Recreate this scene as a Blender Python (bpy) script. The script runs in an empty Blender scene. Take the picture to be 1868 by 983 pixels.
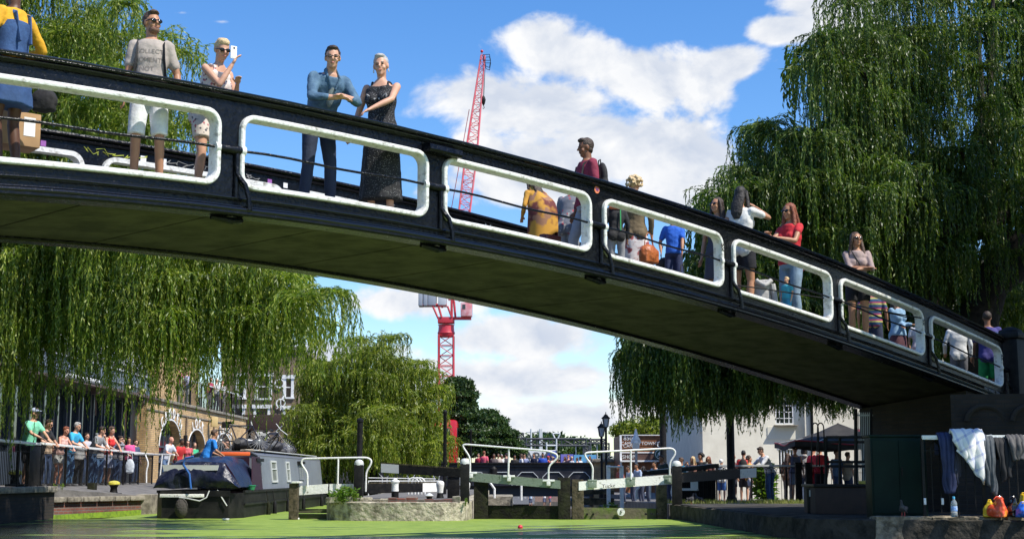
import bpy, bmesh, math, random
import numpy as np
from mathutils import Vector, Matrix, noise
from mathutils.bvhtree import BVHTree

sc = bpy.context.scene
C = sc.collection
R = math.radians
rnd = random.Random(7)

# ------------------------------------------------------------------ camera
FP, PX, PY, HOR, CH = 2600.0, 934.0, 491.5, 868.0, 1.0
TH = math.atan((HOR - PY) / FP)
cam_d = bpy.data.cameras.new('camera'); cam = bpy.data.objects.new('camera', cam_d); C.objects.link(cam)
cam_d.sensor_width = 36.0; cam_d.lens = FP / 1868 * 36.0
cam_d.clip_start = 0.1; cam_d.clip_end = 5000
cam.location = (0, 0, CH); cam.rotation_euler = (R(90) + TH, 0, 0)
sc.camera = cam

# ------------------------------------------------------------------ exposure
sc.view_settings.view_transform = 'Standard'
sc.view_settings.look = 'None'
sc.view_settings.exposure = 0.38
sc.view_settings.gamma = 1.0
sc.view_settings.use_curve_mapping = False

# ------------------------------------------------------------------ sun
SUN_EL, SUN_AZ = R(54), R(-32)          # azimuth measured from +X towards +Y
sd = Vector((math.cos(SUN_AZ) * math.cos(SUN_EL), math.sin(SUN_AZ) * math.cos(SUN_EL), math.sin(SUN_EL)))
sun_d = bpy.data.lights.new('sun', 'SUN'); sun_d.energy = 5.0; sun_d.angle = R(0.53); sun_d.color = (1.0, 0.95, 0.86)
sun = bpy.data.objects.new('sun', sun_d); C.objects.link(sun)
sun.rotation_euler = sd.to_track_quat('Z', 'Y').to_euler(); sun.location = (30, -20, 40)

def ray(px, py):
    return Vector(((px - PX) / FP, math.cos(TH) - math.sin(TH) * (PY - py) / FP, math.sin(TH) + math.cos(TH) * (PY - py) / FP))
def at(px, py, Y):
    r = ray(px, py); return Vector((0, 0, CH)) + r * (Y / r.y)
def atz(px, py, z):
    r = ray(px, py); return Vector((0, 0, CH)) + r * ((z - CH) / r.z)
def xat(px, Y, py=HOR):
    return at(px, py, Y).x

# ------------------------------------------------------------------ world: Nishita sky with cumulus
world = bpy.data.worlds.new('World'); sc.world = world; world.use_nodes = True
wt = world.node_tree; wt.nodes.clear()
class NT:
    def __init__(s, t): s.t = t
    def n(s, ty, **kw):
        nd = s.t.nodes.new(ty)
        for k, v in kw.items():
            if k.startswith('i_'):
                nd.inputs[k[2:].replace('_', ' ')].default_value = v
            elif k == 'ins':
                for i, val in v.items(): nd.inputs[i].default_value = val
            else: setattr(nd, k, v)
        return nd
    def l(s, a, b): s.t.links.new(a, b)
    def m(s, op, a, b=None, c=None, clamp=False):
        nd = s.t.nodes.new('ShaderNodeMath'); nd.operation = op; nd.use_clamp = clamp
        for i, v in enumerate((a, b, c)):
            if v is None: continue
            if isinstance(v, (int, float)): nd.inputs[i].default_value = v
            else: s.t.links.new(v, nd.inputs[i])
        return nd.outputs[0]
    def mapr(s, v, a, b, c=0, d=1, smooth=False):
        nd = s.t.nodes.new('ShaderNodeMapRange'); nd.clamp = True
        if smooth: nd.interpolation_type = 'SMOOTHSTEP'
        s.t.links.new(v, nd.inputs[0])
        for i, x in zip((1, 2, 3, 4), (a, b, c, d)): nd.inputs[i].default_value = x
        return nd.outputs[0]
    def mix(s, f, a, b):
        nd = s.t.nodes.new('ShaderNodeMix'); nd.data_type = 'RGBA'
        for i, v in ((0, f), (6, a), (7, b)):
            if isinstance(v, (int, float)): nd.inputs[i].default_value = v
            elif isinstance(v, tuple): nd.inputs[i].default_value = (*v[:3], 1)
            else: s.t.links.new(v, nd.inputs[i])
        return nd.outputs[2]
W = NT(wt)
sky = W.n('ShaderNodeTexSky', sky_type='NISHITA', sun_disc=False, sun_elevation=SUN_EL, sun_rotation=R(90) - SUN_AZ)
sky.air_density = 1.0; sky.dust_density = 0.3; sky.ozone_density = 3.0
hs = W.n('ShaderNodeHueSaturation', ins={'Saturation': 1.30, 'Value': 1.22, 'Hue': .507}); W.l(sky.outputs[0], hs.inputs['Color'])
bg1 = W.n('ShaderNodeBackground', ins={1: 0.125}); W.l(hs.outputs[0], bg1.inputs[0])
tc = W.n('ShaderNodeTexCoord'); sp = W.n('ShaderNodeSeparateXYZ'); W.l(tc.outputs['Generated'], sp.inputs[0])
dy = W.m('MAXIMUM', W.m('ABSOLUTE', sp.outputs[1]), 0.08)
u = W.m('DIVIDE', sp.outputs[0], dy); v = W.m('DIVIDE', sp.outputs[2], dy)
cb = W.n('ShaderNodeCombineXYZ'); W.l(u, cb.inputs[0]); W.l(v, cb.inputs[1])
CLOUDS = [  # centre and half-size of each cumulus, in photo degrees-like tangent units built from pixels
 (1030, 105, 120, 80), (1000, 195, 190, 75), (1190, 150, 150, 75), (1110, 235, 190, 60), (1235, 275, 105, 60), (1150, 300, 190, 50),
 (1330, 115, 70, 36), (1440, 55, 80, 28), (1530, 10, 110, 45), (730, 555, 150, 40), (960, 615, 190, 42), (900, 690, 260, 42), (1010, 765, 320, 40),
 (640, 640, 130, 30), (1060, 290, 240, 60), (1000, 335, 220, 50), (1250, 335, 150, 55), (880, 290, 90, 60), (920, 170, 110, 60), (330, 24, 90, 16.5), (405, 40, 80, 16), (-260, 300, 240, 120), (2200, 350, 260, 120)]
mask = None
for (cx, cy, a, b) in CLOUDS:
    r0 = ray(cx, cy); u0, v0 = r0.x / r0.y, r0.z / r0.y
    du = W.m('MULTIPLY', W.m('SUBTRACT', u, u0), FP / a); dv = W.m('MULTIPLY', W.m('SUBTRACT', v, v0), FP / b)
    d = W.m('SQRT', W.m('ADD', W.m('MULTIPLY', du, du), W.m('MULTIPLY', dv, dv)))
    k = W.m('SUBTRACT', .12 if b < 17 else 1.0, d)
    mask = k if mask is None else W.m('SMOOTH_MAX', mask, k, 0.25)
def cnoise(off, scale=11, det=9, rough=.56):
    mp = W.n('ShaderNodeMapping', ins={'Location': (off[0], off[1], 0), 'Scale': (1, 1.35, 1)}); W.l(cb.outputs[0], mp.inputs[0])
    nz = W.n('ShaderNodeTexNoise', ins={'Scale': scale, 'Detail': det, 'Roughness': rough, 'Distortion': .25}); W.l(mp.outputs[0], nz.inputs['Vector'])
    return nz.outputs[0]
n1 = cnoise((0, 0)); n2 = cnoise((-0.010, -0.016))
dens = W.m('ADD', W.m('MULTIPLY', W.m('SUBTRACT', n1, .492), 3.8), mask)
alpha = W.mapr(dens, -0.12, 0.42, 0, 1, True)
bulk = W.mapr(dens, 0.2, 1.6, 1, 0)
lit = W.mapr(W.m('SUBTRACT', n1, n2), -0.07, 0.10, 0, 1)
bright = W.m('ADD', W.m('MULTIPLY', lit, 0.62), W.m('MULTIPLY', bulk, 0.38))
ccol = W.mix(bright, (0.54, 0.62, 0.77), (1.02, 1.02, 1.02))
bg2 = W.n('ShaderNodeBackground', ins={1: 0.78}); W.l(ccol, bg2.inputs[0])
ms = W.n('ShaderNodeMixShader'); W.l(alpha, ms.inputs[0]); W.l(bg1.outputs[0], ms.inputs[1]); W.l(bg2.outputs[0], ms.inputs[2])
wo = W.n('ShaderNodeOutputWorld'); W.l(ms.outputs[0], wo.inputs[0])

# ------------------------------------------------------------------ materials
MC = {}
def mat(name, c, rough=.6, metal=0.0, c2=None, ns=6.0, cr=(.4, .62), bump=0.0, bs=25.0, trans=0.0, transm=0.0, coat=0.0, spec=.5, rvar=0.0):
    if name in MC: return MC[name]
    m = bpy.data.materials.new(name); m.use_nodes = True; T = NT(m.node_tree)
    b = m.node_tree.nodes['Principled BSDF']
    b.inputs['Base Color'].default_value = (*c, 1); b.inputs['Roughness'].default_value = rough
    b.inputs['Metallic'].default_value = metal; b.inputs['Coat Weight'].default_value = coat; b.inputs['Specular IOR Level'].default_value = spec
    b.inputs['Transmission Weight'].default_value = transm
    tcn = T.n('ShaderNodeTexCoord')
    if c2 is not None:
        nz = T.n('ShaderNodeTexNoise', ins={'Scale': ns, 'Detail': 6.0, 'Roughness': .62}); T.l(tcn.outputs['Object'], nz.inputs['Vector'])
        f = T.mapr(nz.outputs[0], cr[0], cr[1]); T.l(T.mix(f, c, c2), b.inputs['Base Color'])
        if rvar: T.l(T.mapr(nz.outputs[0], .3, .7, rough - rvar, rough + rvar), b.inputs['Roughness'])
    if bump:
        n2_ = T.n('ShaderNodeTexNoise', ins={'Scale': bs, 'Detail': 5.0, 'Roughness': .55}); T.l(tcn.outputs['Object'], n2_.inputs['Vector'])
        bp = T.n('ShaderNodeBump', ins={'Strength': 1.0, 'Distance': bump}); T.l(n2_.outputs[0], bp.inputs['Height']); T.l(bp.outputs[0], b.inputs['Normal'])
    MC[name] = m; return m
def brick_mat(name, c1, c2, mortar, scale=1.0, bw=.225, bh=.075, axis='xy'):
    if name in MC: return MC[name]
    m = bpy.data.materials.new(name); m.use_nodes = True; T = NT(m.node_tree); b = m.node_tree.nodes['Principled BSDF']
    g = T.n('ShaderNodeNewGeometry'); s = T.n('ShaderNodeSeparateXYZ'); T.l(g.outputs['Position'], s.inputs[0])
    cx = T.n('ShaderNodeCombineXYZ'); T.l(T.m('ADD', s.outputs[0], s.outputs[1]), cx.inputs[0]); T.l(s.outputs[2], cx.inputs[1])
    br = T.n('ShaderNodeTexBrick', ins={'Scale': scale, 'Mortar Size': .011, 'Brick Width': bw, 'Row Height': bh, 'Mortar Smooth': .2, 'Bias': -.1})
    T.l(cx.outputs[0], br.inputs['Vector'])
    br.inputs['Color1'].default_value = (*c1, 1); br.inputs['Color2'].default_value = (*c2, 1); br.inputs['Mortar'].default_value = (*mortar, 1)
    nz = T.n('ShaderNodeTexNoise', ins={'Scale': 1.3, 'Detail': 7.0, 'Roughness': .6}); T.l(g.outputs['Position'], nz.inputs['Vector'])
    dark = T.mapr(nz.outputs[0], .35, .65, .62, 1.12)
    mx = T.n('ShaderNodeVectorMath', operation='SCALE'); T.l(br.outputs[0], mx.inputs[0]); T.l(dark, mx.inputs['Scale'])
    T.l(mx.outputs[0], b.inputs['Base Color']); b.inputs['Roughness'].default_value = .9
    bp = T.n('ShaderNodeBump', ins={'Strength': .6, 'Distance': .01}); bp.invert = True; T.l(br.outputs['Fac'], bp.inputs['Height']); T.l(bp.outputs[0], b.inputs['Normal'])
    MC[name] = m; return m
def leaf_mat(name, ca, cbb, cc, transl=.35):
    if name in MC: return MC[name]
    m = bpy.data.materials.new(name); m.use_nodes = True; T = NT(m.node_tree); b = m.node_tree.nodes['Principled BSDF']
    g = T.n('ShaderNodeNewGeometry'); rp = T.n('ShaderNodeValToRGB'); T.l(g.outputs['Random Per Island'], rp.inputs[0])
    e = rp.color_ramp.elements; e[0].color = (*ca, 1); e[1].color = (*cc, 1); e[0].position = 0; e[1].position = 1
    x = rp.color_ramp.elements.new(.55); x.color = (*cbb, 1)
    nz = T.n('ShaderNodeTexNoise', ins={'Scale': .9, 'Detail': 3.0}); T.l(g.outputs['Position'], nz.inputs['Vector'])
    sc_ = T.n('ShaderNodeVectorMath', operation='SCALE'); T.l(rp.outputs[0], sc_.inputs[0]); T.l(T.mapr(nz.outputs[0], .35, .65, .75, 1.25), sc_.inputs['Scale'])
    T.l(sc_.outputs[0], b.inputs['Base Color']); b.inputs['Roughness'].default_value = .42; b.inputs['Specular IOR Level'].default_value = .45
    tr = T.n('ShaderNodeBsdfTranslucent'); hh = T.n('ShaderNodeHueSaturation', ins={'Saturation': 1.1, 'Value': 1.5}); T.l(sc_.outputs[0], hh.inputs['Color']); T.l(hh.outputs[0], tr.inputs[0])
    mx = T.n('ShaderNodeMixShader', ins={0: transl}); T.l(b.outputs[0], mx.inputs[1]); T.l(tr.outputs[0], mx.inputs[2])
    T.l(mx.outputs[0], m.node_tree.nodes['Material Output'].inputs[0])
    MC[name] = m; return m
def col(*c, rough=.85):
    c = tuple(round(x, 3) for x in c); k = 'cloth_%g_%g_%g_%g' % (*c, rough)
    return mat(k, c, rough, c2=tuple(x * .82 for x in c), ns=9, bump=.004, bs=40)
def skin(t):
    tones = {'fair': (.60, .33, .22), 'tan': (.42, .21, .12), 'brown': (.22, .10, .055), 'dark': (.10, .045, .025), 'pink': (.62, .30, .21)}
    return mat('skin_' + t, tones[t], .5, c2=tuple(x * .85 for x in tones[t]), ns=7, spec=.35)

# ------------------------------------------------------------------ mesh builder
ORG = {}
def tag(o, label=None, cat=None, group=None, kind=None):
    if label: o['label'] = label
    if cat: o['category'] = cat
    if group: o['group'] = group
    if kind: o['kind'] = kind
    return o
def thing(name, label, cat, loc=(0, 0, 0), group=None):
    o = bpy.data.objects.new(name, None); o.empty_display_size = .2; C.objects.link(o); o.location = loc
    ORG[o.name] = Vector(loc); return tag(o, label, cat, group)
def frame_of(d, up=Vector((0, 0, 1))):
    d = d.normalized(); s = d.cross(up)
    if s.length < 1e-4: s = d.cross(Vector((0, 1, 0)))
    s.normalize(); return s, s.cross(d).normalized()
class MB:
    def __init__(s): s.v = []; s.f = []
    def add(s, vs, fs):
        b = len(s.v); s.v.extend([tuple(x) for x in vs]); s.f.extend([tuple(i + b for i in f) for f in fs]); return s
    def box(s, c, d, rz=0, bev=0, M=None):
        x, y, z = d[0] / 2, d[1] / 2, d[2] / 2
        if bev:
            bm = bmesh.new(); bmesh.ops.create_cube(bm, size=1.0); bmesh.ops.scale(bm, vec=d, verts=bm.verts)
            bmesh.ops.bevel(bm, geom=bm.edges[:], offset=bev, segments=2, affect='EDGES', profile=.6)
            vs = [v.co.copy() for v in bm.verts]; bm.verts.index_update(); fs = [[v.index for v in f.verts] for f in bm.faces]; bm.free()
        else:
            vs = [Vector(p) for p in ((-x, -y, -z), (x, -y, -z), (x, y, -z), (-x, y, -z), (-x, -y, z), (x, -y, z), (x, y, z), (-x, y, z))]
            fs = [(0, 3, 2, 1), (4, 5, 6, 7), (0, 1, 5, 4), (1, 2, 6, 5), (2, 3, 7, 6), (3, 0, 4, 7)]
        m = M if M is not None else Matrix.Rotation(rz, 3, 'Z')
        return s.add([m @ v + Vector(c) for v in vs], fs)
    def bb(s, x0, x1, y0, y1, z0, z1, bev=0):
        return s.box(((x0 + x1) / 2, (y0 + y1) / 2, (z0 + z1) / 2), (abs(x1 - x0), abs(y1 - y0), abs(z1 - z0)), 0, bev)
    def beam(s, p, q, w, h, up=(0, 0, 1), bev=0):
        p, q = Vector(p), Vector(q); d = q - p; sd_, u_ = frame_of(d, Vector(up))
        M = Matrix((sd_, d.normalized(), u_)).transposed()
        return s.box((p + q) / 2, (w, d.length, h), 0, bev, M)
    def tube(s, pts, r, seg=8, closed=False, cap=True):
        pts = [Vector(p) for p in pts]; n = len(pts); rr = r if isinstance(r, (list, tuple)) else [r] * n
        vs = []; pu = None
        for i, p in enumerate(pts):
            if closed: d = pts[(i + 1) % n] - pts[i - 1]
            else: d = pts[min(i + 1, n - 1)] - pts[max(i - 1, 0)]
            if d.length < 1e-7: d = Vector((0, 0, 1))
            d.normalize()
            if pu is None: sdv, uv = frame_of(d)
            else:
                uv = (pu - d * pu.dot(d));
                uv = uv.normalized() if uv.length > 1e-5 else frame_of(d)[1]
                sdv = d.cross(uv)
            pu = uv
            a = rr[i]; a, b = (a if isinstance(a, tuple) else (a, a))
            for k in range(seg):
                t = 2 * math.pi * k / seg; vs.append(p + sdv * (a * math.cos(t)) + uv * (b * math.sin(t)))
        fs = []
        for i in range(n if closed else n - 1):
            j = (i + 1) % n
            for k in range(seg):
                k2 = (k + 1) % seg; fs.append((i * seg + k, i * seg + k2, j * seg + k2, j * seg + k))
        if cap and not closed:
            fs.append(tuple(range(seg))[::-1]); fs.append(tuple((n - 1) * seg + k for k in range(seg)))
        # orient outward
        return s.add(vs, [f[::-1] for f in fs])
    def cyl(s, p, q, r, r2=None, seg=12): return s.tube([p, q], [r, r if r2 is None else r2], seg)
    def capsule(s, pts, rr, seg=10):
        pts = [Vector(p) for p in pts]; a = (pts[0] - pts[1]).normalized(); b = (pts[-1] - pts[-2]).normalized()
        P = [pts[0] + a * rr[0] * .95, pts[0] + a * rr[0] * .6] + pts + [pts[-1] + b * rr[-1] * .6, pts[-1] + b * rr[-1] * .95]
        Q = [rr[0] * .3, rr[0] * .8] + list(rr) + [rr[-1] * .8, rr[-1] * .3]
        return s.tube(P, Q, seg)
    def ball(s, c, r, seg=14, rings=9, M=None):
        r = r if isinstance(r, tuple) else (r, r, r); vs = []; M = M or Matrix.Identity(3); c = Vector(c)
        vs.append(c + M @ Vector((0, 0, r[2])))
        for i in range(1, rings):
            t = math.pi * i / rings
            for k in range(seg):
                a = 2 * math.pi * k / seg; vs.append(c + M @ Vector((r[0] * math.sin(t) * math.cos(a), r[1] * math.sin(t) * math.sin(a), r[2] * math.cos(t))))
        vs.append(c + M @ Vector((0, 0, -r[2]))); L = len(vs) - 1; fs = []
        for k in range(seg): fs.append((0, 1 + k, 1 + (k + 1) % seg)); fs.append((L, L - seg + (k + 1) % seg, L - seg + k))
        for i in range(rings - 2):
            for k in range(seg):
                a = 1 + i * seg; b = a + seg; k2 = (k + 1) % seg; fs.append((a + k, b + k, b + k2, a + k2))
        return s.add(vs, fs)
    def lathe(s, c, prof, seg=16):
        c = Vector(c); vs = []; fs = []; n = len(prof)
        for (r, z) in prof:
            for k in range(seg):
                a = 2 * math.pi * k / seg; vs.append(c + Vector((r * math.cos(a), r * math.sin(a), z)))
        for i in range(n - 1):
            for k in range(seg):
                k2 = (k + 1) % seg; fs.append((i * seg + k, i * seg + k2, (i + 1) * seg + k2, (i + 1) * seg + k))
        fs.append(tuple(range(seg))[::-1]); fs.append(tuple((n - 1) * seg + k for k in range(seg)))
        return s.add(vs, fs)
    def prism(s, poly, z0, z1):
        n = len(poly); z0s = z0 if isinstance(z0, (list, tuple)) else [z0] * n; z1s = z1 if isinstance(z1, (list, tuple)) else [z1] * n
        vs = [(p[0], p[1], z) for p, z in zip(poly, z0s)] + [(p[0], p[1], z) for p, z in zip(poly, z1s)]
        area = sum(poly[i][0] * poly[(i + 1) % n][1] - poly[(i + 1) % n][0] * poly[i][1] for i in range(n))
        fs = [tuple(range(n))[::-1], tuple(range(n, 2 * n))] + [(i, (i + 1) % n, n + (i + 1) % n, n + i) for i in range(n)]
        if area < 0: fs = [f[::-1] for f in fs]
        return s.add(vs, fs)
    def extr(s, pts, off):   # planar polygon pts (3D) extruded by off
        n = len(pts); off = Vector(off); vs = [Vector(p) for p in pts] + [Vector(p) + off for p in pts]
        fs = [tuple(range(n)), tuple(range(n, 2 * n))[::-1]] + [(i, n + i, n + (i + 1) % n, (i + 1) % n) for i in range(n)]
        return s.add(vs, fs)
    def grid(s, P):          # P[i][j] points
        n, m = len(P), len(P[0]); vs = [p for r_ in P for p in r_]
        return s.add(vs, [(i * m + j, (i + 1) * m + j, (i + 1) * m + j + 1, i * m + j + 1) for i in range(n - 1) for j in range(m - 1)])
    def mesh(s, name):
        me = bpy.data.meshes.new(name); me.from_pydata([tuple(x) for x in s.v], [], s.f); return me
    def build(s, name, m, parent=None, label=None, cat=None, group=None, kind=None, smooth=True, ang=35, fix=False):
        me = s.mesh(name)
        if fix:
            bm = bmesh.new(); bm.from_mesh(me); bmesh.ops.recalc_face_normals(bm, faces=bm.faces); bm.to_mesh(me); bm.free()
        return link(name, me, m, parent, label, cat, group, kind, smooth, ang)
def link(name, me, m, parent=None, label=None, cat=None, group=None, kind=None, smooth=True, ang=35, local=False):
    n = len(me.vertices); co = np.empty(n * 3, dtype=np.float32); me.vertices.foreach_get('co', co); co = co.reshape(-1, 3)
    o = bpy.data.objects.new(name, me); C.objects.link(o)
    if parent is not None:
        og = ORG.get(parent.name, Vector((0, 0, 0))); o.parent = parent; ORG[o.name] = og
        if not local: co = co - np.array(og, dtype=np.float32)
    else:
        lo, hi = co.min(0), co.max(0); og = Vector(((lo[0] + hi[0]) / 2, (lo[1] + hi[1]) / 2, lo[2])); ORG[o.name] = og
        co = co - np.array(og, dtype=np.float32); o.location = og
    me.vertices.foreach_set('co', np.ascontiguousarray(co, dtype=np.float32).ravel()); 
    if m is not None:
        for x in (m if isinstance(m, (list, tuple)) else [m]): me.materials.append(x)
    if smooth:
        me.shade_smooth()
        if ang: me.set_sharp_from_angle(angle=R(ang))
    me.update()
    return tag(o, label, cat, group, kind)
def copy_tree(o, parent=None, label=None, loc=None):
    c = o.copy(); C.objects.link(c); c.parent = parent
    if label: c['label'] = label
    if loc is not None: c.location = loc
    for ch in list(o.children): copy_tree(ch, c)
    return c
TS = bpy.data.scenes.new('workbench'); JUNK = []
def evalmesh(ob):
    """evaluate an object alone in a small side scene (fast) and return its mesh"""
    TS.collection.objects.link(ob)
    with bpy.context.temp_override(scene=TS, view_layer=TS.view_layers[0]):
        dg = bpy.context.evaluated_depsgraph_get(); nm = bpy.data.meshes.new_from_object(ob.evaluated_get(dg))
    TS.collection.objects.unlink(ob); JUNK.append(ob); JUNK.append(ob.data)
    return nm
def remesh(mb, voxel, it=2, disp=0, dscale=9, seed=0):
    me = mb.mesh('tmp'); ob = bpy.data.objects.new('tmp', me)
    md = ob.modifiers.new('r', 'REMESH'); md.mode = 'VOXEL'; md.voxel_size = voxel
    if it: sm = ob.modifiers.new('s', 'SMOOTH'); sm.factor = .5; sm.iterations = it
    nm = evalmesh(ob)
    if disp:
        sv = Vector((seed * 3.1, seed, 0))
        n = len(nm.vertices); co = np.empty(n * 3, np.float32); nm.vertices.foreach_get('co', co); no = np.empty(n * 3, np.float32); nm.vertex_normals.foreach_get('vector', no); co = co.reshape(-1, 3); no = no.reshape(-1, 3)
        h_ = np.array([noise.noise(Vector(c_) * dscale + sv) + .5 * noise.noise(Vector(c_) * dscale * 2.3 + sv) for c_ in co.tolist()], np.float32); nm.vertices.foreach_set('co', (co + no * (disp * h_)[:, None]).ravel()); nm.update()
    return nm
def text_mesh(txt, size, extrude=0.002, bold=False):
    cu = bpy.data.curves.new('t', 'FONT'); cu.body = txt; cu.size = size; cu.extrude = extrude; cu.align_x = 'CENTER'; cu.align_y = 'CENTER'
    if bold: cu.offset = size * .02
    ob = bpy.data.objects.new('t', cu); nm = evalmesh(ob)
    return nm
def text(name, txt, size, c, xdir, updir, m, parent, extrude=.004, bold=False):
    """letters standing at c, reading along xdir"""
    me = text_mesh(txt, size, extrude, bold); x = Vector(xdir).normalized(); u_ = Vector(updir).normalized(); n = x.cross(u_)
    M = Matrix((x, u_, n)).transposed().to_4x4(); M.translation = Vector(c); me.transform(M)
    return link(name, me, m, parent, smooth=False)
# ================================================================== SETTING
def weed_mat():
    m = bpy.data.materials.new('duckweed_water'); m.use_nodes = True; T = NT(m.node_tree); nt = m.node_tree
    b = nt.nodes['Principled BSDF']; g = T.n('ShaderNodeNewGeometry'); s = T.n('ShaderNodeSeparateXYZ'); T.l(g.outputs['Position'], s.inputs[0])
    # duckweed carpet
    n1_ = T.n('ShaderNodeTexNoise', ins={'Scale': 2.2, 'Detail': 8.0, 'Roughness': .7}); T.l(g.outputs['Position'], n1_.inputs['Vector'])
    n2_ = T.n('ShaderNodeTexNoise', ins={'Scale': 60.0, 'Detail': 2.0}); T.l(g.outputs['Position'], n2_.inputs['Vector'])
    colr = T.mix(T.mapr(n1_.outputs[0], .35, .68), (.14, .225, .018), (.26, .35, .05))
    colr = T.mix(T.mapr(n2_.outputs[0], .58, .70, 0, .6), colr, (.34, .44, .12)); n5 = T.n('ShaderNodeTexNoise', ins={'Scale': 140.0, 'Detail': 1.0}); T.l(g.outputs['Position'], n5.inputs['Vector']); colr = T.mix(T.mapr(n5.outputs[0], .60, .70, 0, .55), colr, (.05, .10, .01))
    T.l(colr, b.inputs['Base Color']); b.inputs['Roughness'].default_value = .75
    bp0 = T.n('ShaderNodeBump', ins={'Strength': .5, 'Distance': .01}); T.l(n2_.outputs[0], bp0.inputs['Height']); T.l(bp0.outputs[0], b.inputs['Normal'])
    # open water
    w = T.n('ShaderNodeBsdfPrincipled'); w.inputs['Base Color'].default_value = (.012, .018, .012, 1); w.inputs['Roughness'].default_value = .06
    mp = T.n('ShaderNodeMapping', ins={'Scale': (1.0, 3.2, 1.0)}); T.l(g.outputs['Position'], mp.inputs[0])
    n3 = T.n('ShaderNodeTexNoise', ins={'Scale': 2.2, 'Detail': 4.0, 'Roughness': .5}); T.l(mp.outputs[0], n3.inputs['Vector'])
    bp = T.n('ShaderNodeBump', ins={'Strength': .6, 'Distance': .06}); T.l(n3.outputs[0], bp.inputs['Height']); T.l(bp.outputs[0], w.inputs['Normal'])
    # where the weed has drifted apart: near the camera, and along the left wharf, in long streaks
    mp2 = T.n('ShaderNodeMapping', ins={'Scale': (.16, .9, 1.0), 'Location': (3.3, 1.0, 0)}); T.l(g.outputs['Position'], mp2.inputs[0])
    n4 = T.n('ShaderNodeTexNoise', ins={'Scale': 1.6, 'Detail': 9.0, 'Roughness': .68, 'Distortion': .3}); T.l(mp2.outputs[0], n4.inputs['Vector'])
    nearm = T.m('MULTIPLY', T.mapr(s.outputs[1], 22.6, 25.4, .92, 0), T.mapr(s.outputs[1], 20.0, 21.5, 0, 1))
    # left area: x below -6 and y below 34
    lx = T.mapr(s.outputs[0], -9.5, -3.0, 1, 0); ly = T.mapr(s.outputs[1], 27.5, 35.5, .80, .34); leftm = T.m('MULTIPLY', lx, ly)
    shadem = T.m('MULTIPLY', T.mapr(s.outputs[0], -1.8, .5, 0, .40), T.mapr(s.outputs[1], 31.5, 29.5, 0, 1)); mx_ = T.m('MAXIMUM', T.m('MAXIMUM', T.m('MAXIMUM', nearm, leftm), shadem), .19); val = T.m('ADD', T.m('MULTIPLY', T.m('SUBTRACT', n4.outputs[0], .5), 2.4), T.m('MULTIPLY', mx_, 1.0))  # right-hand mask paints bridge and tree shade as open water
    f = T.mapr(val, .42, .56, 0, 1)
    ms_ = T.n('ShaderNodeMixShader'); T.l(f, ms_.inputs[0]); T.l(b.outputs[0], ms_.inputs[1]); T.l(w.outputs[0], ms_.inputs[2])
    T.l(ms_.outputs[0], nt.nodes['Material Output'].inputs[0]); return m
M_weed = weed_mat()
M_dwater = mat('dark_water', (.02, .03, .025), .08, bump=.02, bs=2)
M_ground = mat('ground', (.16, .15, .12), .95, c2=(.10, .11, .06), ns=.5, bump=.02, bs=5)
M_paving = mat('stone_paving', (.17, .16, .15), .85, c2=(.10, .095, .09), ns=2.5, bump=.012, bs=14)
M_coping = mat('coping_stone', (.30, .27, .21), .9, c2=(.13, .115, .09), ns=5, bump=.03, bs=9)
M_roughstone = mat('rough_limestone', (.50, .45, .34), .95, c2=(.17, .15, .11), ns=6, bump=.06, bs=8)
M_mossy = mat('mossy_stone', (.10, .09, .055), .95, c2=(.09, .13, .02), ns=3, bump=.03, bs=9)
M_redbrick = brick_mat('red_brick', (.22, .075, .05), (.13, .065, .05), (.16, .14, .12))
M_stock = brick_mat('yellow_stock_brick', (.66, .43, .18), (.48, .29, .12), (.36, .29, .2))
M_brown = brick_mat('brown_brick', (.24, .16, .09), (.15, .10, .06), (.22, .19, .15))
M_darkbrick = brick_mat('shade_dark_brick', (.035, .025, .018), (.022, .017, .012), (.022, .02, .018))  # brick colour lowered to stand in for deep shade
M_black = mat('gloss_black_paint', (.0025, .003, .005), .22, c2=(.006, .007, .010), ns=14, bump=.011, bs=24, spec=.26, rvar=.07)
M_blackm = mat('matt_black_paint', (.006, .006, .007), .5, c2=(.016, .015, .014), ns=8, bump=.006, bs=30, spec=.2)
M_quay = mat('shaded_quay_stone', (.075, .066, .052), .95, c2=(.03, .028, .022), ns=4, bump=.05, bs=8, spec=.15)  # wet, dirty stone with the right bank's shade mixed into its colour
M_white = mat('white_paint', (.82, .82, .80), .42, c2=(.62, .61, .57), ns=18, cr=(.5, .75), bump=.008, bs=40)
M_blackgloss = mat('high_gloss_black_paint', (.004, .0045, .006), .13, bump=.003, bs=22, spec=.6)  # extra gloss so the bridge beads catch highlights
M_framewhite = mat('bridge_white_paint', (.68, .68, .65), .45, c2=(.26, .24, .20), ns=11, cr=(.52, .72), bump=.012, bs=26)
M_wornwhite = mat('worn_white_paint', (.80, .80, .76), .6, c2=(.22, .22, .17), ns=9, cr=(.60, .70), bump=.008, bs=25)
M_greygreen = mat('algae_grey_paint', (.22, .27, .21), .65, c2=(.07, .10, .05), ns=7, cr=(.56, .72), bump=.008, bs=25)
M_timber = mat('wet_oak', (.10, .08, .05), .75, c2=(.03, .028, .016), ns=9, bump=.02, bs=16, spec=.2)
M_timberdark = mat('dark_lock_timber', (.010, .009, .007), .8, c2=(.022, .025, .010), ns=5, bump=.02, bs=16, spec=.2)
M_glass = mat('dark_glass', (.02, .025, .03), .06, spec=.8)
M_yellow = mat('yellow_paint', (.62, .55, .06), .5, c2=(.4, .36, .08), ns=12)
M_grass = leaf_mat('grass_blades', (.10, .14, .02), (.17, .20, .04), (.30, .28, .10), .3)

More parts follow.
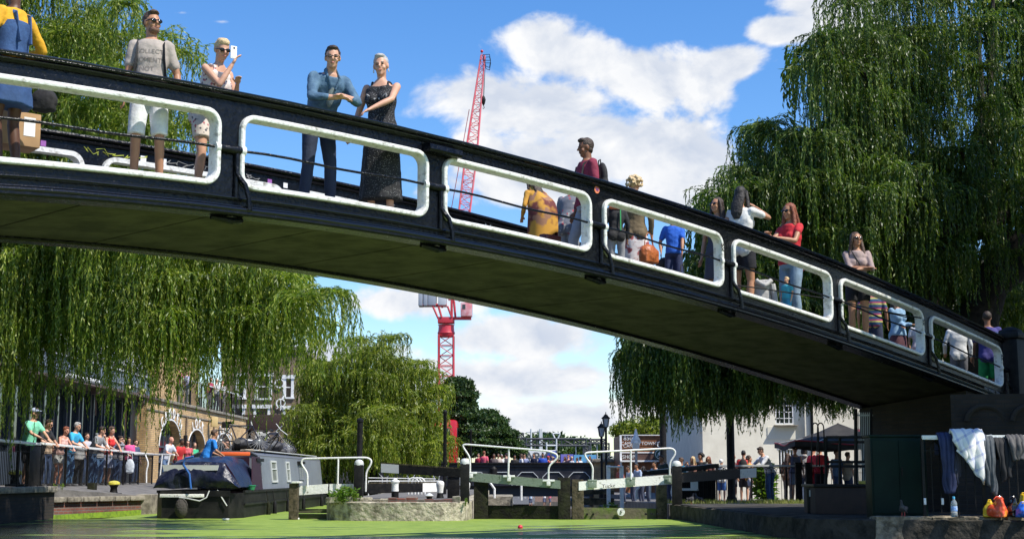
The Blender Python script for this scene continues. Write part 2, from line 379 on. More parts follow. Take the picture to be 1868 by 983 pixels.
# ground far below everything, reaching the horizon
gm = MB(); gm.add([(-1500, -200, -2.9), (1500, -200, -2.9), (1500, 3000, -2.9), (-1500, 3000, -2.9)], [(0, 1, 2, 3)])
gm.build('ground', M_ground, kind='structure')
wm = MB(); wm.add([(-60, -40, 0), (60, -40, 0), (60, 34.3, 0), (-60, 34.3, 0)], [(0, 1, 2, 3)])
wm.add([(-9.75, 34.3, 0), (-4.4, 34.3, 0), (-4.4, 60, 0), (-9.75, 60, 0)], [(0, 1, 2, 3)])
wm.build('canal_water', M_weed, kind='structure')
wl = MB(); wl.add([(-14, 34.6, -2.3), (9, 34.6, -2.3), (9, 170, -2.3), (-14, 170, -2.3)], [(0, 1, 2, 3)])
wl.build('lower_canal_water', M_dwater, kind='structure')

def roughblock(poly, z0, z1, step=.22, amp=.05, seed=0, topamp=.02, inset=.06):
    """a stone-edged block: wobbly side walls and a slightly uneven top"""
    pts = []; n = len(poly)
    for i in range(n):
        a, b = Vector((*poly[i], 0)), Vector((*poly[(i + 1) % n], 0)); k = max(1, int((b - a).length / step)); k = min(k, 60)
        for j in range(k): pts.append(a.lerp(b, j / k))
    c = sum(pts, Vector()) / len(pts); zz = [z0, z0 + (z1 - z0) * .35, z0 + (z1 - z0) * .62, z0 + (z1 - z0) * .85, z1 - .015, z1]
    mb = MB(); rows = []
    for q, z in enumerate(zz):
        row = []
        for p in pts:
            nrm = (p - c); nrm.z = 0; nrm.normalize()
            d = amp * noise.noise(Vector((p.x * 2.6, p.y * 2.6, z * 5 + seed))) + amp * .6 * noise.noise(Vector((p.x * 7, p.y * 7, z * 11 + seed)))
            if q == len(zz) - 1: d -= inset
            row.append((p.x + nrm.x * d, p.y + nrm.y * d, z + (topamp * noise.noise(Vector((p.x * 3, p.y * 3, seed))) if q > 3 else 0)))
        rows.append(row)
    m_ = len(pts); vs = [v_ for r_ in rows for v_ in r_]
    fs = [(i * m_ + j, i * m_ + (j + 1) % m_, (i + 1) * m_ + (j + 1) % m_, (i + 1) * m_ + j) for i in range(len(zz) - 1) for j in range(m_)]
    fs.append(tuple((len(zz) - 1) * m_ + j for j in range(m_)))
    mb.add(vs, fs); return mb
# ---- left towpath and wharf
FX0, FY0, FX1, FY1 = -11.1, 30.9, -12.5, 49.5      # line of the left railing
def fence_x(y): return FX0 + (FX1 - FX0) * (y - FY0) / (FY1 - FY0)
tp = MB(); tp.prism([(-11.05, 15), (-11.05, 34.4), (fence_x(34.9), 34.9), (fence_x(60), 60), (-12.9, 120), (-30, 120), (-30, 15)], -2.9, .74)
tp.build('towpath', M_paving, kind='structure')
wf = MB()
P_ = [(fence_x(34.9) + .002, 34.9), (-9.75, 38.7), (-9.75, 120), (-12.898, 120), (fence_x(60) + .002, 60)]
wf.prism(P_, -2.9, [.72, .47, .5, .7, .735]); wf.build('wharf', M_paving, kind='structure')
def wallface(name, a, b, z0, z1, th, m, cop=None, label='', cat='wall'):
    t = thing(name, label, cat, (a[0], a[1], z0))
    a3, b3 = Vector((*a, 0)), Vector((*b, 0)); d = (b3 - a3).normalized(); nrm = Vector((d.y, -d.x, 0))
    mb = MB(); mb.extr([a3 + Vector((0, 0, z0)), b3 + Vector((0, 0, z0)), b3 + Vector((0, 0, z1)), a3 + Vector((0, 0, z1))], nrm * th); mb.build('brickwork', m, t, fix=True)
    return t, d, nrm
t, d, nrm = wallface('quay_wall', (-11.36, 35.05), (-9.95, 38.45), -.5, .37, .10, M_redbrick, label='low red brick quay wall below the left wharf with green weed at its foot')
mb = MB()
for i in range(6):
    a = Vector((-11.36, 35.05, 0)) + d * (i * .62) + nrm * (-.25); mb.box(a + d * .3 + Vector((0, 0, .43)) + nrm * .14, (.60, .62, .13), math.atan2(d.y, d.x), .03)
mb.build('coping', M_coping, t)
mb = roughblock([(-10.0, 38.35), (-9.65, 38.45), (-9.6, 39.3), (-10.05, 39.2)], -.5, .52, .1, .02, 3); mb.build('end_stone', M_coping, t)
mb = MB(); mb.extr([Vector((-11.36, 35.05, -.05)) + nrm * .104, Vector((-9.95, 38.45, -.05)) + nrm * .104, Vector((-9.95, 38.45, .12)) + nrm * .104, Vector((-11.36, 35.05, .06)) + nrm * .104], nrm * .01)
mb.build('weed_fringe', mat('weed_fringe', (.22, .36, .02), .8, c2=(.12, .20, .02), ns=9), t)
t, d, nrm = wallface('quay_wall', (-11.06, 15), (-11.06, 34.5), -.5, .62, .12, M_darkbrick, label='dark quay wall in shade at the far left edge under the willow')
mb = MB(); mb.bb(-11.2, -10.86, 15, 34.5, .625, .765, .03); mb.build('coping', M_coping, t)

def bollard_low(x, y, z, label):
    t = thing('mooring_bollard', label, 'bollard', (x, y, z), 'yellow-topped mooring bollards on the left wharf')
    mb = MB(); mb.box((x, y, z + .03), (.42, .34, .06), .3, .015); mb.lathe((x, y, z + .05), [(.12, 0), (.10, .04), (.085, .14), (.11, .2), (.13, .22)], 16); mb.build('body', M_blackm, t)
    mb = MB(); mb.lathe((x, y, z + .27), [(.135, 0), (.16, .02), (.15, .07), (.10, .10), (.02, .115)], 18); mb.build('cap', M_yellow, t)
bollard_low(at(207, 905, 38).x, 38.0, .50, 'small black mooring bollard with a yellow top near the corner of the left wharf')
bollard_low(at(18, 905, 33.2).x + .1, 33.2, .765, 'small black mooring bollard with a yellow top on the dark quay at the left edge')

# ---- island between the two locks
mb = roughblock([(-4.35, 33.9), (-4.15, 33.1), (-3.6, 32.75), (-2.4, 32.6), (-1.5, 32.7), (-1.05, 33.0), (-.95, 34.2), (-.95, 60), (-4.4, 60)], -2.9, .42, .16, .07, 1, .03)
mb.build('lock_island', M_roughstone, kind='structure')
mb = MB(); mb.prism([(-4.05, 33.6), (-1.25, 33.2), (-1.2, 60), (-4.2, 60)], .39, .455); mb.build('island_paving', M_paving, kind='structure')
t = thing('stone_kerb', 'loose row of weathered kerb stones along the front of the lock island', 'kerb', (-2.7, 33, .42))
r2 = random.Random(5)
for i in range(15):
    x = -4.15 + i * .205; w = r2.uniform(.14, .26)
    mb = roughblock([(x - w / 2, 32.95), (x + w / 2, 32.9), (x + w / 2, 33.2), (x - w / 2, 33.22)], .40, .40 + r2.uniform(.07, .15), .08, .03, i, .02, .02)
    mb.build('kerb_stone', [M_roughstone, M_redbrick, M_coping][(0 if i < 7 else r2.choice([1, 1, 2]))], t)
# ---- right quay
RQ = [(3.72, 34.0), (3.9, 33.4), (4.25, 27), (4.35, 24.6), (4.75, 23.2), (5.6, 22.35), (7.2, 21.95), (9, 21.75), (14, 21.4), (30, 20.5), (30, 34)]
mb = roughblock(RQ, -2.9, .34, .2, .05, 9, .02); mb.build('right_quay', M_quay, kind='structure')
mb = MB(); mb.prism([(3.9, 33.9), (4.5, 24.8), (5.7, 22.7), (9, 22.1), (30, 21), (30, 34.2), (3.9, 34.2)], .30, [.35] * 7); mb.build('right_quay_paving', mat('shaded_paving', (.07, .066, .06), .9, c2=(.035, .033, .03), ns=2.5, bump=.012, bs=14, spec=.15), kind='structure')  # paving colour darkened to carry the shade on this quay
mb = MB(); mb.prism([(3.72, 34.205), (40, 34.205), (40, 60), (10, 60), (3.72, 60)], -2.9, [.345, .345, .05, .05, .05]); mb.prism([(5.4, 60.01), (40, 60.01), (40, 130), (5.4, 130)], -2.9, .045)
mb.build('right_towpath', M_paving, kind='structure')
# raised rough edge stones of the right quay
t = thing('quay_edge_stones', 'rough weathered stone edge of the right quay in front of the railing with clothes', 'kerb', (7, 22, .3))
r2 = random.Random(11); x = 5.6
while x < 12.5:
    w = r2.uniform(.7, 1.1); y = 22.30 - (x - 5.6) * .14
    mb = roughblock([(x, y), (x + w - .02, y - .1), (x + w - .02, y + .42), (x, y + .46)], -.2, .385 + r2.uniform(-.01, .02), .1, .045, x, .015, .05)
    mb.build('edge_stone', mat('edge_stone', (.30, .25, .17), .95, c2=(.09, .075, .05), ns=7, bump=.05, bs=11), t); x += w
# ---- lock chamber sides and far wharf seen below the gates
mb = MB(); mb.bb(-14, -5.9, 100, 140, -2.9, -1.15); mb.bb(-9.76, -4.41, 59.9, 62, -2.9, .4); mb.build('far_wharf', M_paving, kind='structure')
mb = MB(); mb.bb(-5.9, 12, 118, 150, -2.9, -.95); mb.build('far_bank', M_paving, kind='structure')

# ---- road bridge far away
RB = thing('road_bridge', 'black cast iron road bridge with white-outlined panels crossing the canal behind the lock gates', 'bridge', (0, 90, .4))
x0, x1 = -12.0, 5.05
zt = at(900, 843, 90).z
mb = MB(); mb.bb(x0, x1, 90.0, 90.25, zt - 1.45, zt - .12); mb.build('girder', mat('bridge_black', (.012, .012, .018), .4, c2=(.03, .03, .04), ns=2), RB)
mb = MB(); mb.bb(x0, x1, 89.85, 90.35, zt - .12, zt, .02); mb.bb(x0, x1, 89.93, 89.995, zt - .34, zt - .28); mb.build('handrail', M_blackm, RB)
mb = MB(); mb.bb(x0 - 30, x1 + 35, 90.26, 101, -.25, .55); mb.build('deck', mat('asphalt', (.05, .05, .05), .9), RB)
def octo(cx, w, z0, z1, y, th=.03):
    c = .3; out = [(cx - w / 2, z0), (cx - w / 2, z1 - c), (cx - w / 2 + c, z1), (cx + w / 2 - c, z1), (cx + w / 2, z1 - c), (cx + w / 2, z0)]
    mb = MB()
    for a, b in zip(out[:-1], out[1:]): mb.beam((a[0], y, a[1]), (b[0], y, b[1]), .04, .045, (0, 1, 0))
    return mb
M_fade = mat('faded_white_paint', (.6, .62, .62), .5)
for k in range(9):
    cx = 5.05 - .85 - k * 1.62
    octo(cx, 1.32, zt - 1.42, zt - .60, 89.96).build('panel_outline', M_fade, RB)
mb = MB(); mb.lathe((-1.15, 89.9, zt - 1.0), [(.1, 0), (.22, .1), (.22, .6), (.1, .75)], 12); mb.build('boss', M_blackm, RB)
PR = thing('bridge_pier', 'yellow brick pier with stone cap at the right end of the far road bridge', 'pier', (5.9, 90, -1))
mb = MB(); mb.bb(5.1, 6.9, 89.6, 91, -2.9, zt + .0); mb.bb(6.9, 11.5, 90.4, 91, -2.9, zt - .1); mb.build('brickwork', M_stock, PR)
mb = MB(); mb.bb(4.95, 7.05, 89.4, 91.1, zt, zt + .22, .04); mb.bb(7.05, 11.6, 90.2, 91.1, zt - .1, zt + .06, .03); mb.build('cap', M_coping, PR)
# ================================================================== FOOTBRIDGE
PRL = (9.99069049e-04, -5.84942674e-02, 6.85651393e-02, 5.15739632)
PBL = (3.59055555e-03, -7.75928865e-02, 1.00114685e-01, 3.85651485)
def pv(p, t): return ((p[0] * t + p[1]) * t + p[2]) * t + p[3]
def zr(t): return pv(PRL, t)
def zb(t): return pv(PBL, t)
BW = 3.0; NV = Vector((-.7083, .7059, 0)); AL = Vector((.7059, .7083, 0))       # across (away from camera) and along
def BP(t, v, w):
    """point of the bridge: t panels along, v metres above the girder foot (1.29 = handrail), w metres across"""
    return Vector((-3.096 + 2.123 * t, 15.2 + 2.13 * t, zb(t) + v * (zr(t) - zb(t)) / 1.29)) + NV * w
DECK = .20
def bt(px, w):
    lo, hi = -4.0, 9.0
    for _ in range(50):
        m_ = (lo + hi) / 2; p = Vector((-3.096 + 2.123 * m_, 15.2 + 2.13 * m_, 0)) + NV * w
        if at(px, 400, p.y).x < p.x: hi = m_
        else: lo = m_
    return m_
T0, T1 = -4, 6
FB = thing('footbridge', 'arched black iron footbridge with white-framed openings spanning the canal', 'bridge', (4, 22, 3))
def sweep_t(mb, ta, tb, prof, n=None):
    """prof: closed list of (w, v)"""
    n = n or max(2, int((tb - ta) * 8)); rows = []; L = len(prof)
    for i in range(n + 1):
        t = ta + (tb - ta) * i / n; rows += [BP(t, v_, w_) for (w_, v_) in prof]
    fs = [(i * L + k, i * L + (k + 1) % L, (i + 1) * L + (k + 1) % L, (i + 1) * L + k) for i in range(n) for k in range(L)]
    fs.append(tuple(range(L))[::-1]); fs.append(tuple(n * L + k for k in range(L)))
    mb.add(rows, fs); return mb
PLEN = 3.007
def rrect(ta, tb, va, vb, rad, k=7):
    """rounded rectangle in (t, v)"""
    rt = rad / PLEN; out = []
    for (ct, cv, a0) in ((tb - rt, vb - rad, 0), (ta + rt, vb - rad, 90), (ta + rt, va + rad, 180), (tb - rt, va + rad, 270)):
        for i in range(k + 1):
            a = R(a0 + 90 * i / k); out.append((ct + rt * math.cos(a), cv + rad * math.sin(a)))
    # add points on the long straight sides
    full = []
    for i, p in enumerate(out):
        q = out[(i + 1) % len(out)]; full.append(p); d = max(abs(p[0] - q[0]) * PLEN, abs(p[1] - q[1])); m_ = int(d / .25)
        for j in range(1, m_): full.append((p[0] + (q[0] - p[0]) * j / m_, p[1] + (q[1] - p[1]) * j / m_))
    return full
OA, OB, VA, VB = .04, .957, .235, 1.075
def side(w0, sgn, pname):
    """one parapet girder; w0 = plane of the web, sgn -1 for the outer face towards the camera"""
    root = FB; th = .018
    web = MB()
    for p in range(T0, T1):
        loop = rrect(p + OA + .008, p + OB - .008, VA + .02, VB - .02, .17); outer = []
        ct, cv = p + .5, (VA + VB) / 2
        for (t, v_) in loop:
            dt, dv = (t - ct) / .5, (v_ - cv); kx = 1 / abs(dt) if abs(dt) > 1e-6 else 1e9
            ky = ((1.25 - cv) if dv > 0 else (cv - 0.0)) / abs(dv) if abs(dv) > 1e-6 else 1e9
            k = min(kx, ky); outer.append((ct + (t - ct) * k, cv + dv * k))
        n = len(loop)
        for wv in (w0 - th, w0 + th):
            vs = [BP(t, v_, wv) for (t, v_) in loop] + [BP(t, v_, wv) for (t, v_) in outer]
            web.add(vs, [(i, (i + 1) % n, n + (i + 1) % n, n + i) for i in range(n)])
        # corner gussets between the radial projections
        for wv in (w0 - th, w0 + th):
            for i in range(n):
                a, b = outer[i], outer[(i + 1) % n]
                if abs(a[0] - b[0]) > 1e-6 and abs(a[1] - b[1]) > 1e-6:
                    cx_ = p if min(a[0], b[0]) < p + .01 else p + 1; cy_ = 1.25 if max(a[1], b[1]) > 1.2 else 0.0
                    web.add([BP(a[0], a[1], wv), BP(b[0], b[1], wv), BP(cx_, cy_, wv)], [(0, 1, 2)])
    # cover joint post at each panel end
    web.build('girder_web', M_black, root, fix=True, ang=50)
    s = sgn
    mb = MB()   # handrail cap with moulding
    prof = [(w0 - .085, 1.255), (w0 - .095, 1.27), (w0 - .085, 1.295), (w0 - .03, 1.31), (w0 + .03, 1.31), (w0 + .085, 1.295), (w0 + .095, 1.27), (w0 + .085, 1.255)]
    sweep_t(mb, T0, T1, prof); prof = [(w0 - .05, 1.20), (w0 - .065, 1.225), (w0 - .05, 1.25), (w0 + .05, 1.25), (w0 + .065, 1.225), (w0 + .05, 1.20)]
    sweep_t(mb, T0, T1, prof); mb.build('handrail', M_black, root, fix=True)
    mb = MB()   # bottom flange, stepped
    def P(a, b, v0, v1): return [(w0 + min(s * a, s * b), v0), (w0 + min(s * a, s * b), v1), (w0 + max(s * a, s * b), v1), (w0 + max(s * a, s * b), v0)]
    sweep_t(mb, T0, T1, [(w0 - .13, -.075), (w0 - .145, -.055), (w0 - .145, -.03), (w0 - .12, -.012), (w0 + .12, -.012), (w0 + .145, -.03), (w0 + .145, -.055), (w0 + .13, -.075)])
    sweep_t(mb, T0, T1, [(w0 - .10, -.012), (w0 - .105, .015), (w0 - .085, .03), (w0 + .085, .03), (w0 + .105, .015), (w0 + .10, -.012)])
    sweep_t(mb, T0, T1, [(w0 - .05, .105), (w0 - .055, .125), (w0 - .04, .135), (w0 + .04, .135), (w0 + .055, .125), (w0 + .05, .105)])
    mb.build('bottom_flange', M_black, root, fix=True)
    for (w_, v_, r_, nm) in ((.128, -.008, .026, 'flange_bead'), (.100, .028, .014, 'flange_bead'), (.052, .128, .012, 'ledge_bead'), (.080, 1.288, .018, 'rail_bead'), (.060, 1.235, .014, 'rail_bead')):  # round beads added along the edges to catch highlight lines
        mb = MB(); mb.tube([BP(T0 + (T1 - T0) * i / 80, v_ + .003 * math.sin(i * 1.7), w0 + s * w_) for i in range(81)], r_, 8); mb.build(nm, M_blackgloss, root)
    for p in range(T0, T1):
        loop = rrect(p + OA, p + OB, VA, VB, .185); inner = rrect(p + OA + .022, p + OB - .022, VA + .06, VB - .06, .12)
        cen = [((a[0] + b[0]) / 2, (a[1] + b[1]) / 2) for a, b in zip(loop, inner)] if len(loop) == len(inner) else loop
        mb = MB(); n = len(loop); ct, cv = p + (OA + OB) / 2, (VA + VB) / 2
        # frame section swept round the opening
        sec = [(0, -.060), (.010, -.074), (.030, -.078), (.050, -.072), (.061, -.055), (.061, .085), (.0, .085)]
        vs = []
        for i, (t, v_) in enumerate(loop):
            a = loop[i - 1]; b = loop[(i + 1) % n]; tx, tv = (b[0] - a[0]) * PLEN, b[1] - a[1]; L = math.hypot(tx, tv) or 1; nx, nv = tv / L, -tx / L
            if (nx * (ct - t) * PLEN + nv * (cv - v_)) < 0: nx, nv = -nx, -nv
            for (din, w_) in sec: vs.append(BP(t + nx * din / PLEN, v_ + nv * din, w0 + w_ * (-s if s > 0 else 1)))
        L = len(sec); mb.add(vs, [(i * L + k, i * L + (k + 1) % L, ((i + 1) % n) * L + (k + 1) % L, ((i + 1) % n) * L + k) for i in range(n) for k in range(L)])
        # bosses that take the tie rod
        for te in (p + OA + .013, p + OB - .013): mb.cyl(BP(te - .009, .655, w0 + s * .03), BP(te + .009, .655, w0 + s * .03), .06, seg=12)
        mb.build('opening_frame', M_framewhite, root, fix=True)
    for p in range(T0, T1):
        mb = MB(); mb.tube([BP(p + OA + (OB - OA) * i / 8, .655 + .012 * math.sin(i * 1.1), w0 + s * .03) for i in range(9)], .0155, 8); mb.build('tie_rod', M_black, root)
    for p in range(T0, T1 + 1):
        if p == T0: continue
        mb = MB(); mb.cyl(BP(p - .045, .655, w0 + s * .035), BP(p + .042, .655, w0 + s * .035), .052, seg=12); mb.build('rod_sleeve', M_black, root)
        mb = MB(); mb.tube([BP(p + .03, .62, w0 + s * .04), BP(p + .03, .40, w0 + s * .045), BP(p + .036, .35, w0 + s * .075), BP(p + .052, .27, w0 + s * .115), BP(p + .062, .12, w0 + s * .14), BP(p + .066, -.01, w0 + s * .14)], [.032, .03, .027, .027, .027, .034], 8)
        mb.tube([BP(p + .03, .42, w0 + s * .035), BP(p + .03, .12, w0 + s * .035)], .03, 8); mb.build('brace', M_black, root)
    return root
side(0.0, -1, 'near'); side(BW, 1, 'far')
mb = MB(); sweep_t(mb, .93, 1.11, [(-.16, 1.06), (-.18, 1.09), (-.17, 1.15), (-.12, 1.17), (-.02, 1.17), (-.02, 1.06)]); mb.build('rail_bracket', M_black, FB, fix=True)
mb = MB(); sweep_t(mb, T0, T1, [(.10, .10), (.10, DECK), (BW - .10, DECK), (BW - .10, .10)]); mb.build('deck', M_paving, FB, fix=True)
M_soffit = mat('bridge_soffit', (.075, .068, .055), .85, c2=(.028, .026, .020), ns=2.2, bump=.006, bs=20)
for p in range(T0, T1):
    for q in range(2):
        mb = MB(); sweep_t(mb, p + q * .5 + .005, p + q * .5 + .495, [(.14, -.03), (.14, .02), (BW - .14, .02), (BW - .14, -.03)]); mb.build('soffit_plate', M_soffit, FB, fix=True)
mb = MB(); sweep_t(mb, T0, T1, [(.12, .021), (.12, .1), (BW - .12, .1), (BW - .12, .021)]); mb.build('deck_core', M_blackm, FB, fix=True)
for p in range(T0 + 1, T1):
    mb = MB(); a = BP(p + .04, -.12, .0); b = BP(p + .10, -.10, -.02); mb.tube([BP(p - .06, -.09, .02), BP(p + .02, -.12, -.02), BP(p + .07, -.10, .02)], [.03, .04, .03], 8); mb.build('flange_clamp', M_black, FB)
# stickers and scrawls, on the inner face of the far girder and on the frames
M_st = mat('sticker_white', (.75, .75, .75), .6); M_stp = mat('sticker_purple', (.25, .08, .30), .6); M_sto = mat('sticker_orange', (.75, .22, .10), .6)
def decal(name, px, v_, w, sz, m, sx=1.0):
    t = bt(px, w); c = BP(t, v_, w); s_ = -1
    mb = MB(); x = (BP(t + .05, v_, w) - BP(t - .05, v_, w)).normalized(); u_ = Vector((0, 0, 1)); n = NV * -.003
    mb.extr([c - x * sz * sx - u_ * sz + n, c + x * sz * sx - u_ * sz + n, c + x * sz * sx + u_ * sz + n, c - x * sz * sx + u_ * sz + n], n); return mb.build(name, m, FB, fix=True)
FW = BW - .018
for (px, v_, sz, m, sx) in ((490, 1.11, .035, M_stp, 1), (519, 1.10, .035, M_st, 1), (876, 1.12, .033, M_stp, .8), (72, 1.13, .035, M_stp, 1), (257, 1.11, .05, M_st, .8), (293, 1.13, .04, M_st, 1.3), (905, 1.12, .022, M_st, 1)):
    decal('sticker', px, v_, FW, sz, m, sx)
mb = MB(); t = bt(1089, -.02); c = BP(t, 1.16, -.02); mb.cyl(c, c - NV * .006, .052, seg=20); mb.build('round_sticker', M_sto, FB)
t = bt(1089, -.02); tt_ = text('sticker_mark', 'N', .08, BP(t, 1.16, -.03), AL, (0, 0, 1), M_stp, FB)
# dog face sticker: small white shape with ears
t = bt(890, FW); c = BP(t, 1.13, FW); x = AL; u_ = Vector((0, 0, 1)); n = -NV * .005
mb = MB(); mb.extr([c + x * a + u_ * b + n for a, b in ((-.05, -.05), (.05, -.05), (.065, .01), (.06, .075), (.025, .04), (-.025, .04), (-.06, .075), (-.065, .01))], n); mb.build('dog_sticker', M_st, FB, fix=True)
M_scr = mat('yellow_scrawl', (.42, .46, .06), .6); M_scw = mat('grey_scrawl', (.20, .20, .20), .6); M_scb = mat('black_scrawl', (.03, .03, .03), .6)
def scrawl(px, txt, v_, w, size, m, down=False, nm='graffiti'):
    t = bt(px, w); c = BP(t, v_, w - .004 if w > .5 else w); x = (BP(t + .1, v_, w) - BP(t - .1, v_, w)).normalized()
    return text(nm, txt, size, c, x if not down else Vector((0, 0, -1)), (0, 0, 1) if not down else x, m, FB, .002)
def squiggle(px, n, h_, m, seed):
    g = random.Random(seed); mb = MB(); t0 = bt(px, FW); pts = []
    for i in range(n):
        for k in range(4): pts.append(BP(t0 + (i * .045 + g.uniform(-.012, .02)) , 1.13 + g.uniform(-1, 1) * h_, FW - .006))
    mb.tube(pts, .005, 4); mb.build('graffiti', m, FB)
squiggle(150, 7, .05, M_scr, 1); squiggle(300, 8, .035, M_scw, 2); squiggle(450, 2, .04, M_scw, 3); scrawl(452, 'xs', 1.14, FW - .004, .1, M_scw); scrawl(712, 'NS', 1.10, FW - .004, .13, M_scw)
for p in (3, 5, 6): scrawl(0, 'SA', 0, 0, .01, M_scb) if False else text('graffiti', 'Sx', .13, BP(p - .058, .86, -.083), (0, 0, -1), AL, M_scb, FB, .002)
t = bt(1745, -.02); text('graffiti', 'WE WANT TEA', .09, BP(5.75, .06, -.125), (BP(5.9, 0, 0) - BP(5.6, 0, 0)), (0, 0, 1), M_scw, FB, .003)

# ---- end pier of the footbridge, abutment, newel
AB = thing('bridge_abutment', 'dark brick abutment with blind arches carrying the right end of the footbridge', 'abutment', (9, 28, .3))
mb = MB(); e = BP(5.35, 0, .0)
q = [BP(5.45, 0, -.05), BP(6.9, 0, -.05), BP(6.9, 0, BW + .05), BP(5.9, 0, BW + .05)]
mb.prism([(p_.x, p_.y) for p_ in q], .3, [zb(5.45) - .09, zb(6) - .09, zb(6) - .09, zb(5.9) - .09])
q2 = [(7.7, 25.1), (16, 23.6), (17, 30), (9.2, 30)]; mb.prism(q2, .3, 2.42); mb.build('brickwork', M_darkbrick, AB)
for cx in (8.25, 9.0, 10.1):
    mb = MB(); mb.tube([(cx + .32 * math.cos(a), 25.1 - (cx - 7.7) * .181 - .03, 1.95 + .26 * math.sin(a)) for a in [math.pi * k / 10 for k in range(11)]], .045, 6)
    mb.build('blind_arch', mat('dark_arch_stone', (.028, .022, .016), .9), AB)  # darkened to blend in with the brick around it
NP = thing('newel_post', 'square black post with a moulded cap at the right end of the footbridge', 'post', tuple(BP(6.12, 0, 0)))
c = BP(6.13, 0, .0); mb = MB(); mb.box((c.x, c.y, c.z + .55), (.50, .50, 1.5), R(45), .02); mb.build('shaft', M_blackm, NP)
mb = MB(); mb.box((c.x, c.y, c.z + 1.36), (.62, .62, .12), R(45), .03); mb.lathe((c.x, c.y, c.z + 1.42), [(.24, 0), (.22, .06), (.1, .12), (.03, .14)], 14); mb.build('cap', M_blackm, NP)
mb = MB(); mb.extr([BP(6.18, -.3, .02), BP(7.4, -.2, .02), BP(7.4, 1.35, .02), BP(6.18, 1.30, .02)], NV * .3); 
tag(mb.build('ramp_wall', M_blackm, fix=True), 'black ramp wall beyond the newel post at the right edge', 'wall')
